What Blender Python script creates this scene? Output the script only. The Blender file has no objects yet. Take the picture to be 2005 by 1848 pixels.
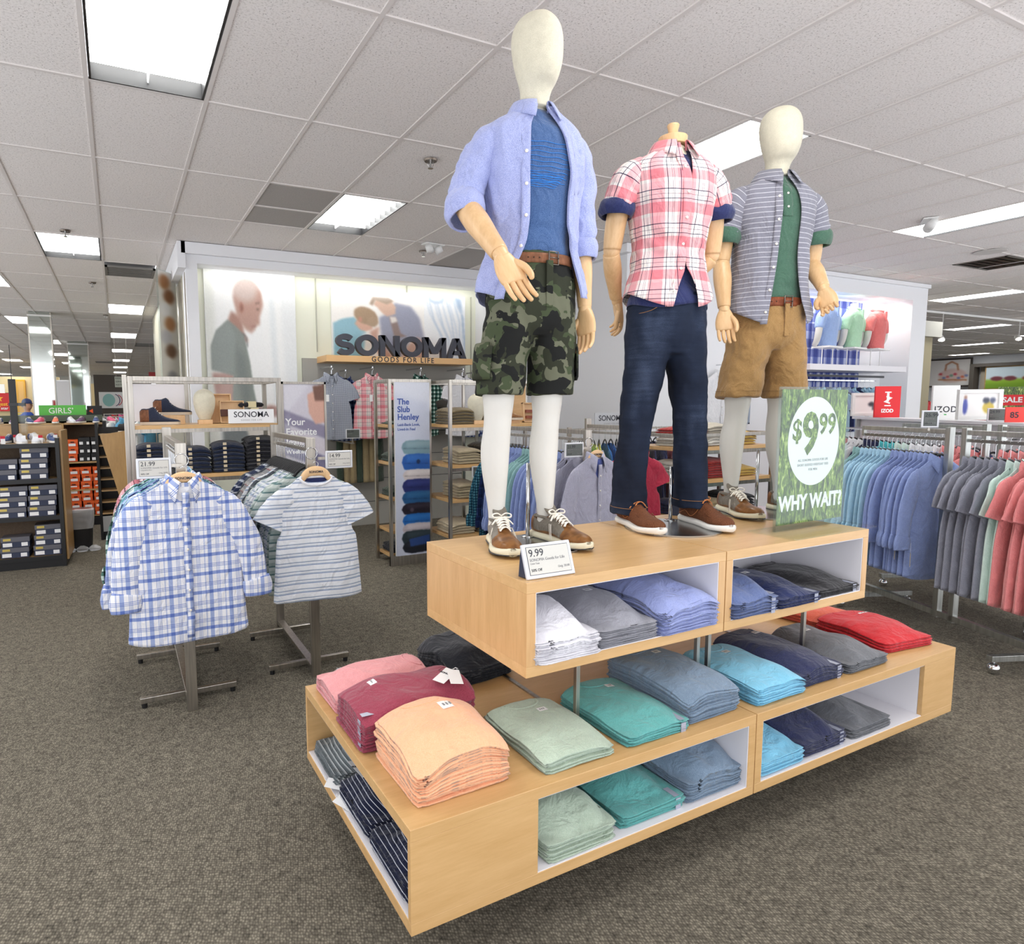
import bpy, math, random
from math import sin, cos, pi, radians as rad, sqrt
from mathutils import Vector, Matrix, noise

# ---------------------------------------------------------------- camera, world, exposure
scn = bpy.context.scene
COL = scn.collection
YAW, PIT, ROL = .4587, .1041, -.0063
_F = Vector((sin(YAW)*cos(PIT), cos(YAW)*cos(PIT), -sin(PIT)))
_R = Vector((cos(YAW), -sin(YAW), 0)); _U = _R.cross(_F)
_r = cos(ROL)*_R + sin(ROL)*_U; _u = -sin(ROL)*_R + cos(ROL)*_U
cd = bpy.data.cameras.new('camera'); cam = bpy.data.objects.new('camera', cd); COL.objects.link(cam)
cam.matrix_world = Matrix(((_r.x, _u.x, -_F.x, 0), (_r.y, _u.y, -_F.y, 0), (_r.z, _u.z, -_F.z, 1.55), (0, 0, 0, 1)))
cd.sensor_width = 36; cd.lens = 36*1267.6/2005; cd.shift_x = .07175; cd.clip_end = 200; cd.clip_start = .05
scn.camera = cam
wd = bpy.data.worlds.new('world'); scn.world = wd; wd.use_nodes = True
wd.node_tree.nodes['Background'].inputs[0].default_value = (.93, .95, 1, 1)
wd.node_tree.nodes['Background'].inputs[1].default_value = 2.0  # ambient fill added from the open rear to lift the ceiling; no store lamp
scn.view_settings.view_transform = 'Standard'; scn.view_settings.look = 'None'
scn.view_settings.exposure = 0.02; scn.view_settings.gamma = 1; scn.view_settings.use_curve_mapping = False
PANEL = 13.0      # brightness of the fluorescent ceiling panels

# ---------------------------------------------------------------- materials
def lin(c):
    return tuple(((x/255)/12.92 if x/255 <= .04045 else ((x/255+.055)/1.055)**2.4) for x in c[:3]) + (1,)
MATS = {}
def nt(name):
    m = bpy.data.materials.new(name); m.use_nodes = True
    t = m.node_tree; b = t.nodes['Principled BSDF']
    return m, t, b, t.nodes.new, t.links.new
def plain(name, c, rough=.5, metal=0, emit=None, es=0, alpha=None, trans=0, ior=1.45, spec=.5):
    if name in MATS: return MATS[name]
    m, t, b, N, L = nt(name)
    b.inputs['Base Color'].default_value = lin(c); b.inputs['Roughness'].default_value = rough
    b.inputs['Metallic'].default_value = metal; b.inputs['Specular IOR Level'].default_value = spec
    if emit: b.inputs['Emission Color'].default_value = lin(emit); b.inputs['Emission Strength'].default_value = es
    if trans: b.inputs['Transmission Weight'].default_value = trans; b.inputs['IOR'].default_value = ior
    MATS[name] = m; return m
def ramp(t, stops, const=False):
    r = t.nodes.new('ShaderNodeValToRGB'); e = r.color_ramp.elements
    if const: r.color_ramp.interpolation = 'CONSTANT'
    while len(e) < len(stops): e.new(.5)
    for k, (p, c) in enumerate(stops): e[k].position = p; e[k].color = c if len(c) == 4 else lin(c)
    return r
def addbump(t, b, src, strength, dist=.002, wr=None):
    bp = t.nodes.new('ShaderNodeBump'); bp.inputs['Strength'].default_value = strength; bp.inputs['Distance'].default_value = dist
    t.links.new(src, bp.inputs['Height']); t.links.new(bp.outputs[0], b.inputs['Normal'])
    if wr:   # soft creases
        n = t.nodes.new('ShaderNodeTexNoise'); n.inputs['Scale'].default_value = wr[0]; n.inputs['Detail'].default_value = 3; n.inputs['Roughness'].default_value = .55; n.inputs['Distortion'].default_value = 1.1
        mp = t.nodes.new('ShaderNodeMapping'); mp.inputs['Scale'].default_value = wr[2]; t.links.new(coords(t), mp.inputs[0]); t.links.new(mp.outputs[0], n.inputs['Vector'])
        b2 = t.nodes.new('ShaderNodeBump'); b2.inputs['Strength'].default_value = wr[1]; b2.inputs['Distance'].default_value = .03; t.links.new(n.outputs['Fac'], b2.inputs['Height']); t.links.new(b2.outputs[0], bp.inputs['Normal'])
def noi(t, vec, scale, detail=2, rough=.5, stretch=None):
    n = t.nodes.new('ShaderNodeTexNoise'); n.inputs['Scale'].default_value = scale
    n.inputs['Detail'].default_value = detail; n.inputs['Roughness'].default_value = rough
    if stretch:
        mp = t.nodes.new('ShaderNodeMapping'); mp.inputs['Scale'].default_value = stretch
        t.links.new(vec, mp.inputs[0]); vec = mp.outputs[0]
    t.links.new(vec, n.inputs['Vector']); return n.outputs['Fac']
def coords(t, kind='Object'):
    return t.nodes.new('ShaderNodeTexCoord').outputs[kind]
def cloth(name, c, c2=None, heather=.5, scale=900, rough=.9, sheen=.25):
    """knitted or woven plain cloth, c2 = the second yarn colour"""
    if name in MATS: return MATS[name]
    m, t, b, N, L = nt(name)
    if c2 is None: c2 = tuple(min(255, int(x*1.12+8)) for x in c)
    co = coords(t); f = noi(t, co, scale, 2, .6, (1, 1, .55)); f2 = noi(t, co, 40, 2)
    r = ramp(t, [(.5-heather*.22, c), (.5+heather*.22, c2)]); L(f, r.inputs[0])
    mx = N('ShaderNodeMix'); mx.data_type = 'RGBA'; mx.blend_type = 'MULTIPLY'; mx.inputs[0].default_value = .18
    L(r.outputs[0], mx.inputs[6]); r2 = ramp(t, [(.3, (200, 200, 200)), (.7, (255, 255, 255))]); L(f2, r2.inputs[0]); L(r2.outputs[0], mx.inputs[7])
    L(mx.outputs[2], b.inputs['Base Color'])
    b.inputs['Roughness'].default_value = rough; b.inputs['Sheen Weight'].default_value = sheen
    b.inputs['Specular IOR Level'].default_value = .15
    addbump(t, b, f, .25, .0015, (12, .52, (1, 1, .7)) if sheen > .12 else None)
    MATS[name] = m; return m
def stripes(t, src, period, bands, off=0):
    """fract(src/period) into a constant ramp: bands = [(position, rgb)...]"""
    N, L = t.nodes.new, t.links.new
    a = N('ShaderNodeMath'); a.operation = 'MULTIPLY_ADD'; a.inputs[1].default_value = 1/period; a.inputs[2].default_value = off
    L(src, a.inputs[0]); f = N('ShaderNodeMath'); f.operation = 'FRACT'; L(a.outputs[0], f.inputs[0])
    r = ramp(t, bands, True); L(f.outputs[0], r.inputs[0]); return r.outputs[0]
def plaid(name, base, warp, weft, pw, pf, rough=.9, mode='MULTIPLY', offw=0, offf=0):
    """woven check over the UV map (metres)"""
    if name in MATS: return MATS[name]
    m, t, b, N, L = nt(name)
    uv = coords(t, 'UV'); s = N('ShaderNodeSeparateXYZ'); L(uv, s.inputs[0])
    n = noi(t, uv, 6, 1); 
    mx = N('ShaderNodeMix'); mx.data_type = 'RGBA'; mx.blend_type = mode; mx.inputs[0].default_value = 1 if mode == 'MULTIPLY' else .5
    a = stripes(t, s.outputs[0], pw, warp, offw) if warp else None
    c = stripes(t, s.outputs[1], pf, weft, offf) if weft else None
    if a is not None and c is not None: L(a, mx.inputs[6]); L(c, mx.inputs[7]); out = mx.outputs[2]
    else: out = a if a is not None else c
    m2 = N('ShaderNodeMix'); m2.data_type = 'RGBA'; m2.blend_type = 'MULTIPLY'; m2.inputs[0].default_value = .3
    f = noi(t, uv, 900, 2, .6); r2 = ramp(t, [(.35, (150, 150, 150)), (.65, (255, 255, 255))]); L(f, r2.inputs[0])
    L(out, m2.inputs[6]); L(r2.outputs[0], m2.inputs[7]); L(m2.outputs[2], b.inputs['Base Color'])
    b.inputs['Roughness'].default_value = rough; b.inputs['Sheen Weight'].default_value = .2; b.inputs['Specular IOR Level'].default_value = .15
    addbump(t, b, f, .2, .001, (12, .65, (1, 1, .6)))
    MATS[name] = m; return m
def woodmat(name, c1, c2, stretch=(1.2, 14, 14), rough=.35, coat=.15):
    if name in MATS: return MATS[name]
    m, t, b, N, L = nt(name)
    co = coords(t); a = noi(t, co, 2.2, 3, .5, stretch); g = noi(t, co, 12, 4, .65, stretch)
    mx = N('ShaderNodeMix'); mx.data_type = 'FLOAT'; mx.inputs[0].default_value = .4; L(a, mx.inputs[2]); L(g, mx.inputs[3])
    r = ramp(t, [(.3, c1), (.7, c2)]); L(mx.outputs[0], r.inputs[0]); L(r.outputs[0], b.inputs['Base Color'])
    b.inputs['Roughness'].default_value = rough; b.inputs['Coat Weight'].default_value = coat; b.inputs['Coat Roughness'].default_value = .25
    MATS[name] = m; return m
def brushed(name, c, rough=.32):
    if name in MATS: return MATS[name]
    m, t, b, N, L = nt(name)
    co = coords(t); g = noi(t, co, 60, 2, .6, (1, 1, .06)); r = ramp(t, [(.3, tuple(int(x*.85) for x in c)), (.7, c)]); L(g, r.inputs[0])
    L(r.outputs[0], b.inputs['Base Color']); b.inputs['Metallic'].default_value = 1; b.inputs['Roughness'].default_value = rough
    MATS[name] = m; return m
MAPLE = woodmat('maple laminate', (200, 158, 102), (220, 180, 126), (1.2, 12, 12))
MAPLE_V = woodmat('maple laminate upright grain', (194, 150, 96), (218, 176, 122), (9, 9, .9))
MAPLE_EDGE = plain('maple edge band', (232, 186, 128), .4)
LINER = plain('white laminate', (232, 230, 234), .45)
STEEL = brushed('brushed nickel', (196, 190, 180))
CHROME = plain('chrome', (210, 212, 214), .12, 1)
CHROMED = plain('satin chrome', (150, 152, 150), .3, 1)
BLACKP = plain('black plastic', (24, 24, 26), .4)
DARKP = plain('charcoal plastic', (52, 54, 58), .5)
WHITEP = plain('white plastic', (238, 238, 236), .4)
PAPER = plain('white paper', (240, 240, 240), .7)
INK = plain('dark ink', (52, 54, 62), .7)
GREYINK = plain('grey ink', (140, 140, 142), .7)
LCD = plain('e-ink screen', (206, 204, 196), .35)
NATURAL = woodmat('natural beech', (214, 172, 124), (234, 198, 152), (9, 9, 1.2), .45, .1)
WALLW = plain('white painted wall', (236, 237, 240), .6)
CREAMW = plain('cream back panel', (238, 240, 222), .6)

# ---------------------------------------------------------------- mesh helpers
def link(o, parent=None):
    COL.objects.link(o)
    if parent is not None: o.parent = parent
    return o
def mesh(name, v, f, m, parent=None, uv=None, smooth=True, mats=None, fm=None, loc=None, rot=None):
    me = bpy.data.meshes.new(name); me.from_pydata([tuple(p) for p in v], [], f); me.update()
    if m is not None: me.materials.append(m)
    if mats:
        for x in mats: me.materials.append(x)
        if fm: me.polygons.foreach_set('material_index', fm)
    if smooth: me.polygons.foreach_set('use_smooth', [True]*len(me.polygons))
    if uv:
        lay = me.uv_layers.new(name='UVMap'); idx = [0]*len(me.loops); me.loops.foreach_get('vertex_index', idx)
        lay.data.foreach_set('uv', [c for i in idx for c in uv[i]])
    o = bpy.data.objects.new(name, me); link(o, parent)
    if loc is not None: o.location = loc
    if rot is not None: o.rotation_euler = rot
    return o
def tag(o, label=None, cat=None, group=None, kind=None):
    if label: o['label'] = label
    if cat: o['category'] = cat
    if group: o['group'] = group
    if kind: o['kind'] = kind
    return o
def thing(name, label, cat, loc=(0, 0, 0), rz=0, group=None, rot=None):
    o = bpy.data.objects.new(name, None); COL.objects.link(o); o.empty_display_size = .05
    o.location = loc; o.rotation_euler = rot if rot else (0, 0, rz)
    return tag(o, label, cat, group)
def dup(root, loc=None, rz=None, label=None, group=None):
    r = root.copy(); COL.objects.link(r)
    if loc is not None: r.location = loc
    if rz is not None: r.rotation_euler = (0, 0, rz)
    if label: r['label'] = label
    if group: r['group'] = group
    for ch in list(root.children):
        c = ch.copy(); COL.objects.link(c); c.parent = r
        for g in list(ch.children):
            d = g.copy(); COL.objects.link(d); d.parent = c
    return r
def bxs(boxes):
    """boxes [(x0,x1,y0,y1,z0,z1)...] -> verts, faces"""
    v, f = [], []
    for (x0, x1, y0, y1, z0, z1) in boxes:
        n = len(v); v += [(x0, y0, z0), (x1, y0, z0), (x1, y1, z0), (x0, y1, z0), (x0, y0, z1), (x1, y0, z1), (x1, y1, z1), (x0, y1, z1)]
        f += [[n+i for i in q] for q in ((0, 3, 2, 1), (4, 5, 6, 7), (0, 1, 5, 4), (1, 2, 6, 5), (2, 3, 7, 6), (3, 0, 4, 7))]
    return v, f
def box(name, b, m, parent=None, bev=0, **k):
    v, f = bxs(b if isinstance(b, list) else [b]); o = mesh(name, v, f, m, parent, smooth=False, **k)
    if bev:
        md = o.modifiers.new('bevel', 'BEVEL'); md.width = bev; md.segments = 2; md.limit_method = 'ANGLE'
    return o
def cint(keys, t):
    """Catmull-Rom through keys (tuples) at t in 0..1"""
    n = len(keys)-1; x = min(max(t, 0), 1)*n; i = min(int(x), n-1); u = x-i
    p0, p1, p2, p3 = keys[max(i-1, 0)], keys[i], keys[i+1], keys[min(i+2, n)]
    return tuple(.5*((2*b)+(-a+c)*u+(2*a-5*b+4*c-d)*u*u+(-a+3*b-3*c+d)*u**3) for a, b, c, d in zip(p0, p1, p2, p3))
def pint(keys, z):
    """piecewise smooth interpolation of rows (z, a, b, c...) by z"""
    if z <= keys[0][0]: return keys[0][1:]
    if z >= keys[-1][0]: return keys[-1][1:]
    for i in range(len(keys)-1):
        if keys[i][0] <= z <= keys[i+1][0]:
            u = (z-keys[i][0])/(keys[i+1][0]-keys[i][0])
            k0, k1, k2, k3 = keys[max(i-1, 0)], keys[i], keys[i+1], keys[min(i+2, len(keys)-1)]
            h = k2[0]-k1[0]; out = []
            for j in range(1, len(k1)):
                m1 = (k2[j]-k0[j])/(k2[0]-k0[0]) if i > 0 else (k2[j]-k1[j])/h
                m2 = (k3[j]-k1[j])/(k3[0]-k1[0]) if i+2 < len(keys) else (k2[j]-k1[j])/h
                out.append((2*u**3-3*u*u+1)*k1[j]+(u**3-2*u*u+u)*h*m1+(-2*u**3+3*u*u)*k2[j]+(u**3-u*u)*h*m2)
            return tuple(out)
def sgnp(a, e): return math.copysign(abs(a)**e, a)
def ringpt(cx, cy, rx, ry, th, e=1):
    """th measured from the front (-y) towards +x; e<1 gives a squarer section"""
    return cx+rx*sgnp(sin(th), e), cy-ry*sgnp(cos(th), e)
def loft(keys, n=32, m=None, e=1, disp=None, caps=(True, True)):
    """keys rows (z, rx, ry, cx, cy): closed surface"""
    m = m or 4*len(keys); z0, z1 = keys[0][0], keys[-1][0]; v, f, uv = [], [], []
    for j in range(m+1):
        z = z0+(z1-z0)*j/m; rx, ry, cx, cy = pint(keys, z)
        for i in range(n):
            th = 2*pi*i/n; d = disp(th, z) if disp else 0
            x, y = ringpt(cx, cy, rx+d, ry+d, th, e); v.append((x, y, z)); uv.append((((i/n+.5) % 1-.5)*2*pi*.15, z))
    for j in range(m):
        for i in range(n):
            a, b = j*n+i, j*n+(i+1) % n; f.append([a, b, b+n, a+n])
    if caps[0]: f.append(list(range(n))[::-1])
    if caps[1]: f.append([m*n+i for i in range(n)])
    return v, f, uv
def tube(path, rad_, n=12, m=None, caps=True, up=(0, 0, 1), disp=None, sm=True, closed=False):
    """path points, rad_ list of r or (ra, rb); swept with parallel frames"""
    rr = [(r, r) if not isinstance(r, tuple) else r for r in rad_]
    if len(rr) == 1: rr = rr*len(path)
    m = m or (len(path)-1)*4
    if not sm: pts = [Vector(p) for p in path]; rs = rr; m = len(path)-1
    else:
        pts = [Vector(cint(path, j/m)) for j in range(m+1)]; rs = [cint(rr, j/m) for j in range(m+1)]
    v, f, uv = [], [], []; prev = None; d = 0
    for j in range(m+1):
        tg = (pts[min(j+1, m)]-pts[max(j-1, 0)]).normalized()
        if prev is None:
            a = Vector(up).cross(tg)
            if a.length < 1e-3: a = Vector((1, 0, 0)).cross(tg)
            a.normalize()
        else: a = (prev-tg*prev.dot(tg)).normalized()
        b = tg.cross(a); prev = a
        if j: d += (pts[j]-pts[j-1]).length
        for i in range(n):
            th = 2*pi*i/n; q = disp(th, j/m) if disp else 0
            v.append(pts[j]+a*cos(th)*(rs[j][0]+q)+b*sin(th)*(rs[j][1]+q)); uv.append((i/n*2*pi*max(rs[0]), d))
    for j in range(m):
        for i in range(n):
            p, q = j*n+i, j*n+(i+1) % n; f.append([p, q, q+n, p+n])
    if caps: f.append(list(range(n))[::-1]); f.append([m*n+i for i in range(n)])
    return v, f, uv
def ballend(path, r, n=12, m=None, k=1.0):
    """radii list for a tube with rounded ends: returns path, radii"""
    P = [Vector(p) for p in path]; a = (P[0]-P[1]).normalized(); b = (P[-1]-P[-2]).normalized()
    rr = [x if isinstance(x, tuple) else (x, x) for x in (r if isinstance(r, list) else [r]*len(path))]
    def sc(t, s): return (t[0]*s, t[1]*s)
    r0, r1 = max(rr[0])*k, max(rr[-1])*k
    path2 = [P[0]+a*r0, P[0]+a*r0*.86, P[0]+a*r0*.5]+P+[P[-1]+b*r1*.5, P[-1]+b*r1*.86, P[-1]+b*r1]
    rad2 = [sc(rr[0], .05), sc(rr[0], .5), sc(rr[0], .86)]+rr+[sc(rr[-1], .86), sc(rr[-1], .5), sc(rr[-1], .05)]
    return path2, rad2
def cat(*parts):
    v, f, uv = [], [], []
    for p in parts:
        n = len(v); v += list(p[0]); f += [[i+n for i in q] for q in p[1]]; uv += list(p[2]) if len(p) > 2 else [(0, 0)]*len(p[0])
    return v, f, uv
def xf(p, M):
    return ([M @ Vector(q) for q in p[0]],)+tuple(p[1:])
def put(name, p, m, parent=None, **k):
    return mesh(name, p[0], p[1], m, parent, uv=(p[2] if len(p) > 2 else None), **k)
def solid(o, t):
    md = o.modifiers.new('solidify', 'SOLIDIFY'); md.thickness = t; md.offset = 0; return o
def cyl(r, z0, z1, n=24, cx=0, cy=0, r2=None):
    r2 = r if r2 is None else r2
    v = [(cx+r*cos(2*pi*i/n), cy+r*sin(2*pi*i/n), z0) for i in range(n)]+[(cx+r2*cos(2*pi*i/n), cy+r2*sin(2*pi*i/n), z1) for i in range(n)]
    f = [[i, (i+1) % n, n+(i+1) % n, n+i] for i in range(n)]+[list(range(n))[::-1], list(range(n, 2*n))]
    return v, f, [(0, 0)]*(2*n)
def cylo(name, r, z0, z1, m, parent=None, n=24, bev=.001, **k):
    p = cyl(r, z0, z1, n, **{a: b for a, b in k.items() if a in ('cx', 'cy', 'r2')})
    o = put(name, p, m, parent, smooth=False, **{a: b for a, b in k.items() if a not in ('cx', 'cy', 'r2')})
    md = o.modifiers.new('bevel', 'BEVEL'); md.width = bev; md.segments = 2; md.limit_method = 'ANGLE'
    return o
def nz(x, y, z, s=1.0): return noise.noise(Vector((x*s, y*s, z*s)))
def text(name, s, size, m, parent=None, loc=(0, 0, 0), rot=(pi/2, 0, 0), ext=.0004, bold=0, space=1.0, align='CENTER', sx=1):
    c = bpy.data.curves.new(name, 'FONT'); c.body = s; c.size = size; c.extrude = ext; c.offset = bold; c.space_character = space
    c.align_x = align; c.align_y = 'CENTER'; c.resolution_u = 3
    t = bpy.data.objects.new('tmp', c); COL.objects.link(t); dg = bpy.context.evaluated_depsgraph_get()
    me = bpy.data.meshes.new_from_object(t.evaluated_get(dg)); bpy.data.objects.remove(t); bpy.data.curves.remove(c)
    me.name = name; me.materials.clear(); me.materials.append(m)
    o = bpy.data.objects.new(name, me); link(o, parent); o.location = loc; o.rotation_euler = rot; o.scale = (sx, 1, 1); return o
ORD = ['topmost', 'second', 'third', 'fourth', 'fifth', 'sixth', 'seventh', 'eighth', 'ninth', 'tenth', 'eleventh', 'twelfth', 'thirteenth',
       'fourteenth', 'fifteenth', 'sixteenth', 'seventeenth', 'eighteenth', 'nineteenth', 'twentieth', 'twenty-first', 'twenty-second', 'twenty-third', 'twenty-fourth', 'twenty-fifth',
       'twenty-sixth', 'twenty-seventh', 'twenty-eighth', 'twenty-ninth', 'thirtieth', 'thirty-first', 'thirty-second', 'thirty-third', 'thirty-fourth', 'thirty-fifth']
FST = ['first']+ORD[1:]
# ---------------------------------------------------------------- the room
ZC = 3.295; GX0, GY0 = -.0574, 4.124; TA, TB = .61, 1.22    # ceiling height, grid origin, tile pitch
def carpet():
    m, t, b, N, L = nt('patterned carpet'); co = coords(t)
    w1 = N('ShaderNodeTexVoronoi'); w1.inputs['Scale'].default_value = 125; w1.inputs['Randomness'].default_value = .55; mp = N('ShaderNodeMapping'); mp.inputs['Scale'].default_value = (1, .7, 1); mp.inputs['Rotation'].default_value = (0, 0, .35); L(co, mp.inputs[0]); L(mp.outputs[0], w1.inputs['Vector'])
    f = noi(t, co, 420, 2, .7); h = noi(t, co, 22, 2, .6)
    r = ramp(t, [(.12, (178, 171, 153)), (.5, (116, 110, 98)), (.85, (56, 54, 48))])
    mx = N('ShaderNodeMix'); mx.data_type = 'FLOAT'; mx.inputs[0].default_value = .4; L(w1.outputs['Distance'], mx.inputs[2]); L(f, mx.inputs[3])
    m3 = N('ShaderNodeMath'); m3.operation = 'MULTIPLY_ADD'; m3.inputs[1].default_value = .35; L(h, m3.inputs[0]); L(mx.outputs[0], m3.inputs[2])
    m4 = N('ShaderNodeMath'); m4.operation = 'SUBTRACT'; m4.inputs[1].default_value = .12; L(m3.outputs[0], m4.inputs[0])
    L(m4.outputs[0], r.inputs[0]); L(r.outputs[0], b.inputs['Base Color'])
    b.inputs['Roughness'].default_value = .95; b.inputs['Specular IOR Level'].default_value = .1; addbump(t, b, m4.outputs[0], .6, .004); return m
def tilemat(name, c, c2, sc=1.0):
    m, t, b, N, L = nt(name); co = coords(t); f = noi(t, co, 90*sc, 3, .65); v = N('ShaderNodeTexVoronoi'); v.inputs['Scale'].default_value = 48*sc; L(co, v.inputs['Vector'])
    r = ramp(t, [(.07, c2), (.17, c)]); L(v.outputs['Distance'], r.inputs[0])
    r2 = ramp(t, [(.38, (205, 203, 200)), (.5, (255, 255, 255))]); L(f, r2.inputs[0])
    mx = N('ShaderNodeMix'); mx.data_type = 'RGBA'; mx.blend_type = 'MULTIPLY'; mx.inputs[0].default_value = .5
    L(r.outputs[0], mx.inputs[6]); L(r2.outputs[0], mx.inputs[7]); L(mx.outputs[2], b.inputs['Base Color'])
    b.inputs['Roughness'].default_value = .9; addbump(t, b, f, .3, .003); return m
TILE = tilemat('mineral fibre ceiling tile', (238, 233, 230), (140, 130, 125))
TILEG = tilemat('grey replacement ceiling tile', (178, 174, 170), (140, 136, 132), 2)
GRID = plain('ceiling grid', (222, 216, 212), .5)
fl = mesh('floor', [(-1.8, -.1, 0), (3.2, -.1, 0), (6.8, .7, 0), (34, 4.2, 0), (34, 52, 0), (-16, 52, 0), (-2.6, 4, 0)], [list(range(7))], carpet(), smooth=False); fl['kind'] = 'structure'  # near edges cut short so the world fill reaches the ceiling from below
# fixtures: (column, row) cell of each fluorescent panel
LIT = [(0, -1), (-1, 3), (3, 1), (6, -1), (12, -1), (-3, 5), (9, -3), (3, -3), (-3, -1), (-6, 1), (-6, -3)]
LIT += [(0, j) for j in (7, 11, 15, 19, 23, 27, 31, 35)] + [(-3, j) for j in (9, 13, 17, 21, 25, 29, 33)] + [(-6, j) for j in (5, 8, 12, 16, 20, 24, 28, 32)] + [(-9, j) for j in (10, 14, 18, 22, 26, 30)] + [(-12, j) for j in (16, 20, 24, 28)]
LIT += [(21, 1), (17, -3), (30, 3), (39, 5), (47, 7), (46, 5), (36, 3), (25, -1), (15, 3), (28, 7), (4, 9), (6, 13), (9, 5)]
VENT = [(0, 4), (16, -8), (-4, 8), (1, 13), (-1, 20)]
GREY = [(6, 2)]
holes = set(LIT) | set(VENT)
v, f, fm = [], [], []
def rect(x0, x1, y0, y1, z, mi):
    n = len(v); v.extend([(x0, y0, z), (x0, y1, z), (x1, y1, z), (x1, y0, z)]); f.append([n, n+1, n+2, n+3]); fm.append(mi)
for i in range(-26, 56):
    for j in range(-5, 39):
        if (i, j) in holes: continue
        x0, y0 = GX0+i*TA, GY0+j*TB; mi = 1 if (i, j) in GREY else 0
        if (i, j) == (2, 1):
            rect(x0, x0+TA, y0, y0+TB*.53, ZC+.006, 1); rect(x0, x0+TA, y0+TB*.53, y0+TB, ZC+.006, 1); continue
        rect(x0, x0+TA, y0, y0+TB, ZC+.006, mi)
ce = mesh('ceiling', v, f, TILE, smooth=False, mats=[TILEG], fm=fm); ce['kind'] = 'structure'
bb = []
for i in range(-26, 57): x = GX0+i*TA; bb.append((x-.012, x+.012, GY0-5*TB, GY0+39*TB, ZC-.002, ZC+.012))
for j in range(-5, 40): y = GY0+j*TB; bb.append((GX0-26*TA, GX0+56*TA, y-.012, y+.012, ZC-.0015, ZC+.012))
bb.append((GX0+2*TA, GX0+3*TA, GY0+1.53*TB-.012, GY0+1.53*TB+.012, ZC-.0015, ZC+.012))
tr = box('trim_1', bb, GRID); tr['kind'] = 'structure'
def emis(name, s, c=(255, 255, 252)):
    m, t, b, N, L = nt(name); b.inputs['Base Color'].default_value = (0.8, .8, .8, 1); b.inputs['Emission Color'].default_value = lin(c); b.inputs['Emission Strength'].default_value = s; return m
LAMP = emis('fluorescent lamp glow', PANEL); LAMPF = emis('far fluorescent panel glow', PANEL*.8)
LOUV = plain('white parabolic louvre', (245, 246, 246), .35, 0, (255, 255, 255), .6)  # slight glow added to the louvre blades; the lamp is the diffuser above
def panel(i, j, near):
    x0, y0 = GX0+i*TA+.014, GY0+j*TB+.014; x1, y1 = x0+TA-.028, y0+TB-.028; cx, cy = (x0+x1)/2, (y0+y1)/2
    where = {(0, -1): 'at the top left above the plaid shirts', (-1, 3): 'left, beyond the sprinkler head', (3, 1): 'in front of the poster wall, above the headline sign', (6, -1): 'between the headless torso and the rear mannequin head', (12, -1): 'at the right edge beside the emergency light'}.get((i, j))
    if not where:
        col = [q for q in sorted(set(b for a, b in LIT if a == i and (a, b) not in ((0, -1), (-1, 3), (3, 1), (6, -1), (12, -1))))]
        row = {0: 'over the left aisle', -3: 'one row left of the aisle', -6: 'two rows left of the aisle', -9: 'three rows left of the aisle', -12: 'four rows left of the aisle'}.get(i, 'far right, about %.0f metres off' % (GX0+i*TA))
        where = row+', '+FST[col.index(j)]+' from the camera'
    lab = 'fluorescent ceiling panel '+where
    t = thing('ceiling_light', lab, 'ceiling light', (cx, cy, ZC), group='fluorescent ceiling panels')
    hx, hy = (x1-x0)/2, (y1-y0)/2
    if near:
        box('housing', [(-hx, -hx+.012, -hy, hy, 0, .1), (hx-.012, hx, -hy, hy, 0, .1), (-hx, hx, -hy, -hy+.012, 0, .1), (-hx, hx, hy-.012, hy, 0, .1)], BLACKP if i in (0, 3, 12, -1) else WHITEP, t)
        box('diffuser', (-hx+.012, hx-.012, -hy+.012, hy-.012, .085, .09), LAMP, t)
        b = [(-.004, .004, -hy+.014, hy-.014, .03, .08)]
        for k in range(1, 9): y = -hy+2*hy*k/9; b.append((-hx+.012, hx-.012, y-.003, y+.003, .035, .08))
        box('louvre', b, LOUV, t)
    else:
        box('housing', [(-hx, -hx+.01, -hy, hy, 0, .03), (hx-.01, hx, -hy, hy, 0, .03)], DARKP, t)
        box('diffuser', (-hx+.01, hx-.01, -hy, hy, .012, .018), LAMPF, t)
for (i, j) in LIT: panel(i, j, (i, j) in ((0, -1), (-1, 3), (3, 1), (6, -1)))
VM = plain('grey vent metal', (120, 116, 110), .5)
for k, (i, j) in enumerate(VENT):
    x0, y0 = GX0+i*TA, GY0+j*TB
    if k == 1: x0, y0 = 10.15-TA/2, 4.45-TB/2
    t = thing('ceiling_vent', ['louvred air vent in the ceiling left of the poster wall', 'louvred air vent in the ceiling at the right edge', 'louvred air vent above the left aisle', 'small far air vent over the girls department', 'farthest air vent near the restrooms sign'][k], 'air vent', (x0+TA/2, y0+TB/2, ZC), group='ceiling air vents')
    hx, hy = (.42, .29) if k == 1 else (TA/2-.012, TB/2-.012 if k else TB/4)
    box('backing', (-TA/2, TA/2, -TB/2, TB/2, .09, .1) if k != 1 else (-hx, hx, -hy, hy, .0, .004), BLACKP, t)
    box('frame', [(-hx, hx, -hy, -hy+.03, -.004, .02), (-hx, hx, hy-.03, hy, -.004, .02), (-hx, -hx+.03, -hy, hy, -.004, .02), (hx-.03, hx, -hy, hy, -.004, .02)], VM, t)
    for q in range(6):
        y = -hy+.05+q*(2*hy-.1)/5; box('slat', (-hx+.03, hx-.03, y-.012, y+.012, .0, .03), VM, t)
if True:
    t = GX0+0*TA
    o = box('ceiling_tile', (GX0, GX0+TA, GY0+4*TB+.92, GY0+5*TB, ZC+.002, ZC+.008), TILE); tag(o, 'cut down ceiling tile behind the left air vent', 'ceiling tile')
SPK = plain('sprinkler metal', (120, 110, 100), .3, 1)
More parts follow.
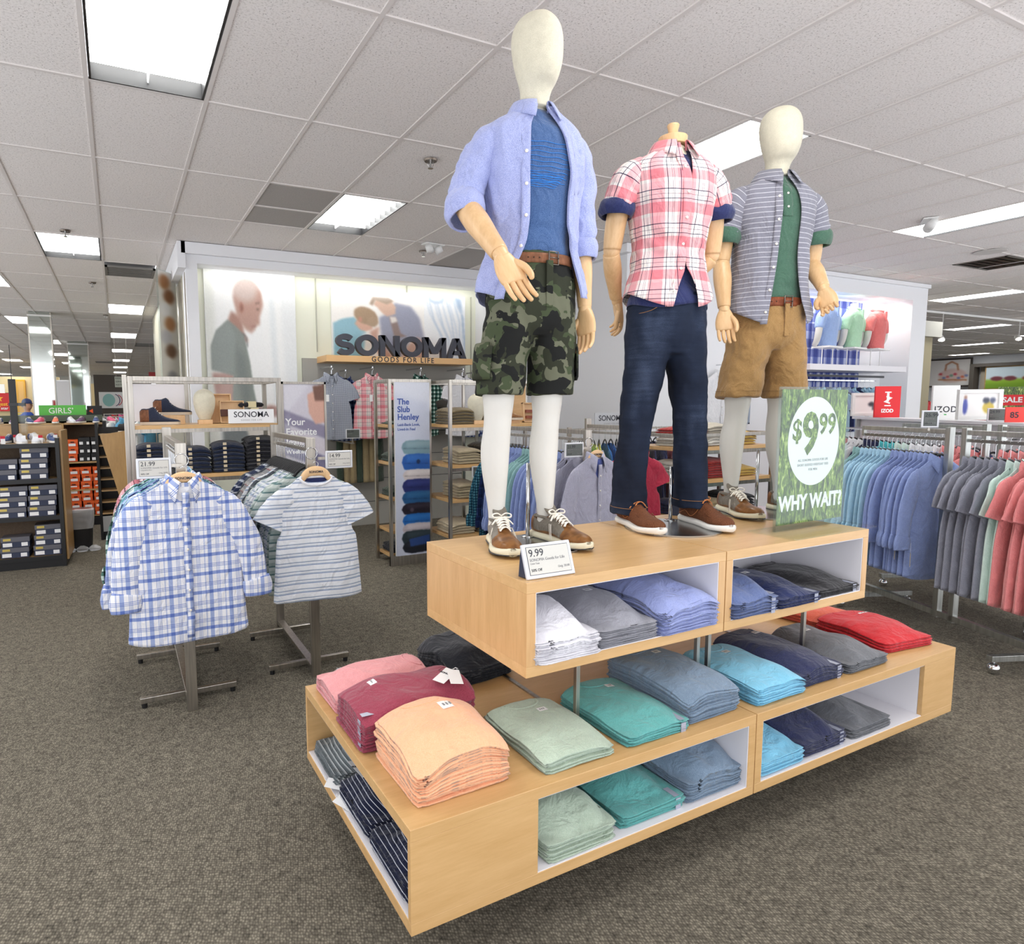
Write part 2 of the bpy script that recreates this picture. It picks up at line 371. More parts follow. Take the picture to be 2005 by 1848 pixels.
def sprinkler(x, y, lab):
    t = thing('fire_sprinkler', lab, 'sprinkler', (x, y, ZC), group='ceiling sprinkler heads')
    put('escutcheon', cyl(.045, -.012, 0, 20, r2=.05), SPK, t, smooth=False)
    put('sprinkler_head', cat(cyl(.008, -.055, -.01, 10), cyl(.02, -.06, -.057, 14)), CHROME, t, smooth=False)
    put('guard', cat(tube([(-.018, 0, -.01), (-.022, 0, -.035), (-.006, 0, -.057)], [.002], 6), tube([(.018, 0, -.01), (.022, 0, -.035), (.006, 0, -.057)], [.002], 6)), CHROME, t)
for x, y, l in ((2.11, 4.37, 'fire sprinkler head left of the tall mannequin shoulder'), (3.24, 6.92, 'fire sprinkler head beside the emergency light over the poster wall'), (-.37, 7.62, 'fire sprinkler head in front of the left ceiling panel'),
                (-.22, 10.6, 'fire sprinkler head beyond the left ceiling panel'), (-.1, 14.2, 'fire sprinkler head farther down the left aisle'), (12.6, 6.9, 'fire sprinkler head by the right end of the white wall'), (14.9, 5.5, 'fire sprinkler head near the right edge')):
    sprinkler(x, y, l)
def emlight(x, y, rz, lab):
    t = thing('emergency_light', lab, 'emergency light', (x, y, ZC), rz)
    box('mount_plate', (-.12, .12, -.06, .06, -.012, 0), WHITEP, t, .003)
    for s in (-1, 1):
        put('lamp_head', xf(cyl(.045, -.05, .03, 20, r2=.035), Matrix.Translation((s*.07, -.02, -.05)) @ Matrix.Rotation(s*1.0, 4, 'Y') @ Matrix.Rotation(.5, 4, 'X')), WHITEP, t)
emlight(3.2, 6.58, .2, 'white twin emergency light above the poster wall'); emlight(7.14, 3.7, .6, 'white emergency light left of the long right ceiling panel')
cylo('ceiling_speaker', .16, ZC-.006, ZC, plain('speaker grille', (206, 202, 198), .6), n=32, cx=9.3, cy=4.15); tag(bpy.data.objects['ceiling_speaker'], 'round flat speaker grille beside the right air vent', 'speaker')
# ---------------------------------------------------------------- two-tier display table (its own frame, turned by TY)
TY = .0168
def TW(x, y, z=0): return Vector((x*cos(TY)-y*sin(TY), x*sin(TY)+y*cos(TY), z))
LX0, LXM, LX1, LY0, LY1, LZ0, LZ1 = .6376, 1.9668, 3.2864, 1.409, 2.377, .176, .47
UX0, UX1, UY0, UY1, UZ0, UZ1 = 1.0964, 2.84, 1.5583, 2.2345, .7204, 1.0167
T = .034
def cube_unit(name, label, x0, x1, y0, y1, z0, z1, front, side=None, t=T):
    """hollow laminate box; front = (xa, xb) extent of the open niche on both long faces; side = 'L'/'R' open on that end"""
    th = thing(name, label, 'display table', TW(x0, y0, z0), TY); W, D, H = x1-x0, y1-y0, z1-z0
    box('top_panel', (0, W, 0, D, H-t, H), MAPLE, th, .0012)
    box('bottom_panel', (0, W, 0, D, 0, t), MAPLE, th, .0012)
    fx0, fx1 = front[0]-x0, front[1]-x0
    ends = []
    b = []
    if fx0 > t*1.5 or side == 'L':
        b.append((0 if side != 'L' else 0, fx0, 0, .018, t, H-t)); b.append((0, fx0, D-.018, D, t, H-t))
    if side != 'L': b.append((0, t, .018 if fx0 > t*1.5 else 0, D-(.018 if fx0 > t*1.5 else 0), t, H-t))
    if fx1 < W-t*1.5: b += [(fx1, W, 0, .018, t, H-t), (fx1, W, D-.018, D, t, H-t), (W-t, W, .018, D-.018, t, H-t)]
    else: b.append((W-t, W, 0, D, t, H-t))
    for q in b: box('side_panel', q, MAPLE_V if side != 'L' and z0 > .5 else MAPLE, th, .0008)
    box('inner_lining', [(fx0-.001 if side == 'L' else t, fx1+.001 if fx1 < W-t*1.5 else W-t, .002, D-.002, t, t+.003), (t if side != 'L' else .002, W-t, .003, D-.003, H-t-.003, H-t),
        (fx0-.003, fx0+.001, .019, D-.019, t, H-t) if (side == 'L' or fx0 > t*1.5) else (t, t+.003, .002, D-.002, t, H-t),
        (fx1-.001, fx1+.003, .019, D-.019, t, H-t) if fx1 < W-t*1.5 else (W-t-.003, W-t, .002, D-.002, t, H-t)], LINER, th)
    box('back_divider', (fx0, fx1, D*.5-.009 if z0 < .5 else D*.62, D*.5+.009 if z0 < .5 else D*.62+.018, t, H-t), LINER, th)
    if side == 'L':
        box('niche_lining', [(.002, fx0-.003, .02, D-.02, t, t+.003)], LINER, th)
    return th
g = .0022
cube_unit('display_cube', 'low maple display cube with open end, left half of the lower tier', LX0, LXM-g, LY0, LY1, LZ0, LZ1, (LX0+.40, LXM-g-T), 'L')
cube_unit('display_cube', 'low maple display cube, right half of the lower tier', LXM+g, LX1, LY0, LY1, LZ0, LZ1, (LXM+g+T, LX1-.245))
cube_unit('display_cube', 'raised maple display cube under the two left mannequins', UX0, LXM-g, UY0, UY1, UZ0, UZ1, (UX0+T, LXM-g-T))
cube_unit('display_cube', 'raised maple display cube holding the acrylic price sign', LXM+g, UX1, UY0, UY1, UZ0, UZ1, (LXM+g+T, UX1-T))
# recessed plinths under the lower tier, steel frames carrying the upper tier
for x0, x1, l in ((LX0+.3, LXM-.12, 'dark recessed plinth under the left lower display cube'), (LXM+.12, LX1-.3, 'dark recessed plinth under the right lower display cube')):
    t = thing('plinth', l, 'plinth', TW(x0, LY0+.28, 0), TY); box('kickboard', (0, x1-x0, 0, LY1-LY0-.56, 0, LZ0), plain('dark plinth', (40, 38, 36), .8), t)
    box('top_rail', (.02, x1-x0-.02, .02, LY1-LY0-.58, LZ0-.01, LZ0), BLACKP, t)
def steel_frame(xa, xb, label):
    t = thing('display_stand', label, 'frame', TW(xa, UY0+.09, LZ1), TY); D = UY1-UY0-.18; W = xb-xa; h = UZ0-LZ1; s = .016
    for (x, y) in ((0, 0), (W, 0), (0, D), (W, D)): box('leg', (x-s/2, x+s/2, y-s/2, y+s/2, 0, h), STEEL, t, .0015)
    box('base_bar', [(-s/2, s/2, s/2, D-s/2, 0, .006), (W-s/2, W+s/2, s/2, D-s/2, 0, .006)], STEEL, t)
    box('top_bar', [(s/2, W-s/2, -s/2, s/2, h-.01, h), (s/2, W-s/2, D-s/2, D+s/2, h-.01, h)], STEEL, t)
steel_frame(UX0+.27, LXM-.03, 'brushed steel riser frame under the left raised cube'); steel_frame(LXM+.03, UX1-.27, 'brushed steel riser frame under the right raised cube')

# ---------------------------------------------------------------- folded shirts
def folded(w, d, t, seed, dd, k_, nx=22, ny=20):
    """one folded tee of a stack: layer k_, the stack sags by dd per layer at the edges"""
    v, f = [], []
    rnd = random.Random(seed*977+k_)
    jx, jy, jr = rnd.uniform(-.005, .005), rnd.uniform(-.007, .005), rnd.uniform(-.022, .022)
    ws = 1+rnd.uniform(-.015, .012)
    def S(x, y):
        ux, uy = x/(w/2), y/(d/2)
        return max(0, .75*max(0, ux*ux-.12)**1.2*(1.0+.35*sin(seed*1.7+ux))+.85*max(0, -uy-.05)**2+.2*max(0, uy)**2+.45*nz(ux*1.2+seed, uy*1.2, seed*.7)*(1-.3*abs(uy)))
    def tl(x, y): return max(.5*t, t-dd*S(x, y))
    def drp(x, y): return -min(dd*S(x, y), .5*t)*k_
    def wob(x, y): return .0026*nz(x*9+k_*3.1+seed, y*9, k_*1.7)+.0014*nz(x*24, y*24, k_*2.3+seed)
    def sp(k, n): return -cos(pi*k/n)*.6+(2*k/n-1)*.4
    def P(x, y, h):
        z = (h if abs(h-.5) < .45 or True else h)*tl(x, y)+drp(x, y)+wob(x, y)
        x2, y2 = x*cos(jr)-y*sin(jr)+jx, x*sin(jr)+y*cos(jr)+jy
        return (x2*ws, y2*ws, z)
    def rc(x, y):
        ux, uy = abs(x)/(w/2), abs(y)/(d/2); k = max(0, ux-.88)*max(0, uy-.88)*69
        return x*(1-.035*k), y*(1-.035*k)
    for s in (1, -1):
        for j in range(ny+1):
            for i in range(nx+1):
                a, b = sp(i, nx), sp(j, ny); x, y = rc(a*w/2, b*d/2)
                e = max(0, 1-max(abs(a), abs(b))**20); v.append(P(x, y, .5+s*.5*(.62+.38*e**.5)))
    W = nx+1; SS = W*(ny+1)
    for j in range(ny):
        for i in range(nx):
            a = j*W+i; f.append([a, a+1, a+W+1, a+W]); f.append([SS+a, SS+a+W, SS+a+W+1, SS+a+1])
    loop = [i for i in range(nx)]+[j*W+nx for j in range(ny)]+[ny*W+nx-i for i in range(nx)]+[(ny-j)*W for j in range(ny)]
    prev = loop
    for (o, h) in ((.005, .76), (.0078, .66), (-.003, .5), (.0078, .34), (.005, .24)):
        cur = []
        for q in loop:
            i, j = q % W, q//W; x, y = rc(sp(i, nx)*w/2, sp(j, ny)*d/2)
            ox = (1 if i == nx else -1 if i == 0 else 0)*o; oy = (1 if j == ny else -1 if j == 0 else 0)*o
            v.append(P(x+ox, y+oy, h)); cur.append(len(v)-1)
        for k in range(len(loop)):
            k2 = (k+1) % len(loop); f.append([prev[k], cur[k], cur[k2], prev[k2]])
        prev = cur
    last = [SS+q for q in loop]
    for k in range(len(loop)):
        k2 = (k+1) % len(loop); f.append([prev[k], last[k], last[k2], prev[k2]])
    top = lambda x, y: tl(x, y)+drp(x, y)+wob(x, y)
    return v, f, (top, drp, tl)
def shirt_stack(x, y, z, w, d, n, t, m, desc, where, cat_='folded shirt', seed=1, rz=0, droop=.03, band=None, sticker=None, strips=False, frame=TW, base_rz=TY, grp=None, neck=True, big=True):
    """x,y = centre of the stack in the table frame; rz turns the stack (neck end is +y before turning)"""
    t *= .9; c = frame(x, y, z); zz = z+.001; grp = grp or desc+'s '+where; dd = droop*1.5/n
    for k in range(n):
        v, f, (top, drp, tl) = folded(w, d, t, seed, dd, k, *((22, 20) if big else (10, 8)))
        pos = 'topmost' if k == n-1 else 'bottom one' if k == 0 else ORD[n-1-k]+' from top'
        lab = '%s, %s, %s' % (desc, pos, where) if n > 1 else desc+' '+where
        th = thing('folded_'+cat_.split()[-1], lab, cat_, (c.x, c.y, zz), base_rz+rz, grp if n > 1 else None)
        put('body', (v, f, [(p[0], p[1]+p[2]) for p in v]), m, th)
        if k == n-1:
            if neck:
                pts = [(q, 0) for q in []]
                P = []
                for q in range(13):
                    a = pi*q/12; xx = .062*cos(a); yy = d/2-.012-.045*sin(a); P.append((xx, yy, top(xx, yy)-.0005))
                put('neckband', tube(P, [(.0045, .0022)], 8, 24), band or m, th)
            if sticker:
                sx, sy = sticker[0], sticker[1]; hw, hh = (sticker[2], sticker[3]) if len(sticker) > 2 else (.017, .012); vv, ff = [], []
                for b_ in range(4):
                    for a_ in range(4):
                        px, py = sx+hw*(a_/1.5-1), sy+hh*(b_/1.5-1); vv.append((px, py, top(px, py)+.0012))
                for b_ in range(3):
                    for a_ in range(3): q = b_*4+a_; ff.append([q, q+1, q+5, q+4])
                s_ = mesh('size_sticker', vv, ff, PAPER, th); s_['label'] = 'white size sticker'
                b_ = [(sx-hw*.6+hw*.42*q, sx-hw*.6+hw*.42*q+hw*.22, sy-hh*.3, sy+hh*.35) for q in range(3)]
                zz_ = top(sx, sy)+.0014; box('printed_marks', [(a, b, c_, e, zz_, zz_+.0006) for a, b, c_, e in b_], GREYINK, s_)
        if strips:
            sx = w/2*.78; yy = -d/2-.007; zb = top(sx, -d/2)-t*.5
            box('size_strip', (sx-.011, sx+.011, yy-.0006, yy+.0012, zb-t*.28, zb+t*.3), STRIP, th)
            if k == n-1: box('size_strip', (sx-.011, sx+.011, -d/2, -d/2+.05, top(sx, -d/2+.03)+.0006, top(sx, -d/2+.03)+.0014), STRIP, th)
        zz += t*1.0
    return zz
STRIP = plain('clear size strip', (168, 172, 188), .25)
K_PINK = cloth('rose heather knit', (214, 132, 136), (240, 176, 176), .6); K_BURG = cloth('burgundy heather knit', (128, 40, 62), (176, 82, 100), .6)
K_PEACH = cloth('peach knit', (244, 176, 132), (255, 200, 160), .4); K_BLACK = cloth('black knit', (28, 30, 36), (48, 50, 56), .4)
K_SAGE = cloth('sage heather knit', (160, 182, 160), (204, 216, 198), .5); K_TEAL = cloth('teal knit', (80, 160, 158), (120, 192, 186), .3)
K_BLUE = cloth('slate blue heather knit', (92, 114, 138), (150, 170, 190), .7); K_SKY = cloth('sky blue knit', (112, 190, 222), (150, 212, 238), .3)
K_NAVY = cloth('navy flecked knit', (30, 34, 66), (66, 70, 104), .35); K_GREY = cloth('charcoal heather knit', (84, 86, 92), (134, 136, 140), .7)
K_RED = cloth('red knit', (190, 22, 34), (220, 52, 58), .3); K_CORAL = cloth('coral knit', (214, 88, 66), (238, 122, 96), .3)
K_WHITE = cloth('white knit', (228, 226, 232), (246, 244, 248), .3); K_LGREY = cloth('light grey heather knit', (138, 138, 146), (178, 178, 186), .6)
K_LAV = cloth('lavender blue knit', (134, 146, 202), (176, 186, 228), .5); K_SLATE = cloth('denim blue heather knit', (74, 90, 136), (122, 138, 182), .6)
K_NAVY2 = cloth('plain navy knit', (30, 40, 82), (48, 58, 104), .3); K_BLK2 = cloth('soft black knit', (38, 36, 38), (58, 56, 58), .3)
K_GREEN = cloth('dark green knit', (48, 62, 52), (78, 94, 80), .4)
STR_NAVY = plaid('navy pinstripe knit', None, None, [(0, (26, 32, 58)), (.87, (214, 218, 228))], 1, .019)
STR_GREY = plaid('grey striped knit', None, None, [(0, (96, 104, 108)), (.5, (150, 158, 160)), (.72, (206, 210, 210)), (.86, (60, 66, 70))], 1, .02)
zt, zl, zu = LZ1, LZ0+T+.003, UZ0+T+.003
# lower tier, top surface.  x, y = centre
shirt_stack(.86, 2.215, zt, .25, .36, 9, .0125, K_PINK, 'rose pink folded tee', 'back left corner of lower tier', seed=2, rz=-pi/2-.0, droop=.028, sticker=(-.07, -.12, .016, .01))
shirt_stack(.862, 1.935, zt, .25, .39, 15, .011, K_BURG, 'burgundy folded tee', 'between pink and peach stacks', seed=3, rz=-pi/2, droop=.03, strips=True, sticker=(-.05, -.1, .02, .012))
shirt_stack(.842, 1.638, zt, .285, .30, 14, .0125, K_PEACH, 'peach orange folded tee', 'front left corner of lower tier', seed=5, droop=.034, sticker=(.055, .055, .026, .024))
shirt_stack(1.262, 2.24, zt, .25, .30, 6, .022, K_BLACK, 'black folded tee', 'behind the burgundy stack', seed=7, rz=.1, droop=.05)
shirt_stack(1.225, 1.62, zt, .255, .33, 5, .014, K_SAGE, 'pale sage green folded tee', 'on the lower tier beside the peach stack', seed=8, droop=.014, sticker=(.03, .07))
shirt_stack(1.545, 1.62, zt, .26, .34, 5, .014, K_TEAL, 'teal folded tee', 'on lower tier beside steel leg', seed=9, droop=.02, sticker=(.03, .1), strips=True)
shirt_stack(1.818, 1.66, zt, .255, .38, 13, .0108, K_BLUE, 'slate blue folded tee', 'on lower tier left of seam', seed=10, droop=.026, sticker=(.03, .1), rz=.03)
shirt_stack(2.15, 1.615, zt, .262, .34, 9, .011, K_SKY, 'sky blue folded tee', 'on lower tier right of seam', seed=11, droop=.018, sticker=(.02, .09))
shirt_stack(2.412, 1.655, zt, .27, .38, 9, .0125, K_NAVY, 'flecked navy folded tee', 'on lower tier beside sky blue', seed=12, droop=.032, strips=True, sticker=(.03, .12))
shirt_stack(2.71, 1.635, zt, .262, .35, 7, .0125, K_GREY, 'charcoal heather folded tee', 'on lower tier beside the reds', seed=13, droop=.03, sticker=(.02, .1))
shirt_stack(3.105, 1.66, zt, .30, .33, 4, .022, K_RED, 'bright red folded polo shirt', 'on the right end of the lower tier', 'folded shirt', seed=14, droop=.03, sticker=(.08, .1, .04, .006), rz=-.12)
shirt_stack(3.13, 2.0, zt, .30, .30, 3, .022, K_CORAL, 'coral folded polo shirt', 'behind the red shirts', 'folded shirt', seed=15, droop=.03, rz=.1)
# lower tier, inside
shirt_stack(1.21, 1.60, zl, .25, .34, 10, .0125, K_SAGE, 'pale sage green folded tee', 'inside the lower left cube', seed=18, droop=.05, strips=False)
shirt_stack(1.52, 1.62, zl, .262, .36, 6, .0145, K_TEAL, 'teal folded tee', 'inside the lower left cube', seed=19, droop=.045, strips=True, sticker=(.03, .05))
shirt_stack(1.80, 1.62, zl, .262, .36, 14, .0112, K_BLUE, 'slate blue folded tee', 'inside the lower left cube', seed=20, droop=.05)
shirt_stack(2.14, 1.60, zl, .245, .34, 10, .011, K_SKY, 'sky blue folded tee', 'inside the lower right cube', seed=21, droop=.045)
shirt_stack(2.405, 1.62, zl, .262, .37, 10, .0118, K_NAVY, 'flecked navy folded tee', 'inside the lower right cube', seed=22, droop=.045, strips=True)
shirt_stack(2.715, 1.62, zl, .262, .37, 6, .014, K_GREY, 'charcoal heather folded tee', 'inside the lower right cube', seed=23, droop=.04, sticker=(.02, .08))
# end niche, facing left
shirt_stack(.83, 2.185, zl, .26, .34, 9, .0135, STR_GREY, 'grey striped folded tee', 'in the end niche at the back', seed=25, rz=-pi/2, droop=.05, neck=False)
shirt_stack(.83, 1.89, zl, .26, .34, 9, .0135, STR_NAVY, 'navy pinstriped folded tee', 'in the middle of the end niche', seed=26, rz=-pi/2, droop=.04, neck=False)
shirt_stack(.83, 1.60, zl, .27, .34, 9, .0135, STR_NAVY, 'navy pinstriped folded tee', 'end niche nearest front corner', seed=27, rz=-pi/2, droop=.05, neck=False)
# upper tier, inside
shirt_stack(1.253, 1.72, zu, .235, .34, 12, .0128, K_WHITE, 'white folded tee', 'inside the raised left cube', seed=30, droop=.05, sticker=(-.0, .06))
shirt_stack(1.505, 1.73, zu, .245, .34, 11, .0122, K_LGREY, 'light grey heather folded tee', 'inside the raised left cube', seed=31, droop=.05, sticker=(.02, .06))
shirt_stack(1.785, 1.73, zu, .265, .36, 15, .0112, K_LAV, 'lavender blue folded tee', 'inside the raised left cube', seed=32, droop=.04, sticker=(.05, .04))
shirt_stack(2.125, 1.73, zu, .24, .36, 12, .0112, K_SLATE, 'denim blue folded tee', 'inside the raised right cube', seed=33, droop=.04, strips=True)
shirt_stack(2.385, 1.73, zu, .245, .36, 7, .0128, K_NAVY2, 'plain navy folded tee', 'inside the raised right cube', seed=34, droop=.03, strips=True, sticker=(-.02, .05))
shirt_stack(2.665, 1.75, zu, .27, .36, 5, .014, K_BLK2, 'soft black folded tee', 'inside the raised right cube', seed=35, droop=.03, strips=True)
# loose brand tags
def hang_tag(x, y, z, rx, ry, rz, label, txt=None):
    t = thing('hang_tag', label, 'tag', rot=(rx, ry, rz), loc=TW(x, y, z)); box('card', (-.022, .022, -.045, .045, 0, .0006), PAPER, t); 
    if txt: text('printed_word', txt, .0115, INK, t, (0, .012, .0009), (0, 0, 0), .0002, .0006)
    put('string', tube([(0, .04, .001), (.01, .055, .004), (.02, .05, .002)], [.0006], 5), PAPER, t)
hang_tag(.985, 1.875, zt+.163, .12, .1, -1.0, 'white brand tag lying on the burgundy stack', 'SONOMA'); hang_tag(1.01, 1.85, zt+.163, .12, .1, -.3, 'second white tag half under the brand tag on the burgundy stack')
hang_tag(.655, 1.96, zl+.01, .1, -.15, .5, 'white tag hanging over the end niche edge, nearer the front'); hang_tag(.66, 2.06, zl+.02, .1, -.2, .9, 'white tag hanging from the grey striped stack in the end niche')
hang_tag(.70, 1.95, zl+.125, .2, .3, .3, 'white tag on the pinstriped tees under the table top', 'SONOMA')
# ---------------------------------------------------------------- electronic price tag and acrylic sign
def price_tag(loc, rz, label, big, l2, l3, w=.165, h=.10, tilt=.35, holder=True, dark=False):
    t = thing('price_display', label, 'price tag', loc, rz)
    M = Matrix.Rotation(-tilt, 4, 'X')
    def T_(b):
        v, f = bxs([b]); return ([M @ Vector(q) for q in v], f)
    o = mesh('bezel', *T_((-w/2, w/2, -.006, .006, 0, h)), plain('silver bezel', (214, 216, 220), .35, .3), t, smooth=False)
    md = o.modifiers.new('bevel', 'BEVEL'); md.width = .003; md.segments = 2
    s = mesh('screen', *T_((-w/2+.013, w/2-.013, -.0075, -.005, .013, h-.011)), plain('dark e-ink screen', (92, 98, 94), .35) if dark else LCD, t, smooth=False)
    mesh('screen_edge', *T_((-w/2+.0115, w/2-.0115, -.0066, -.0055, .0115, h-.0095)), DARKP, t, smooth=False)
    rr = (pi/2-tilt, 0, 0)
    def at(x, z): return M @ Vector((x, -.0082, z))
    k = h/.10; ink = DARKP
    for nm, st, sz, x, z, bo, mm in (('price', big, .03*k, -w/2+.018, h*.72, 0, INK), ('line', l2, .0115*k, -w/2+.018, h*.53, 0, GREYINK), ('line', l3, .007*k, -w/2+.018, h*.43, 0, GREYINK), ('line', '50% Off', .011*k, -w/2+.018, h*.24, 0, INK)):
        text('lettering', st, sz, mm, s, at(x, z), rr, .0002, bo, align='LEFT')
    text('lettering', 'Orig. 20.00', .009*k, GREYINK, s, at(w/2-.018, h*.27), rr, .0002, 0, align='RIGHT')
    if holder:
        v = [(-w/2+.004, .0, .004), (-w/2+.004, .052, .0), (-w/2+.004, h*.34+.004, h*.92), (w/2-.004, 0, .004), (w/2-.004, .052, 0), (w/2-.004, h*.34+.004, h*.92)]
        o = mesh('stand', v, [[0, 1, 2], [3, 5, 4], [0, 3, 4, 1], [1, 4, 5, 2], [0, 2, 5, 3]], plain('navy plastic', (36, 44, 66), .45), t, smooth=False)
    return t
price_tag(TW(1.205, 1.583, UZ1), TY-.02, 'electronic shelf tag reading 9.99 beside the tall mannequin shoe', '9.99', 'SONOMA Goods for Life', 'Crew Tees', w=.18, h=.108)
o = thing('price_display', 'dark backed price holder behind the jeans mannequin shoes', 'price tag', TW(2.47, 2.18, UZ1), 2.2)
mesh('stand', [(-.08, 0, 0), (-.08, .06, 0), (-.08, .045, .1), (.08, 0, 0), (.08, .06, 0), (.08, .045, .1)], [[0, 1, 2], [3, 5, 4], [0, 3, 4, 1], [1, 4, 5, 2], [0, 2, 5, 3]], plain('navy plastic', (36, 44, 66), .45), o, smooth=False)
box('bezel', (-.082, .082, -.006, -.001, 0, .1), DARKP, o, .001)
# acrylic holder with grass poster
def acr():
    m, t, b, N, L = nt('clear acrylic'); tr = N('ShaderNodeBsdfTransparent'); g = N('ShaderNodeBsdfGlossy'); g.inputs['Roughness'].default_value = .03
    x = N('ShaderNodeMixShader'); x.inputs[0].default_value = .045; tr.inputs[0].default_value = (.93, .965, .96, 1)
    L(tr.outputs[0], x.inputs[1]); L(g.outputs[0], x.inputs[2]); L(x.outputs[0], t.nodes['Material Output'].inputs[0]); return m
ACR = acr()
def grassmat():
    m, t, b, N, L = nt('printed grass'); co = coords(t); outs = []
    for k, (rot_, sc) in enumerate((((0, .5, 0), 30), ((0, -.45, 0), 34), ((0, .1, 0), 16))):
        mp = N('ShaderNodeMapping'); mp.inputs['Rotation'].default_value = rot_; mp.inputs['Scale'].default_value = (1.7, 1, .5); mp.inputs['Location'].default_value = (k*3, 0, k*2); L(co, mp.inputs[0])
        n = N('ShaderNodeTexNoise'); n.inputs['Scale'].default_value = sc; n.inputs['Detail'].default_value = 5; n.inputs['Roughness'].default_value = .72; n.inputs['Distortion'].default_value = 1.2; L(mp.outputs[0], n.inputs['Vector']); outs.append(n.outputs['Fac'])
    mx = N('ShaderNodeMath'); mx.operation = 'MAXIMUM'; L(outs[0], mx.inputs[0]); L(outs[1], mx.inputs[1])
    m2 = N('ShaderNodeMix'); m2.data_type = 'FLOAT'; m2.inputs[0].default_value = .3; L(mx.outputs[0], m2.inputs[2]); L(outs[2], m2.inputs[3])
    r = ramp(t, [(.44, (24, 38, 16)), (.51, (70, 98, 32)), (.57, (132, 158, 58)), (.65, (228, 232, 160))]); L(m2.outputs[0], r.inputs[0]); L(r.outputs[0], b.inputs['Base Color']); b.inputs['Roughness'].default_value = .3
    return m
GRASS = grassmat()
sg = thing('acrylic_sign', 'clear acrylic sign holder with a grass poster reading 9.99 WHY WAIT', 'sign', TW(2.64, 1.69, UZ1), TY+.02)
SW, SH = .45, .565
box('base_plate', (-.29, .27, -.13, .08, 0, .006), ACR, sg, .001)
box('acrylic_panel', [(-SW/2-.012, SW/2+.012, -.0075, -.0035, .006, SH+.03), (-SW/2-.012, SW/2+.012, .0035, .0075, .006, SH+.03), (-SW/2-.012, -SW/2-.008, -.0035, .0035, .006, SH+.03), (SW/2+.008, SW/2+.012, -.0035, .0035, .006, SH+.03)], ACR, sg)
ps = box('poster', (-SW/2, SW/2, -.0012, .0012, .03, SH+.02), GRASS, sg)
ov = [(.176*cos(2*pi*q/64), -.0016, .37+.185*sin(2*pi*q/64)) for q in range(64)]
mesh('white_oval', ov, [list(range(64))[::-1]], PAPER, ps, smooth=False)
R0 = (pi/2, 0, 0)
text('price', '$', .12, GRASS, ps, (-.118, -.002, .415), R0, .0003, .0028); text('price', '9', .235, GRASS, ps, (-.028, -.002, .395), R0, .0003, .0075, sx=.95); text('price', '99', .12, GRASS, ps, (.088, -.002, .437), R0, .0003, .0028)
for q, l in enumerate(('ALL SONOMA GOODS FOR LIFE', 'SHORT-SLEEVED EVERYDAY TEES', 'FOR MEN')): text('small_print', l, .0145, GREYINK, ps, (0, -.002, .292-q*.02), R0, .0003, 0)
text('slogan', 'WHY WAIT?', .085, PAPER, ps, (0, -.002, .115), R0, .0003, .0035, sx=.92)
# ---------------------------------------------------------------- mannequins
LINEN = cloth('natural linen head cover', (208, 202, 180), (222, 216, 196), .3, 700, .85, .1)
LEGW = plain('matt white fibreglass', (212, 210, 203), .55)
MWOOD = woodmat('mannequin beech', (206, 164, 114), (232, 194, 146), (10, 10, 2.0), .4, .15)
HOLE = plain('dowel hole', (70, 48, 30), .8)
def camo():
    m, t, b, N, L = nt('camouflage twill'); co = coords(t)
    base = ramp(t, [(0, (112, 112, 92))], True); out = base.outputs[0]
    base.color_ramp.elements[0].color = lin((104, 106, 88)); 
    for k, (c, sc, th_) in enumerate((((68, 77, 56), 12, .50), ((52, 55, 44), 10, .52), ((34, 35, 34), 11, .55))):
        n = N('ShaderNodeTexNoise'); n.inputs['Scale'].default_value = sc; n.inputs['Detail'].default_value = 2.4; n.inputs['Roughness'].default_value = .55; n.inputs['Distortion'].default_value = .35
        mp = N('ShaderNodeMapping'); mp.inputs['Location'].default_value = (k*3.1, k*1.7, k*5.3); mp.inputs['Scale'].default_value = (1, 1, 1.25); L(co, mp.inputs[0]); L(mp.outputs[0], n.inputs['Vector'])
        r = ramp(t, [(0, (0, 0, 0)), (th_, (255, 255, 255))], True); L(n.outputs['Fac'], r.inputs[0])
        mx = N('ShaderNodeMix'); mx.data_type = 'RGBA'; L(r.outputs[0], mx.inputs[0]); L(out, mx.inputs[6]); mx.inputs[7].default_value = lin(c); out = mx.outputs[2]
    L(out, b.inputs['Base Color']); b.inputs['Roughness'].default_value = .9; b.inputs['Specular IOR Level'].default_value = .15; addbump(t, b, noi(t, co, 900), .2, .001); return m
CAMO = camo()
def denim():
    m, t, b, N, L = nt('dark indigo denim'); co = coords(t); f = noi(t, co, 900, 2, .6, (1, 1, .5)); g = noi(t, co, 5.5, 2, .5, (1, 1, .45)); h = noi(t, co, 14, 3, .6, (.5, .5, 5))
    mx = N('ShaderNodeMix'); mx.data_type = 'FLOAT'; mx.inputs[0].default_value = .75; L(f, mx.inputs[2]); L(g, mx.inputs[3])
    m2 = N('ShaderNodeMix'); m2.data_type = 'FLOAT'; m2.inputs[0].default_value = .12; L(mx.outputs[0], m2.inputs[2]); L(h, m2.inputs[3])
    r = ramp(t, [(.36, (18, 23, 36)), (.54, (32, 41, 60)), (.68, (72, 84, 108))]); L(m2.outputs[0], r.inputs[0]); L(r.outputs[0], b.inputs['Base Color']); b.inputs['Roughness'].default_value = .85; b.inputs['Specular IOR Level'].default_value = .2; addbump(t, b, f, .3, .001); return m
DENIM = denim()
KHAKI = cloth('khaki chino twill', (146, 112, 68), (176, 140, 92), .35, 1000, .85, .2)
OXFORD = cloth('light blue oxford cloth', (136, 146, 200), (186, 193, 229), .6, 800); OXIN = cloth('oxford cloth inside', (176, 186, 226), (200, 208, 238), .4, 800)
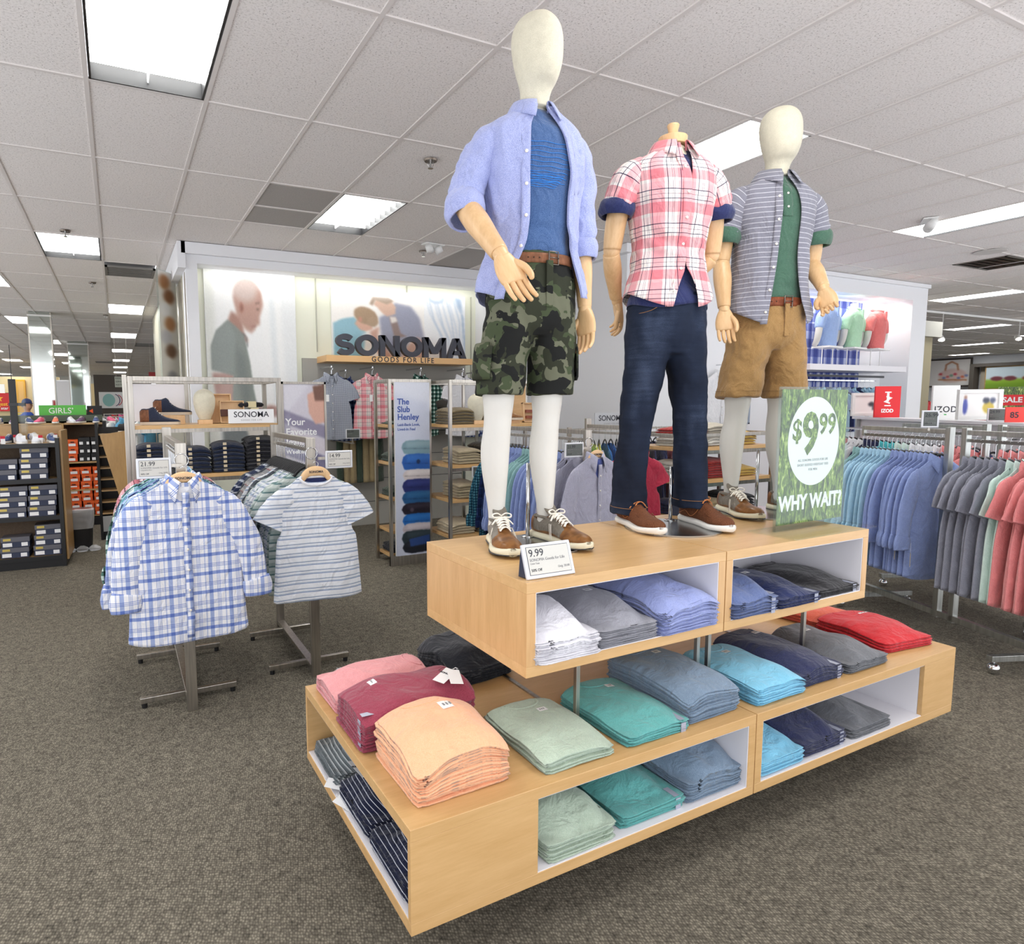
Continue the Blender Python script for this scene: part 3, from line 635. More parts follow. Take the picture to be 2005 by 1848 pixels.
TEEB = cloth('blue heather jersey', (52, 80, 128), (86, 114, 158), .6, 700); NAVYT = cloth('navy jersey', (36, 42, 84), (52, 60, 104), .4); GREENT = cloth('forest green jersey', (58, 90, 76), (88, 122, 102), .6)
PINKPL = plaid('pink white and navy plaid', 0, [(0, (242, 186, 192)), (.26, (250, 244, 240)), (.36, (52, 58, 92)), (.384, (250, 244, 240)), (.46, (250, 246, 242)), (.52, (118, 104, 128)), (.532, (250, 246, 242)), (.58, (118, 104, 128)), (.592, (250, 246, 242)), (.70, (246, 206, 208)), (.78, (52, 58, 92)), (.802, (242, 186, 192))],
    [(0, (240, 182, 188)), (.3, (250, 240, 238)), (.38, (60, 66, 98)), (.402, (250, 246, 242)), (.52, (120, 108, 130)), (.532, (250, 246, 242)), (.66, (60, 66, 98)), (.68, (252, 232, 232)), (.9, (250, 246, 242))], .118, .128)
GSTRIPE = plaid('grey chambray with white stripes', 0, None, [(0, (138, 138, 150)), (.89, (216, 216, 224))], 1, .0215)
BELT1 = cloth('tan leather', (118, 78, 56), (138, 92, 66), .5, 60, .45, 0); BELT2 = cloth('chestnut leather', (116, 62, 40), (142, 80, 54), .5, 60, .35, 0)
BUCKLE = plain('antique buckle metal', (120, 112, 104), .3, 1); BTN = plain('pearl button', (238, 234, 224), .3)
LEA = cloth('glossy brown leather', (112, 74, 42), (140, 96, 56), .5, 30, .28, 0); LEA2 = cloth('russet suede leather', (96, 58, 38), (120, 76, 52), .5, 300, .7, 0)
FELT = cloth('grey felt', (104, 98, 88), (134, 126, 114), .6, 900); SOLE = plain('cream rubber sole', (226, 220, 194), .55); SOLEW = plain('white rubber sole', (240, 238, 232), .55)
LACE = cloth('cream lace', (232, 226, 212), (246, 240, 228), .3, 1500); LACE2 = plain('tan leather lace', (192, 120, 66), .6)
DISC = plain('polished steel base', (176, 178, 178), .22, 1); INSIDE = plain('dark shoe lining', (58, 50, 42), .9)
CL = bpy.data.textures.new('cloth folds', 'CLOUDS'); CL.noise_scale = .09; CL.noise_depth = 2
CL2 = bpy.data.textures.new('fine creases', 'CLOUDS'); CL2.noise_scale = .035; CL2.noise_depth = 3
def fuse(o, vox=.008, disp=0, tex=None, smooth=2):
    m = o.modifiers.new('remesh', 'REMESH'); m.mode = 'VOXEL'; m.voxel_size = vox; m.use_smooth_shade = True
    s = o.modifiers.new('smooth', 'SMOOTH'); s.iterations = smooth; s.factor = .5
    if disp:
        d = o.modifiers.new('folds', 'DISPLACE'); d.texture = tex or CL; d.strength = disp; d.mid_level = .5; d.texture_coords = 'LOCAL'
    return o
def shoe(parent, x, y, rz, kind='sneaker', L=.305, side=1):
    """heel at y=+.06, toe at -y; sole on z=0"""
    def half(u, s):   # outline half widths at u 0 heel .. 1 toe
        k = [(0, .018, .018), (.04, .028, .028), (.15, .034, .034), (.35, .034, .031), (.55, .043, .034), (.7, .049, .043), (.85, .041, .042), (.95, .023, .03), (1, .006, .014)]
        a, b = pint(k, u); return a, b
    root = bpy.data.objects.new('shoe', None); COL.objects.link(root); root.empty_display_size = .03; root.parent = parent; root.location = (x, y, 0); root.rotation_euler = (0, 0, rz); root.scale = (1.16, 1.14, 1.14)
    def section(u, z0, z1, grow, topw=1.0, rnd=.35):
        a, b = half(u, 0); a += grow; b += grow; yy = .06-u*L
        out = []
        if side < 0: a, b = b, a
        for q in range(16):
            th = 2*pi*q/16; cx = cos(th); sz = sin(th)
            wx = (a if cx > 0 else b)*sgnp(cx, .6); zz = (z0+z1)/2+(z1-z0)/2*sgnp(sz, .75); tp = 1 if zz < z0+(z1-z0)*.4 else 1-(1-topw)*((zz-z0-(z1-z0)*.4)/((z1-z0)*.6))
            out.append((wx*tp, yy, zz))
        return out
    def body(us, fz0, fz1, grow, tw, name, m, par):
        v, f = [], []
        for u in us: v += section(u, fz0(u), fz1(u), grow, tw(u))
        n = len(us)
        for j in range(n-1):
            for q in range(16): f.append([j*16+q, (j+1)*16+q, (j+1)*16+(q+1) % 16, j*16+(q+1) % 16])
        f.append(list(range(16))); f.append([(n-1)*16+q for q in range(16)][::-1])
        fm = None
        if name == 'upper' and kind == 'sneaker':
            fm = [1 if (j < n-1 and .10 < us[j] < .60 and q in (15, 0, 1, 6, 7, 8)) else 0 for j in range(n-1) for q in range(16)]+[0, 0]
        o = mesh(name, v, f, m, par, mats=[FELT] if fm else None, fm=fm); return o
    us = [0, .01, .03]+[.06+.86*k/16 for k in range(17)]+[.955, .98, .993, 1]
    lift = lambda u: .004+.014*max(0, u-.72)**1.3*3
    topk = [(0, .078), (.08, .086), (.2, .074), (.33, .09), (.42, .094), (.55, .078), (.68, .060), (.8, .052), (.92, .043), (1, .028)]
    topz = lambda u: pint(topk, u)[0]+lift(u)-.004
    twf = lambda u: pint([(0, .85), (.12, .97), (.28, .93), (.42, .52), (.6, .5), (.75, .6), (1, .75)], u)[0]
    st = 0
    if kind == 'sneaker':
        body(us, lambda u: lift(u)+.015, topz, -.001, twf, 'upper', LEA, root)
        for q in range(2):
            for s in (1, -1):
                a, b = half(.5+.04*q, 0); put('stitched_stripe', tube([(s*(a+.003), .06-(.50+.035*q)*L, .02), (s*(a*.93), .06-(.46+.035*q)*L, .045), (s*a*.74, .06-(.42+.035*q)*L, .066)], [.0012], 6), LACE, root)
    else:
        body(us, lambda u: lift(u)+.015, lambda u: topz(u)+.004, -.001, twf, 'upper', LEA2, root)
        P = []
        for q in range(15):
            u = .6+.34*sin(pi*q/14); w = cos(pi*q/14); a, b = half(min(u, .93), 0); P.append((w*a*.66, .06-u*L, topz(u)-.003-.004*abs(w)))
        put('toe_seam', tube(P, [.0018], 6), LEA2, root)
        for s in (1, -1):
            put('stitching', tube([(s*.034, .035, .035), (s*.036, -.01, .052), (s*.036, -.045, .036), (s*.034, -.075, .05), (s*.026, -.09, .075)], [.0009], 5), LACE2, root)
    body(us, lambda u: lift(u)-.003, lambda u: lift(u)+.024, .0045, lambda u: 1, 'sole', SOLE if kind == 'sneaker' else SOLEW, root)
    if kind == 'sneaker': body(us, lambda u: lift(u)-.002, lambda u: lift(u)+.004, .0055, lambda u: 1, 'outsole_line', DARKP, root)
    put('collar_lining', tube([(.028*cos(a), 0.0-.047*sin(a)*1.0, .077+.012*(sin(a) < 0)*0+.006*cos(a)**2) for a in [2*pi*q/14 for q in range(15)]], [.0055], 8), FELT if kind == 'sneaker' else LEA2, root)
    tg = mesh('tongue', *cat(tube([(0, -.075, .075), (0, -.05, .092), (0, -.028, .112), (0, -.018, .125)], [(.018, .004), (.021, .004), (.024, .004), (.02, .003)], 10))[:2], FELT if kind == 'sneaker' else LEA2, root)
    lc = LACE if kind == 'sneaker' else LACE2; n = 6 if kind == 'sneaker' else 3; r = .0034 if kind == 'sneaker' else .0024
    for q in range(n):
        u = .37+.042*q; yy = .06-u*L; z = topz(u)+(.003 if kind == 'sneaker' else .009); w = .021-.0008*q
        lo = put('lace', cat(tube([(-w, yy, z-.011), (-w*.6, yy-.004, z-.001), (0, yy-.009, z+.0025), (w*.6, yy-.014, z-.002), (w, yy-.018, z-.011)], [(r*1.3, r*.55)], 8), tube([(w, yy, z-.010), (w*.6, yy-.004, z), (0, yy-.009, z+.001), (-w*.6, yy-.014, z-.002), (-w, yy-.018, z-.010)], [(r*1.3, r*.55)], 8)), lc, root)
    bo = []
    for s in (1, -1):
        bo.append(tube([(0, -.058, .103), (s*.014, -.062, .112), (s*.030, -.066, .108), (s*.026, -.072, .1), (s*.006, -.066, .1)], [(r, r*.6)], 8)); bo.append(tube([(0, -.06, .1), (s*.02, -.075, .092), (s*.034, -.082, .078)], [(r, r*.6)], 8))
    put('lace_bow', cat(*bo), lc, root)
    return root
def hand(parent, M, side, curl, spread=1.0, thumb=.5, fcurl=None):
    """beech artist's hand: wrist at origin, fingers along -z, palm faces -y*side.. ; side=+1 thumb towards +x"""
    root = bpy.data.objects.new('hand', None); COL.objects.link(root); root.parent = parent; root.matrix_local = M; root.empty_display_size = .02
    put('wrist_joint', tube(*ballend([(0, 0, .012), (0, 0, -.006)], [.0235, .0235], k=.5), 16), MWOOD, root)
    pk = [(-.098, .034, .011, .0, 0), (-.092, .040, .014, 0, 0), (-.07, .0425, .0155, 0, 0), (-.045, .0405, .0165, 0, 0), (-.02, .033, .018, 0, 0), (-.004, .026, .019, 0, 0), (.004, .020, .016, 0, 0)]
    put('palm', loft(pk, 24, 18, .85), MWOOD, root)
    lens = [.066, .078, .083, .074]; xs = [-.030, -.0105, .0095, .0295]
    for q in range(4):
        x = xs[q]*side; l = lens[q]; c = (fcurl[q] if fcurl else curl); a = xs[q]*5.5*side*spread*.35
        P = [Vector((x, 0, -.092))]; ang = c*.45; seg = (.45, .30, .25)
        for s_ in range(3):
            d = Vector((sin(a)*cos(ang), -sin(ang), -cos(ang)*cos(a))); P.append(P[-1]+d*l*seg[s_]); ang += c*.9
        rr = [.0092, .0088, .0076, .0062] if q else [.0082, .0076, .0066, .0056]
        put('finger', tube(*ballend(P, rr), 12), MWOOD, root)
    tx = side
    P = [Vector((.028*tx, -.006, -.040)), Vector((.040*tx, -.016-.008*thumb, -.066)), Vector((.043*tx, -.022-.014*thumb, -.096)), Vector((.038*tx, -.026-.02*thumb, -.112))]
    put('thumb', tube(*ballend(P, [.0125, .0112, .0098, .0078]), 12), MWOOD, root)
    for z in (-.072, -.094):
        v, f, u = cyl(.0018, -.001, .001, 10); put('dowel_hole', ([Matrix.Translation((.0605*tx if z < -.08 else .0585*tx, -.02, z)) @ Matrix.Rotation(pi/2, 4, 'Y') @ Vector(p) for p in v], f), HOLE, root)
    return root
def along(p0, p1, roll):
    """matrix with local -z running from p0 to p1; roll about it"""
    p0, p1 = Vector(p0), Vector(p1); z = (p0-p1).normalized(); x = Vector((1, 0, 0)); y = z.cross(x).normalized(); x = y.cross(z)
    return Matrix.Translation(p1) @ Matrix((x, y, z)).transposed().to_4x4() @ Matrix.Rotation(roll, 4, 'Z')
def forearm(parent, a, b, r0=.036, r1=.026, name='forearm'):
    return put(name, tube(*ballend([a, Vector(a).lerp(Vector(b), .35), Vector(a).lerp(Vector(b), .75), b], [r0*.96, r0*1.04, (r0+r1)/2*.97, r1], k=.45), 20), MWOOD, parent)
def garment(name, prof, hem, top, th0, th1, m, parent, folds, nv=46, nth=90, thick=.003, e=.92, uvk=.18, off=0):
    """open or closed shell around the trunk. prof(z)->(rx, ry, cx, cy); th0(t)/th1(t) = front edges at t 0 hem .. 1 top"""
    v, f, uv = [], [], []
    for j in range(nv+1):
        t = j/nv; a0, a1 = th0(t), th1(t); span = 2*pi-(a1-a0)
        for i in range(nth+1):
            th = a1+span*i/nth; z = hem(th)+(top-hem(th))*t; rx, ry, cx, cy = prof(z); d = max(-.003, folds(th, z))+off
            x, y = ringpt(cx, cy, rx+d, ry+d, th, e); v.append((x, y, z)); tt = th if th < pi else th-2*pi; uv.append((tt*uvk, z))
    W = nth+1
    for j in range(nv):
        for i in range(nth): a = j*W+i; f.append([a, a+W, a+W+1, a+1])
    # unwrap seam of the uv at the back
    o = mesh(name, v, f, m, parent, uv=[(u if u >= 0 or True else u, w) for u, w in uv])
    return solid(o, thick)
def fixuv(o):
    lay = o.data.uv_layers[0].data
    for p in o.data.polygons:
        us = [lay[l].uv[0] for l in p.loop_indices]
        if max(us)-min(us) > .5:
            for l in p.loop_indices:
                if lay[l].uv[0] < 0: lay[l].uv[0] += 2*pi*.18
def strip(name, prof, pts, w, m, parent, folds, off, e=.92, thick=.0015, side=0):
    """band of width w (radians) lying on the garment surface along pts [(th, z)...]"""
    v, f, n = [], [], 40
    for j in range(n+1):
        th, z = cint(pts, j/n); rx, ry, cx, cy = prof(z)
        for i in range(4):
            a = th+w*(i/3-.5+side*.5); d = folds(a, z)+off; x, y = ringpt(cx, cy, rx+d, ry+d, a, e); v.append((x, y, z))
    for j in range(n):
        for i in range(3): a = j*4+i; f.append([a, a+4, a+5, a+1])
    o = mesh(name, v, f, m, parent, uv=[(p[0], p[2]) for p in v]); return solid(o, thick)
def patch(name, prof, a0, a1, z0, z1, m, parent, folds, off, e=.92, n=7):
    v, f = [], []
    for j in range(n+1):
        for i in range(n+1):
            a = a0+(a1-a0)*i/n; z = z0+(z1-z0)*j/n; rx, ry, cx, cy = prof(z); d = folds(a, z)+off; x, y = ringpt(cx, cy, rx+d, ry+d, a, e)
            v.append((x, y, z-(.016*(1-abs(2*i/n-1)) if j == 0 else 0)))
    for j in range(n):
        for i in range(n): a = j*(n+1)+i; f.append([a, a+1, a+n+2, a+n+1])
    return solid(mesh(name, v, f, m, parent), .002)
def collar(parent, m, th0, th1, z, rx, ry, cx, cy, h=.034, leaf=.05, point=.022, flare=.028, tilt=.012):
    """standing band with a folded leaf, open at the front between th0 and th1"""
    span = 2*pi-(th1-th0); n = 44; v, f, uv = [], [], []
    prof = [(0, 0), (.001, h*.5), (-.001, h), (.004, h+.004), (.011, h), (.017+flare*.2, h-leaf*.35), (.020+flare*.4, h-leaf*.7), (.022+flare*.55, h-leaf)]
    for i in range(n+1):
        th = th1+span*i/n; ed = max(0, 1-min(i, n-i)/7.0); 
        zt = tilt*(-cos(th))
        for k, (o_, hh) in enumerate(prof):
            ex = ed*ed; lp = hh-(point*ex if k >= 5 else 0)*(k-4)/3; oo = o_+(flare*.5*ex*(k-4)/3 if k >= 5 else 0)
            a = th
            if k >= 6 and ed > 0: a = th+(.12 if i > n/2 else -.12)*ed*-1*(k-5)*.35
            x, y = ringpt(cx, cy, rx+oo, ry+oo, a, 1); v.append((x, y, z+lp+zt)); uv.append((th*.07, lp))
    K = len(prof)
    for i in range(n):
        for k in range(K-1): a = i*K+k; f.append([a, a+1, a+K+1, a+K])
    return solid(mesh('collar', v, f, m, parent, uv=uv), .0028)
def sleeve(name, path, r, m, parent, seed, amp=.007, n=28, mm=40, cuff=None, inner=None):
    def d(th, t): return amp*(nz(cos(th)*1.6+seed, sin(th)*1.6, t*5+seed)+.6*nz(cos(th)*2.5, sin(th)*2.5+seed, t*13))*(.4+.6*t)
    o = put(name, tube(path, r, n, mm, caps=False, disp=d), m, parent); solid(o, .003)
    if cuff:
        P, rr, cm = cuff
        c = put('rolled_cuff', tube(P, rr, n, 14, caps=False, disp=lambda th, t: .006*nz(cos(th)*2+seed, sin(th)*2, t*2)-.004*(abs(t-.5)*2)**3), cm, parent); solid(c, .008)
    return o
def build_pants(name, parent, m, hips, lg, rg, vox=.008, disp=.012, tex=None):
    """hips rows (z, rx, ry, cx, cy) closed; leg rows the same"""
    p = cat(loft(hips, 40, e=.9), loft(lg, 32, e=.95), loft(rg, 32, e=.95))
    return fuse(mesh(name, p[0], p[1], m, parent), vox, disp, tex)
def belt(parent, m, rows, th_buckle):
    z0, z1, rx, ry, cx, cy = rows; v, f, _ = loft([(z0, rx, ry, cx, cy), ((z0+z1)/2, rx+.001, ry+.001, cx, cy), (z1, rx, ry, cx, cy)], 56, 4, .9, caps=(False, False))
    b = solid(mesh('belt', v, f, m, parent), .005)
    x, y = ringpt(cx, cy, rx+.008, ry+.008, th_buckle, .9); zc = (z0+z1)/2; h = (z1-z0)/2+.005; w = .020
    M = Matrix.Translation((x, y, zc)) @ Matrix.Rotation(th_buckle, 4, 'Z')
    bk = put('buckle', xf(tube([(-w, 0, -h), (w, 0, -h), (w, 0, h), (-w, 0, h), (-w, 0, -h)], [.0026], 8, sm=False), M), BUCKLE, b); put('prong', xf(tube([(-w, -.003, 0), (w, -.003, 0)], [.0018], 6, sm=False), M), BUCKLE, b)
    for q in range(3):
        a = th_buckle-.28-.13*q; X, Y = ringpt(cx, cy, rx+.0042, ry+.0042, a, .9); put('belt_hole', xf(cyl(.0028, -.0006, .0006, 10), Matrix.Translation((X, Y, zc)) @ Matrix.Rotation(a, 4, 'Z') @ Matrix.Rotation(pi/2, 4, 'X')), HOLE, b)
    return b
HEADK = [(1.565, .050, .053, 0, .012), (1.60, .050, .055, 0, .010), (1.625, .054, .062, 0, .002), (1.645, .062, .076, 0, -.010), (1.675, .072, .090, 0, -.014), (1.71, .080, .098, 0, -.012), (1.75, .085, .103, 0, -.007), (1.79, .086, .103, 0, -.002), (1.825, .080, .095, 0, .002), (1.85, .066, .078, 0, .004), (1.867, .045, .053, 0, .005), (1.877, .012, .014, 0, .006)]
def seam(th, z): return .0035*max(0, cos(th))**14*(1 if z > 1.64 else 0)
def buttons(parent, prof, pts, folds, off, e=.92, r=.0058):
    for th, z in pts:
        rx, ry, cx, cy = prof(z); d = folds(th, z)+off; x, y = ringpt(cx, cy, rx+d, ry+d, th, e)
        put('button', xf(cyl(r, -.0012, .0018, 14), Matrix.Translation((x, y, z)) @ Matrix.Rotation(th, 4, 'Z') @ Matrix.Rotation(pi/2, 4, 'X')), BTN, parent)
def base(parent, x, y, rod, r=.17, name='base'):
    put('base_plate', cyl(r, 0, .006, 56, x, y), DISC, parent, smooth=False)
    put('support_rod', cat(tube([(rod[0], rod[1], .006), (rod[0], rod[1], rod[2])], [.008], 12, sm=False), cyl(.026, .006, .010, 24, rod[0], rod[1])), CHROME, parent)
TRUNK = [(.80, .150, .105), (.90, .158, .108), (1.02, .145, .100), (1.10, .138, .096), (1.20, .148, .104), (1.32, .168, .116), (1.42, .180, .112), (1.48, .175, .098), (1.515, .130, .078), (1.545, .075, .064), (1.57, .052, .054)]
def trunk(parent, z0=.8, m=LEGW, cy=.03, legs=None, n='body', scale=.93):
    T_ = [(z, rx*scale, ry*scale, 0, cy) for z, rx, ry in TRUNK if z >= z0]; parts = [loft(T_, 36)]
    if legs: parts += [loft(l, 28) for l in legs]
    p = cat(*parts); return fuse(mesh(n, p[0], p[1], m, parent), .009, 0)
def legk(xa, xk, xh, ya=.09, s=1, yk=.055, yh=.03):
    """ankle to hip"""
    return [(.05, .030, .036, xa, ya), (.085, .030, .034, xa, ya), (.13, .032, .037, xa*.98+xk*.02, ya), (.20, .040, .047, xa*.85+xk*.15, ya+.004), (.30, .051, .058, xa*.6+xk*.4-.004, ya*.6+yk*.4+.012), (.37, .054, .061, xa*.45+xk*.55-.004, ya*.4+yk*.6+.012), (.44, .051, .056, xk, yk+.008), (.49, .052, .055, xk, yk), (.535, .056, .062, xk, yk-.004), (.60, .062, .068, xk*.9+xh*.1, yk), (.72, .068, .076, xh*.7+xk*.3, yh*.7+yk*.3), (.84, .060, .07, xh*.8, yh)]
UPZ = UZ1+.0008
# ---- mannequin 1: oxford shirt over graphic tee, camouflage shorts
def m1():
    t = thing('mannequin', 'tall egg-headed mannequin in open light blue shirt and camouflage shorts', 'mannequin', (1.38, 2.0, UPZ), -.14, 'dressed mannequins on the display table')
    LL, RL = legk(-.108, -.118, -.09), legk(.10, .082, .09)
    trunk(t, legs=(LL, RL)); put('head', loft(HEADK, 48, 60, disp=seam), LINEN, t)
    shoe(t, -.102, .085, -.24, side=-1); shoe(t, .104, .095, .12, side=1); base(t, .02, .0, (.045, .13, .30))
    hips = [(.775, .10, .085, -.0, .03), (.80, .15, .105, 0, .03), (.86, .168, .12, 0, .03), (.93, .168, .12, 0, .03), (1.0, .155, .112, 0, .03), (1.045, .146, .106, 0, .03), (1.065, .143, .104, 0, .03)]
    ll = [(.565, .087, .094, -.118, .045), (.58, .088, .095, -.118, .045), (.68, .088, .098, -.108, .04), (.78, .092, .105, -.088, .032), (.87, .088, .105, -.076, .03)]
    rl = [(.565, .085, .092, .092, .045), (.58, .085, .092, .092, .045), (.68, .086, .096, .09, .04), (.78, .09, .104, .084, .032), (.87, .088, .105, .076, .03)]
    sh = build_pants('shorts', t, CAMO, hips, ll, rl, .007, .016)
    for s, cx in ((-1, -.118), (1, .092)):   # cargo pockets, flaps
        k = loft([(.62, .0935, .099, cx, .042), (.63, .098, .102, cx-.0*s, .042), (.74, .099, .106, cx*.92, .038), (.75, .094, .103, cx*.92, .038)], 40, 10, .95, caps=(False, False))
        vv, ff = [], []; idx = {}
        for q in k[1]:
            c = sum((Vector(k[0][i]) for i in q), Vector())/4; an = math.atan2(c.x-cx, -(c.y-.04)); 
            if (s < 0 and -2.5 < an < -.75) or (s > 0 and .75 < an < 2.5): ff.append(q)
        solid(mesh('cargo_pocket', k[0], ff, CAMO, t), .006)
    box('fly', (.0, .026, -.095, -.088, .87, 1.03), CAMO, t, .002)
    belt(t, BELT1, (1.022, 1.056, .150, .111, 0, .03), .16)
    # tee
    tp = lambda z: (lambda a: (a[0]*1.0, a[1]*1.0, 0, .03))(pint([(z_, r_, q_) for z_, r_, q_ in TRUNK], z))
    tf = lambda th, z: .004*nz(sin(th)*2, cos(th)*2, z*9)+.006*nz(sin(th)*1.5, cos(th), z*26)*max(0, 1-abs(z-1.1)/.12)+.004*math.exp(-((z-1.085)/.03)**2)
    garment('graphic_tee', tp, lambda th: 1.05, 1.552, lambda k: pi, lambda k: pi, TEEB, t, tf, off=.001, thick=.002)
    put('tee_neckband', tube([(.064*sin(a), .03-.064*cos(a), 1.548+.012*-cos(a)) for a in [2*pi*q/20 for q in range(21)]], [.0055], 8), TEEB, t)
    PR = plain('bright blue print ink', (44, 130, 214), .7); parts = []
    def onto(th, z, o=.0035): rx, ry, cx, cy = tp(z); d = max(-.003, tf(th, z))+o; return ringpt(cx, cy, rx+d, ry+d, th, .92)+(z,)
    for q in range(16):
        z = 1.425-q*(.0165 if q < 9 else .007)-(.05 if q >= 9 else 0)*.9; a1 = .62-.01*q if q < 6 else .5-.035*(q-6)
        parts.append(tube([onto(-.55+(a1+.55)*k/9, z+.002*sin(k*1.9+q)) for k in range(10)], [.0011], 5, 27))
    put('chest_print', cat(*parts), PR, t)
    # shirt
    sp = lambda z: pint([(.86, .212, .150, 0, .03), (.93, .205, .147, -.004, .03), (1.0, .190, .136, -.003, .03), (1.08, .170, .122, 0, .03), (1.16, .164, .118, 0, .03), (1.25, .172, .124, 0, .03), (1.33, .184, .132, 0, .03), (1.41, .190, .130, 0, .03), (1.455, .190, .120, 0, .03), (1.49, .178, .106, 0, .03), (1.52, .140, .092, 0, .028), (1.545, .092, .078, 0, .025), (1.565, .070, .068, 0, .022)], z)
    def fo(th, z):
        lo = max(0, min(1, (1.3-z)/.35))
        return .006*nz(sin(th)*1.6, cos(th)*1.6, z*2.2)+lo*.010*sin(th*5+2*z)*(.4+.6*abs(sin(th)))+.016*nz(sin(th)*2.2+4, cos(th)*2.2, z*7+th)+.009*nz(sin(th)*5, cos(th)*5, z*12+2*th)+.013*nz(3+sin(th)*2, cos(th)*2, z*17+th)*math.exp(-((z-1.1)/.1)**2)
    hem = lambda th: .885+.055*(abs(sin(th))**2.2)+(.02 if 0 < (th % (2*pi)) < pi else 0)-(.02*max(0, cos(th+.6)) if pi < (th % (2*pi)) else .028*max(0, cos(th)))
    A0 = [(-.80,), (-.62,), (-.40,), (-.34,), (-.34,), (-.30,), (-.20,)]; A1 = [(.74,), (.70,), (.60,), (.52,), (.46,), (.34,), (.20,)]
    e0 = lambda k: cint(A0, k)[0]; e1 = lambda k: cint(A1, k)[0]
    s = garment('shirt', sp, hem, 1.562, e0, e1, OXFORD, t, fo, thick=.0025)
    zt_ = lambda th, k: hem(th)+(1.562-hem(th))*k
    strip('placket', sp, [(e0(k/8), zt_(e0(k/8), k/8)) for k in range(9)], .18, OXFORD, t, fo, .0045, side=-1)
    strip('placket', sp, [(e1(k/8), zt_(e1(k/8), k/8)) for k in range(9)], .16, OXFORD, t, fo, .0045, side=1)
    buttons(t, sp, [(e0(k)-.075, zt_(e0(k), k)) for k in (.14, .29, .44, .59, .74, .88)], fo, .0072)
    patch('chest_pocket', sp, .60, 1.02, 1.28, 1.405, OXFORD, t, fo, .0035)
    collar(t, OXFORD, -.30, .42, 1.553, .062, .062, 0, .02)
    sleeve('sleeve', [(-.115, .03, 1.47), (-.165, .03, 1.43), (-.205, .04, 1.365), (-.238, .045, 1.29), (-.256, .03, 1.225)], [(.052, .056), (.055, .066), (.057, .064), (.060, .062), (.060, .058)], OXFORD, t, 3, cuff=([(-.252, .040, 1.245), (-.262, .02, 1.205), (-.262, .0, 1.17)], [.064, .069, .060], OXFORD), amp=.017)
    sleeve('sleeve', [(.115, .03, 1.47), (.165, .03, 1.43), (.195, .04, 1.36), (.207, .045, 1.25), (.210, .04, 1.15), (.210, .03, 1.09)], [(.052, .056), (.054, .066), (.054, .064), (.052, .060), (.050, .055), (.048, .052)], OXFORD, t, 7, cuff=([(.210, .03, 1.135), (.210, .028, 1.10), (.210, .025, 1.068)], [.051, .054, .049], OXFORD), amp=.016)
    a, b = (-.262, .01, 1.215), (-.222, -.185, 1.022); forearm(t, a, b, .042, .031)
    hand(t, along(a, (-.219, -.200, 1.007), 0) @ Matrix.Rotation(.28, 4, 'X') @ Matrix.Rotation(-.12, 4, 'Y') @ Matrix.Rotation(-.2, 4, 'Z') @ Matrix.Scale(1.1, 4), 1, .16, .6, .1)
    a, b = (.210, .03, 1.10), (.208, -.0, .895); forearm(t, a, b, .034, .026); hand(t, along(a, (.208, -.003, .882), -1.2), -1, .35, .3, .4)
    return t
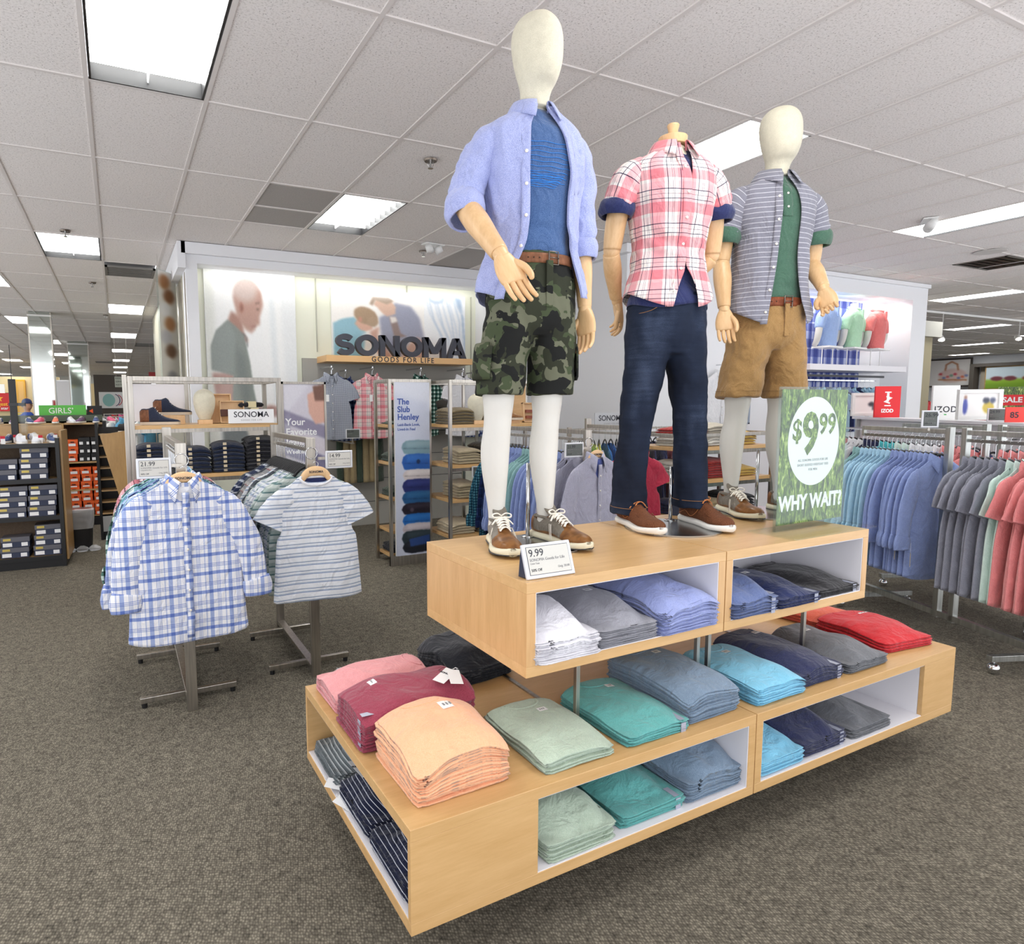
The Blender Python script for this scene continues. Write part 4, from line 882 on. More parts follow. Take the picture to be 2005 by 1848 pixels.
def m2():
    t = thing('mannequin', 'headless wood-capped mannequin in pink plaid shirt and dark jeans', 'mannequin', (2.08, 2.03, UPZ), -.27, 'dressed mannequins on the display table')
    trunk(t, z0=.8, m=LINEN)
    put('neck_cap', cyl(.054, 1.572, 1.606, 40, 0, .02, .057), MWOOD, t, smooth=False).modifiers.new('bevel', 'BEVEL').width = .002
    put('finial', loft([(1.604, .016, .016, 0, .02), (1.61, .017, .017, 0, .02), (1.635, .020, .020, 0, .02), (1.652, .024, .024, 0, .02), (1.657, .021, .021, 0, .02)], 24, 20), MWOOD, t)
    shoe(t, -.115, .10, -.02, 'oxford', .31, -1); shoe(t, .185, .085, .0, 'oxford', .31, 1); base(t, .03, -.02, (.10, .12, .25), .2)
    hips = [(.735, .10, .09, .02, .03), (.78, .150, .112, .008, .03), (.86, .168, .122, 0, .03), (.93, .162, .118, 0, .03), (.98, .155, .112, 0, .03)]
    ll = [(.052, .074, .086, -.120, .085), (.065, .073, .085, -.120, .085), (.16, .070, .080, -.120, .085), (.28, .066, .074, -.118, .085), (.42, .068, .075, -.108, .07), (.53, .070, .080, -.100, .055), (.68, .082, .095, -.088, .04), (.80, .092, .110, -.074, .03), (.86, .09, .11, -.07, .03)]
    rl = [(.078, .074, .086, .165, .065), (.09, .073, .085, .165, .065), (.17, .071, .082, .163, .065), (.28, .066, .074, .155, .062), (.42, .067, .075, .140, .05), (.53, .069, .079, .125, .04), (.68, .080, .094, .100, .035), (.80, .090, .108, .076, .03), (.86, .088, .108, .07, .03)]
    build_pants('jeans', t, DENIM, hips, ll, rl, .008, .02)
    ST = plain('copper jeans stitching', (158, 112, 66), .7)
    def hp(th, z, o=-.001): rx, ry, cx, cy = pint([(z_, a, b, c, d) for z_, a, b, c, d in hips], z); return ringpt(cx, cy, rx+o, ry+o, th, .9)+(z,)
    for s in (-1, 1): put('pocket_stitching', tube([hp(s*.42, .965), hp(s*.5, .93), hp(s*.75, .905), hp(s*1.15, .895)], [.0012], 5, 20), ST, t)
    pass
    put('hem_stitching', cat(*[tube([(cx+(.0755)*sin(a), cy-.0875*cos(a), z) for a in [2*pi*q/24 for q in range(25)]], [.0011], 5, 48) for cx, cy, z in ((-.12, .085, .085), (.165, .065, .112))]), ST, t)
    for cx, cy in ((-.05, 0),): pass
    # navy tee under
    tp = lambda z: (lambda a: (a[0], a[1], 0, .03))(pint([(.90, .176, .126), (.96, .170, .122)]+[(z_, r_, q_) for z_, r_, q_ in TRUNK if z_ > 1.0], z))
    garment('undershirt', tp, lambda th: .925+.01*sin(th*3), 1.55, lambda k: pi, lambda k: pi, NAVYT, t, lambda th, z: .003*nz(sin(th)*2, cos(th)*2, z*9), off=-.006, thick=.002)
    sp = lambda z: pint([(.88, .196, .140, 0, .03), (.95, .190, .136, 0, .03), (1.03, .168, .122, 0, .03), (1.12, .152, .110, 0, .03), (1.20, .156, .116, 0, .03), (1.30, .174, .128, 0, .03), (1.39, .186, .132, 0, .03), (1.45, .190, .122, 0, .03), (1.487, .178, .106, 0, .03), (1.515, .142, .092, 0, .028), (1.54, .094, .078, 0, .025), (1.56, .070, .068, 0, .022)], z)
    def fo(th, z):
        lo = max(0, min(1, (1.1-z)/.2)); w = math.exp(-((z-1.16)/.09)**2)
        return .005*nz(sin(th)*1.6, cos(th)*1.6, z*2.2+5)+lo*.007*sin(th*5+1)+w*.018*nz(sin(th)*1.2, cos(th)*1.2, z*22+sin(th)*1.5)+.010*nz(sin(th)*3, cos(th)*3, z*9+th)
    hem = lambda th: .93+.05*(abs(sin(th))**2)-.02*max(0, cos(th))
    A0 = [(-.26,), (-.13,), (.02,), (.04,), (.04,), (.04,), (-.02,), (-.16,)]; A1 = [(.30,), (.24,), (.07,), (.05,), (.05,), (.05,), (.12,), (.30,)]
    e0 = lambda k: cint(A0, k)[0]; e1 = lambda k: cint(A1, k)[0]
    fixuv(garment('shirt', sp, hem, 1.557, e0, e1, PINKPL, t, fo, thick=.0025))
    zt_ = lambda th, k: hem(th)+(1.557-hem(th))*k
    strip('placket', sp, [(e0(k/8), zt_(e0(k/8), k/8)) for k in range(9)], .17, PINKPL, t, fo, .0048, side=-.55)
    buttons(t, sp, [(e0(k)-.04, zt_(e0(k), k)) for k in (.1, .24, .39, .54, .69, .84)], fo, .0076)
    collar(t, PINKPL, -.32, .36, 1.548, .062, .062, 0, .02, flare=.034)
    for s in (-1, 1):
        sleeve('sleeve', [(s*.115, .03, 1.465), (s*.172, .032, 1.435), (s*.205, .04, 1.375), (s*.222, .045, 1.325)], [(.056, .060), (.066, .070), (.066, .068), (.064, .062)], PINKPL, t, 11+s, cuff=([(s*.220, .045, 1.345), (s*.225, .046, 1.315), (s*.228, .046, 1.29)], [.066, .070, .062], NAVYT), amp=.008)
        el = (s*.228, .075, 1.175); put('upper_arm', tube(*ballend([(s*.208, .045, 1.36), (s*.222, .06, 1.27), el], [.043, .042, .037], k=.4), 20), MWOOD, t)
        put('elbow_joint', loft([(-.034, .01, .01, 0, 0), (-.028, .024, .024, 0, 0), (0, .035, .035, 0, 0), (.028, .024, .024, 0, 0), (.034, .01, .01, 0, 0)], 20, 16), MWOOD, t, loc=(el[0], el[1]+.004, el[2]-.012))
        w_ = (s*.155 if s < 0 else .13, .185, .995 if s < 0 else 1.04); forearm(t, (el[0], el[1]+.008, el[2]-.03), w_, .036, .026); 
        hand(t, along((el[0], el[1], el[2]-.03), (w_[0]-s*.012, w_[1]+.01, w_[2]-.015), pi*.5*s), -s, .5, .3, .5)
    return t
def m3():
    t = thing('mannequin', 'rear egg-headed mannequin in grey striped shirt and khaki shorts', 'mannequin', (2.76, 2.07, UPZ), -.35, 'dressed mannequins on the display table')
    trunk(t, legs=(legk(-.125, -.12, -.09, .07), legk(.125, .10, .09, .06)))
    hk = [(z, a*.97, b*.97, c, d) for z, a, b, c, d in HEADK]; put('head', loft([(1.555+(z-1.565)*.965, a, b, c, d) for z, a, b, c, d in hk], 48, 60, disp=lambda th, z: 0), LINEN, t)
    shoe(t, -.135, .07, -.05, side=-1); shoe(t, .135, .06, .2, side=1); base(t, -.02, .03, (.035, .11, .30), .2)
    hips = [(.775, .10, .085, .01, .03), (.80, .15, .108, 0, .03), (.86, .170, .124, 0, .03), (.93, .166, .12, 0, .03), (.97, .155, .112, 0, .03), (1.0, .148, .107, 0, .03)]
    ll = [(.555, .096, .104, -.122, .045), (.57, .096, .105, -.122, .045), (.68, .095, .105, -.110, .04), (.78, .094, .110, -.088, .032), (.87, .088, .110, -.076, .03)]
    rl = [(.555, .094, .102, .112, .045), (.57, .094, .102, .112, .045), (.68, .092, .102, .104, .04), (.78, .092, .108, .086, .032), (.87, .088, .110, .076, .03)]
    build_pants('shorts', t, KHAKI, hips, ll, rl, .007, .022)
    box('fly', (.0, .022, -.101, -.093, .83, .975), KHAKI, t, .002)
    put('hem_stitching', cat(*[tube([(cx+.098*sin(a), .045-.1065*cos(a), .585) for a in [2*pi*q/24 for q in range(25)]], [.0008], 5, 48) for cx in (-.122, .112)]), plain('khaki thread', (120, 92, 56), .8), t)
    belt(t, BELT2, (.966, 1.006, .154, .112, 0, .03), .1)
    tp = lambda z: (lambda a: (a[0], a[1], 0, .03))(pint([(z_, r_, q_) for z_, r_, q_ in TRUNK], z))
    tf = lambda th, z: .004*nz(sin(th)*2, cos(th)*2, z*9)+.010*nz(sin(th)*1.6, cos(th)*1.6, z*20)*max(0, 1-abs(z-1.08)/.16)
    garment('henley', tp, lambda th: .995, 1.552, lambda k: pi, lambda k: pi, GREENT, t, tf, off=-.001, thick=.002)
    strip('henley_placket', tp, [(.0, 1.36), (.0, 1.42), (.0, 1.49), (0, 1.54)], .22, GREENT, t, tf, .002); buttons(t, tp, [(0, 1.40), (0, 1.46)], tf, .005, r=.005)
    sp = lambda z: pint([(.84, .205, .148, 0, .03), (.93, .198, .144, 0, .03), (1.03, .180, .132, 0, .03), (1.12, .168, .122, 0, .03), (1.20, .166, .122, 0, .03), (1.30, .176, .130, 0, .03), (1.39, .190, .134, 0, .03), (1.45, .192, .122, 0, .03), (1.487, .180, .108, 0, .03), (1.515, .144, .094, 0, .028), (1.54, .094, .078, 0, .025), (1.56, .070, .068, 0, .022)], z)
    def fo(th, z):
        lo = max(0, min(1, (1.2-z)/.3))
        return .005*nz(sin(th)*1.6+7, cos(th)*1.6, z*2.2)+lo*.006*sin(th*5)+.011*nz(sin(th)*2.2, cos(th)*2.2+3, z*7+th)
    hem = lambda th: .90+.055*(abs(sin(th))**2)-.03*max(0, cos(th))
    A0 = [(-.42,), (-.36,), (-.28,), (-.22,), (-.20,), (-.16,), (-.10,)]; A1 = [(.46,), (.42,), (.36,), (.32,), (.28,), (.24,), (.16,)]
    e0 = lambda k: cint(A0, k)[0]; e1 = lambda k: cint(A1, k)[0]
    fixuv(garment('shirt', sp, hem, 1.557, e0, e1, GSTRIPE, t, fo, thick=.0025))
    zt_ = lambda th, k: hem(th)+(1.557-hem(th))*k
    strip('placket', sp, [(e0(k/8), zt_(e0(k/8), k/8)) for k in range(9)], .16, GSTRIPE, t, fo, .0042, side=-1)
    buttons(t, sp, [(e0(k)-.07, zt_(e0(k), k)) for k in (.08, .23, .38, .53, .68, .83)], fo, .0068)
    collar(t, GSTRIPE, -.24, .34, 1.548, .064, .064, 0, .02, flare=.036)
    for s in (-1, 1):
        sleeve('sleeve', [(s*.118, .03, 1.465), (s*.176, .034, 1.43), (s*.208, .04, 1.36), (s*.222, .042, 1.30)], [(.056, .060), (.066, .072), (.066, .070), (.064, .064)], GSTRIPE, t, 21+s, cuff=([(s*.220, .042, 1.325), (s*.224, .043, 1.29), (s*.226, .043, 1.26)], [.066, .071, .062], GREENT), amp=.009)
    el = (-.228, .05, 1.195); put('upper_arm', tube(*ballend([(-.215, .045, 1.34), (-.224, .048, 1.26), el], [.042, .041, .037], k=.4), 20), MWOOD, t)
    put('elbow_joint', loft([(-.034, .01, .01, 0, 0), (-.028, .024, .024, 0, 0), (0, .035, .035, 0, 0), (.028, .024, .024, 0, 0), (.034, .01, .01, 0, 0)], 20, 16), MWOOD, t, loc=(-.228, .05, 1.178))
    forearm(t, (-.228, .048, 1.165), (-.236, .0, .975), .038, .028); hand(t, along((-.228, .048, 1.165), (-.237, -.006, .955), -.35), 1, .35, .4, .3)
    el = (.228, .06, 1.195); put('upper_arm', tube(*ballend([(.215, .045, 1.34), (.224, .05, 1.26), el], [.042, .041, .037], k=.4), 20), MWOOD, t)
    forearm(t, (.226, .05, 1.175), (.212, -.05, 1.06), .037, .028); hand(t, along((.222, .02, 1.175), (.211, -.06, 1.045), -.9), -1, 0, .4, .8, fcurl=[.9, .8, .7, .5])
    return t
m1(); m2(); m3()
# ---------------------------------------------------------------- hanging garments
WHT = (250, 250, 252)
PL_A = plaid('white and blue plaid', 0, [(0, (170, 186, 226)), (.2, WHT), (.42, (170, 186, 226)), (.45, WHT), (.49, (170, 186, 226)), (.52, WHT), (.56, (170, 186, 226)), (.59, WHT), (.8, (196, 206, 234)), (.86, WHT)], [(0, (150, 168, 218)), (.18, WHT), (.42, (150, 168, 218)), (.45, WHT), (.50, (150, 168, 218)), (.53, WHT), (.58, (150, 168, 218)), (.61, WHT)], .092, .092)
PL_B = plaid('aqua plaid', 0, [(0, (150, 196, 206)), (.5, (236, 246, 246)), (.55, (90, 120, 160)), (.58, (236, 246, 246))], [(0, (160, 204, 210)), (.5, (240, 248, 248)), (.6, (90, 120, 160)), (.63, (240, 248, 248))], .07, .07)
PL_C = plaid('navy check', 0, [(0, (92, 108, 156)), (.5, (210, 220, 240))], [(0, (92, 108, 156)), (.5, (220, 228, 244))], .06, .06)
PL_D = plaid('light blue windowpane', 0, [(0, (168, 192, 224)), (.93, (70, 90, 140))], [(0, (232, 240, 250)), (.93, (70, 90, 140))], .05, .05)
PL_E = plaid('burgundy and pink check', 0, [(0, (226, 178, 186)), (.5, (250, 240, 240)), (.9, (120, 60, 80))], [(0, (250, 240, 240)), (.5, (226, 178, 186)), (.9, (120, 60, 80))], .05, .05)
PL_F = plaid('green check', 0, [(0, (70, 110, 100)), (.5, (214, 228, 222)), (.9, (40, 60, 66))], [(0, (236, 244, 240)), (.5, (90, 130, 118)), (.9, (40, 60, 66))], .05, .05)
PL_G = plaid('teal gingham', 0, [(0, (60, 116, 136)), (.5, (150, 190, 200))], [(0, (60, 116, 136)), (.5, (150, 190, 200))], .022, .022)
PL_H = plaid('dark indigo plaid', 0, [(0, (60, 84, 130)), (.6, (120, 150, 190)), (.65, (50, 70, 110))], [(0, (120, 140, 180)), (.6, (200, 214, 232)), (.65, (90, 110, 150))], .08, .08)
ST_A = plaid('white jersey with blue-grey stripes', None, None, [(0, (236, 238, 242)), (.34, (142, 158, 190)), (.44, (196, 206, 218)), (.56, (236, 238, 242)), (.72, (122, 140, 172)), (.78, (196, 206, 216)), (.86, (236, 238, 242))], 1, .05)
ST_B = plaid('green-grey striped jersey', None, None, [(0, (214, 222, 216)), (.4, (110, 140, 140)), (.6, (180, 196, 190))], 1, .045)
ST_C = plaid('dark slate striped jersey', None, None, [(0, (70, 76, 84)), (.6, (164, 168, 170)), (.7, (90, 94, 100))], 1, .04)
ST_D = plaid('red and grey striped jersey', None, None, [(0, (150, 150, 152)), (.5, (150, 84, 88)), (.6, (190, 186, 184))], 1, .04)
ST_E = plaid('navy striped jersey', None, None, [(0, (44, 54, 84)), (.7, (190, 196, 206))], 1, .035)
CH_G = cloth('grey lavender chambray', (150, 150, 172), (196, 196, 212), .6); CH_B = cloth('blue chambray', (116, 136, 194), (166, 182, 224), .6); CH_L = cloth('light sky chambray', (146, 194, 222), (188, 220, 238), .5)
CH_M = cloth('seafoam chambray', (120, 168, 170), (164, 200, 198), .5); CH_GR = cloth('steel grey chambray', (122, 124, 138), (164, 166, 178), .6); CH_C = cloth('coral linen', (226, 128, 130), (242, 164, 162), .4)
CH_MINT = cloth('mint cotton', (196, 222, 212), (222, 238, 230), .4); T_WHITE = cloth('white shirting', (226, 226, 230), (246, 246, 248), .3); T_YEL = cloth('yellow jersey', (222, 220, 100), (238, 234, 130), .3)
T_CYAN = cloth('aqua jersey', (70, 186, 196), (110, 210, 214), .3); T_BLUE = cloth('royal blue jersey', (34, 92, 164), (60, 120, 190), .3); T_RED = cloth('crimson jersey', (150, 34, 56), (186, 60, 80), .4); T_NAVY = NAVYT
GINGH = plaid('grey micro gingham', 0, [(0, (158, 164, 176)), (.5, (226, 228, 234))], [(0, (170, 176, 186)), (.5, (236, 238, 242))], .012, .012)
KHK = cloth('khaki cotton', (150, 132, 96), (186, 168, 130), .5); CARD = plain('kraft tag', (214, 198, 160), .8); BROWNC = cloth('brown cotton twill', (92, 78, 62), (124, 108, 88), .5)
def hook(parent, h, m=CHROME, r=.0018, name='hook'):
    P = [(0, 0, -h), (0, 0, -.032)]+[(.014*cos(a)+.0-.0, 0, -.014+.0145*sin(a)) for a in [(-90+q*30)*pi/180 for q in range(1, 8)]]
    P = [(0, 0, -h), (0, 0, -h*.6), (0, 0, -.030)]+[(.015*sin(a), 0, -.015-.015*cos(a)) for a in [q*pi/6 for q in range(0, 9)]]
    return put(name, tube(P, [r], 6, 30), m, parent)
def hangerobj(kind, label, loc, rz, group=None, h=.10, w=.42):
    t = thing('clothes_hanger', label, 'hanger', loc, rz, group)
    hook(t, h)
    if kind == 'wood':
        P = [(-w/2+.04, .004, -h-.135), (-w*.26, .004, -h-.105), (-.058, 0, -h-.020), (0, 0, -h+.0), (.058, 0, -h-.020), (w*.26, .004, -h-.105), (w/2-.04, .004, -h-.135)]
        b = put('shoulder_bar', tube(P, [(.007, .004), (.007, .004), (.020, .009), (.027, .010), (.020, .009), (.007, .004), (.007, .004)], 12, 40, up=(0, 1, 0)), NATURAL, t)
        text('brand_lettering', 'SONOMA', .018, INK, b, (0, -.0115, -h-.004), (pi/2, 0, 0), .0003, .0004)
    else:
        P = [(-w/2+.05, 0, -h-.10), (-w*.25, 0, -h-.07), (-.05, 0, -h-.010), (0, 0, -h+.01), (.05, 0, -h-.010), (w*.25, 0, -h-.07), (w/2-.05, 0, -h-.10)]
        put('shoulder_bar', tube(P, [(.009, .0045)], 8, 20, up=(0, 1, 0)), BLACKP, t)
    return t
def shirt_mesh(w, L, th, seed, sl, sw=.085, hi=False, ztop=0, flare=0, tee=False):
    """flat-hung shirt: neck at z=ztop; returns body+sleeves. sl = sleeve length"""
    n, m = (56, 44) if hi else (28, 18); v, f, uv = [], [], []
    nk = .085 if not tee else .095
    rows = [(-L, w*.5+flare, th*1.0), (-L*.75, w*.495+flare*.6, th), (-L*.5, w*.485+flare*.2, th), (-.30, w*.452, th), (-.22, w*.438, th*.95), (-.14, w*.44, th*.8), (-.085, w*.445, th*.62), (-.055, w*.40, th*.5), (-.028, w*.28, th*.45), (-.008, w*.2, th*.45), (0, nk, th*.45)]
    for j in range(m+1):
        t = j/m; z = -L*(1-t)**.8 if True else 0; a, b = pint(rows, z); lo = min(1, max(0, (-z-.12)/.4))
        for i in range(n):
            an = 2*pi*i/n; x = a*sgnp(sin(an), .9); y = -b*sgnp(cos(an), .7)
            d = (.010*sin(an*3+seed)*lo+.011*nz(x*7+seed, z*2.5, seed)*(.3+lo)+.006*nz(x*16+seed*2, z*6, seed*1.3)) if abs(sin(an)) < .97 else 0
            zz = z-(.012*abs(cos(an/1)) if t < .03 else 0)+(.02*(abs(sin(an))**3) if t < .05 and not tee else 0)
            if tee and t > .9: zz += -.03*max(0, cos(an))*(t-.9)*10
            v.append((x, y+d*(-1 if cos(an) > 0 else 1), zz+ztop)); uv.append((x, zz))
    for j in range(m):
        for i in range(n): a, b = j*n+i, j*n+(i+1) % n; f.append([a, b, b+n, a+n])
    f.append(list(range(n))[::-1])
    parts = [(v, f, uv)]
    for s in (-1, 1):
        rnd = random.Random(seed*31+s); k = rnd.uniform(-.02, .02)
        x0 = s*w*.40
        if sl < .35: P = [(x0*.72, 0, -.07), (x0*.98, 0, -.115), (x0+s*(.045+k*.6), rnd.uniform(-.015, .01), -.185), (x0+s*(.075+k), -.005, -.03-sl)]; rr = [(th*.5, .04), (th*.7, .064), (th*.75, sw*.9), (th*.72, sw)]
        else:
            P = [(x0*.80, 0, -.085), (x0*1.06, -.002, -.15), (x0+s*(.068+k), -.006, -.30), (x0+s*(.095+k), -.014, -.06-sl*.75), (x0+s*(.10+k*1.5), -.016, -.06-sl)]; rr = [(th*.6, .045), (th*.75, .068), (th*.8, .066), (th*.75, .060), (th*.7, .055)]
        p = tube([(a, b, c+ztop) for a, b, c in P], rr, 18 if hi else 12, 26 if hi else 12, caps=False, up=(1, 0, 0), disp=lambda q, t: .007*nz(cos(q)*2+seed+s, sin(q)*2, t*4)+.004*nz(cos(q)*4, sin(q)*4+seed, t*9))
        p = (p[0], p[1], [(q[0], q[2]) for q in p[0]]); parts.append(p)
        if sl >= .35:
            e = P[-1]; c = tube([(e[0]-s*.004, e[1], e[2]+.055+ztop), (e[0]+s*.004, e[1], e[2]+.01+ztop), (e[0]+s*.006, e[1], e[2]-.035+ztop)], [(th*.9, .068), (th*1.05, .075), (th*.9, .066)], 18 if hi else 12, 8, up=(1, 0, 0)); parts.append((c[0], c[1], [(q[0]*1.0+.03, q[2]+.02) for q in c[0]]))
    return cat(*parts)
def shirt_collar(par, m, th, z, hi=True, spread=.055):
    for s in (-1, 1):
        v = []; f = []; 
        prof = [(0, .028), (.008, .030), (.014, .010), (.017, -.018), (.018, -.045)]
        n = 10
        for i in range(n+1):
            u = i/n; x = s*(.012+(.066-.012)*sin(u*pi/2)); y = -th*.5-.012+u*(th+.02)*1.0; pt = (1-u)**2
            for k, (o, h) in enumerate(prof): v.append((x+s*(o*(.4+.9*u))+(s*.028*pt*k/4), y-o*(1-u)*.8, z+h*(1-.15*u)-(.026*pt*(k/4) if k > 1 else 0)+.018*u-.028*pt))
        for i in range(n):
            for k in range(4): a = i*5+k; f.append([a, a+1, a+6, a+5])
        solid(mesh('collar', v, f, m, par, uv=[(p[0]*.7+p[2]*.7, p[2]*.7-p[0]*.7) for p in v]), .003)
def hang_shirt(name, label, loc, rz, m, kind='long', group=None, seed=1, w=.47, L=.74, th=.022, hi=False, zt=-.085, placket=True, inner=None, cat_='shirt', extra=None):
    t = thing(name, label, cat_, loc, rz, group); sl = {'long': .50, 'short': .25, 'tee': .22}[kind]
    put('body', shirt_mesh(w, L, th, seed, sl, hi=hi, ztop=zt, tee=kind == 'tee', flare=.028 if hi else .01), m, t)
    if kind != 'tee':
        shirt_collar(t, m, th, zt-.0)
        if placket:
            v, f = [], []; n = 24
            for j in range(n+1):
                z = zt-.045-(L-.06)*j/n
                for x in (-.017, .017): v.append((x+.003*sin(j), -th-.0065-.004*abs(nz(seed, z*6, 0)), z))
            f = [[2*j, 2*j+1, 2*j+3, 2*j+2] for j in range(n)]; solid(mesh('placket', v, f, m, t, uv=[(p[0], p[2]) for p in v]), .003)
            if hi:
                for q in range(6): z = zt-.12-q*.1; put('button', xf(cyl(.0058, -.001, .0022, 14), Matrix.Translation((0, -th-.011, z)) @ Matrix.Rotation(pi/2, 4, 'X')), BTN, t)
    elif hi:
        put('neckband', tube([(.088*cos(a), -.004-th*.5*(-sin(a)*-1) if False else -.012*sin(a)-.006, zt-.002-(.045*sin(a) if sin(a) > 0 else .0)) for a in [2*pi*q/28 for q in range(29)]], [(.005, .009)], 8, 56), T_WHITE, t)
        bk = mesh('inner_back', [(.08*cos(a), .006, zt-.002-.036*max(0, sin(a))) for a in [pi*q/14 for q in range(15)]], [list(range(15))], inner or NAVYT, t, smooth=False)
    return t
BIG = [('long', .5)]
def proto_shirt(m, kind, seed): return (m, kind, seed)
def rail_of_shirts(P0, P1, n, mats, rz, zr, kind, lab, group, first=0, hk='black', L=.72, w=.46, tilt=.1, th=.013, order_word='from the front', cat_='shirt', hang=True):
    """n hangers with shirts between P0 (front) and P1 (back)"""
    protos = {}; hp = None
    for k in range(n):
        q = (k+.5)/n; x = P0[0]+(P1[0]-P0[0])*q; y = P0[1]+(P1[1]-P0[1])*q; rr = rz+random.uniform(-tilt, tilt); mi = mats[k % len(mats)] if not callable(mats) else mats(k)
        key = (mi[0].name, k % 2)
        l = mi[1]+', '+FST[k]+' '+order_word+' '+lab; kd = mi[2] if len(mi) > 2 else kind; loc = (x, y, zr)
        if hang:
            hl = 'black hanger, '+FST[k]+' '+order_word+' '+lab
            if hp is None: hp = hangerobj('black', hl, loc, rr, 'hangers '+lab, h=.125)
            else: dup(hp, loc, rr, hl, 'hangers '+lab)
        if key not in protos: protos[key] = hang_shirt('hanging_shirt', l, loc, rr, mi[0], kd, group, seed=k+3+len(lab), w=w, L=L, th=th, placket=False, cat_=cat_, zt=-.15)
        else: dup(protos[key], loc, rr, l, group)
def t_rack(x, y0, y1, label, ztop=1.37, z1=1.42, rail=1.315):
    """inverted U rack with H base, running in depth"""
    t = thing('garment_rack', label, 'clothes rack', (x, y0, 0)); D = y1-y0; s = .0145
    box('post', (-.026, .026, -s, s, 0, ztop), STEEL, t, .002); box('post', (-.026, .026, D-s, D+s, 0, z1), STEEL, t, .002)
    box('top_bar', (-.015, .015, s, D-s, ztop-.03, ztop), STEEL, t, .002)
    box('hang_rail', (-.007, .007, s, D-s, rail-.022, rail-.002), STEEL, t, .002)
    box('base_bar', (-.022, .022, s, D-s, .03, .06), STEEL, t, .002)
    for yy in (.14, D-.16):
        box('foot_bar', (-.24, .24, yy-.014, yy+.014, .025, .055), STEEL, t, .003)
        for s2 in (-1, 1): cylo('leveller', .014, 0, .025, BLACKP, t, n=12, cx=s2*.22, cy=yy)
    put('ring', xf(tube([(.032*cos(a), 0, .032*sin(a)) for a in [2*pi*q/24 for q in range(25)]], [.0025], 8, 48), Matrix.Translation((0, -.022, 1.285))), CHROME, t)
    return t
t_rack(.27, 3.41, 4.36, 'brushed steel rack carrying the plaid shirts'); t_rack(.95, 3.53, 4.44, 'brushed steel rack carrying the striped tees'); t_rack(2.86, 3.5, 4.62, 'brushed steel rack behind the tall mannequin legs')
# front pieces
hangerobj('wood', 'beech hanger holding the white and blue plaid shirt at the rack front', (.27, 3.31, 1.26), .03, h=.05); hang_shirt('hanging_shirt', 'white and blue plaid long sleeved shirt facing out on the left rack', (.27, 3.31, 1.255), .03, PL_A, 'long', seed=4, w=.50, L=.77, th=.028, hi=True, zt=-.07)
put('inner_shirt', loft([(-.13, .02, .004, 0, 0), (-.05, .04, .006, 0, 0), (0, .05, .006, 0, 0)], 16), T_WHITE, bpy.data.objects['hanging_shirt'], loc=(0, -.012, -.09))
hangerobj('wood', 'beech hanger holding the striped tee at the rack front', (.95, 3.43, 1.245), -.02, h=.05); hang_shirt('hanging_tee', 'white tee with blue-grey stripes facing out on the second rack', (.95, 3.43, 1.235), -.02, ST_A, 'tee', seed=6, w=.44, L=.67, th=.026, hi=True, zt=-.07, cat_='t-shirt')
hangerobj('wood', 'beech hanger holding the grey lavender shirt', (2.86, 3.40, 1.265), .12, h=.05); hang_shirt('hanging_shirt', 'grey lavender chambray shirt facing out behind the tall mannequin', (2.86, 3.40, 1.26), .12, CH_G, 'long', seed=8, w=.48, L=.77, th=.026, hi=True, zt=-.07)
put('inner_tee', loft([(-.22, .01, .004, 0, 0), (-.1, .03, .006, 0, 0), (-.03, .045, .006, 0, 0), (.01, .05, .006, 0, 0)], 16), cloth('indigo jersey', (70, 84, 150), (96, 110, 176)), bpy.data.objects['hanging_shirt.001'], loc=(0, -.014, -.09))
random.seed(5)
A = [(PL_A, 'white and blue plaid shirt'), (PL_D, 'light blue windowpane shirt'), (PL_A, 'white and blue plaid shirt'), (PL_B, 'aqua plaid shirt'), (PL_C, 'navy check shirt'), (PL_D, 'light blue windowpane shirt'), (PL_B, 'aqua plaid shirt'), (PL_C, 'navy check shirt'), (PL_B, 'aqua plaid shirt'), (PL_F, 'green check shirt'), (PL_B, 'aqua plaid shirt'), (PL_E, 'pink check shirt')]
rail_of_shirts((.27, 3.46), (.27, 4.30), 15, lambda k: A[min(k, 11)], .05, 1.318, 'long', 'on the left rack', 'plaid shirts on the left rack', L=.76, w=.5)
B = [(ST_B, 'green striped tee'), (ST_A, 'white striped tee'), (ST_B, 'green striped tee'), (ST_A, 'white striped tee'), (ST_B, 'green striped tee'), (ST_C, 'slate striped tee'), (ST_A, 'white striped tee'), (ST_D, 'red striped tee'), (ST_D, 'red striped tee'), (ST_C, 'slate striped tee'), (ST_E, 'navy striped tee'), (ST_E, 'navy striped tee'), (ST_C, 'slate striped tee')]
rail_of_shirts((.95, 3.58), (.95, 4.40), 20, lambda k: B[min(int(k*.66), 12)], -.02, 1.318, 'tee', 'on the second rack', 'striped tees on the second rack', L=.68, w=.46, cat_='t-shirt', tilt=.05)
Cc = [(CH_G, 'grey lavender shirt')]*3+[(CH_B, 'blue chambray shirt')]*6+[(CH_M, 'seafoam chambray shirt')]*4+[(CH_B, 'blue chambray shirt')]*4+[(PL_H, 'dark indigo plaid shirt')]*2+[(PL_G, 'teal gingham shirt')]*2
rail_of_shirts((2.86, 3.55), (2.86, 4.58), 21, lambda k: Cc[k], .1, 1.318, 'long', 'behind the tall mannequin', 'chambray shirts behind the tall mannequin', L=.76, w=.5)
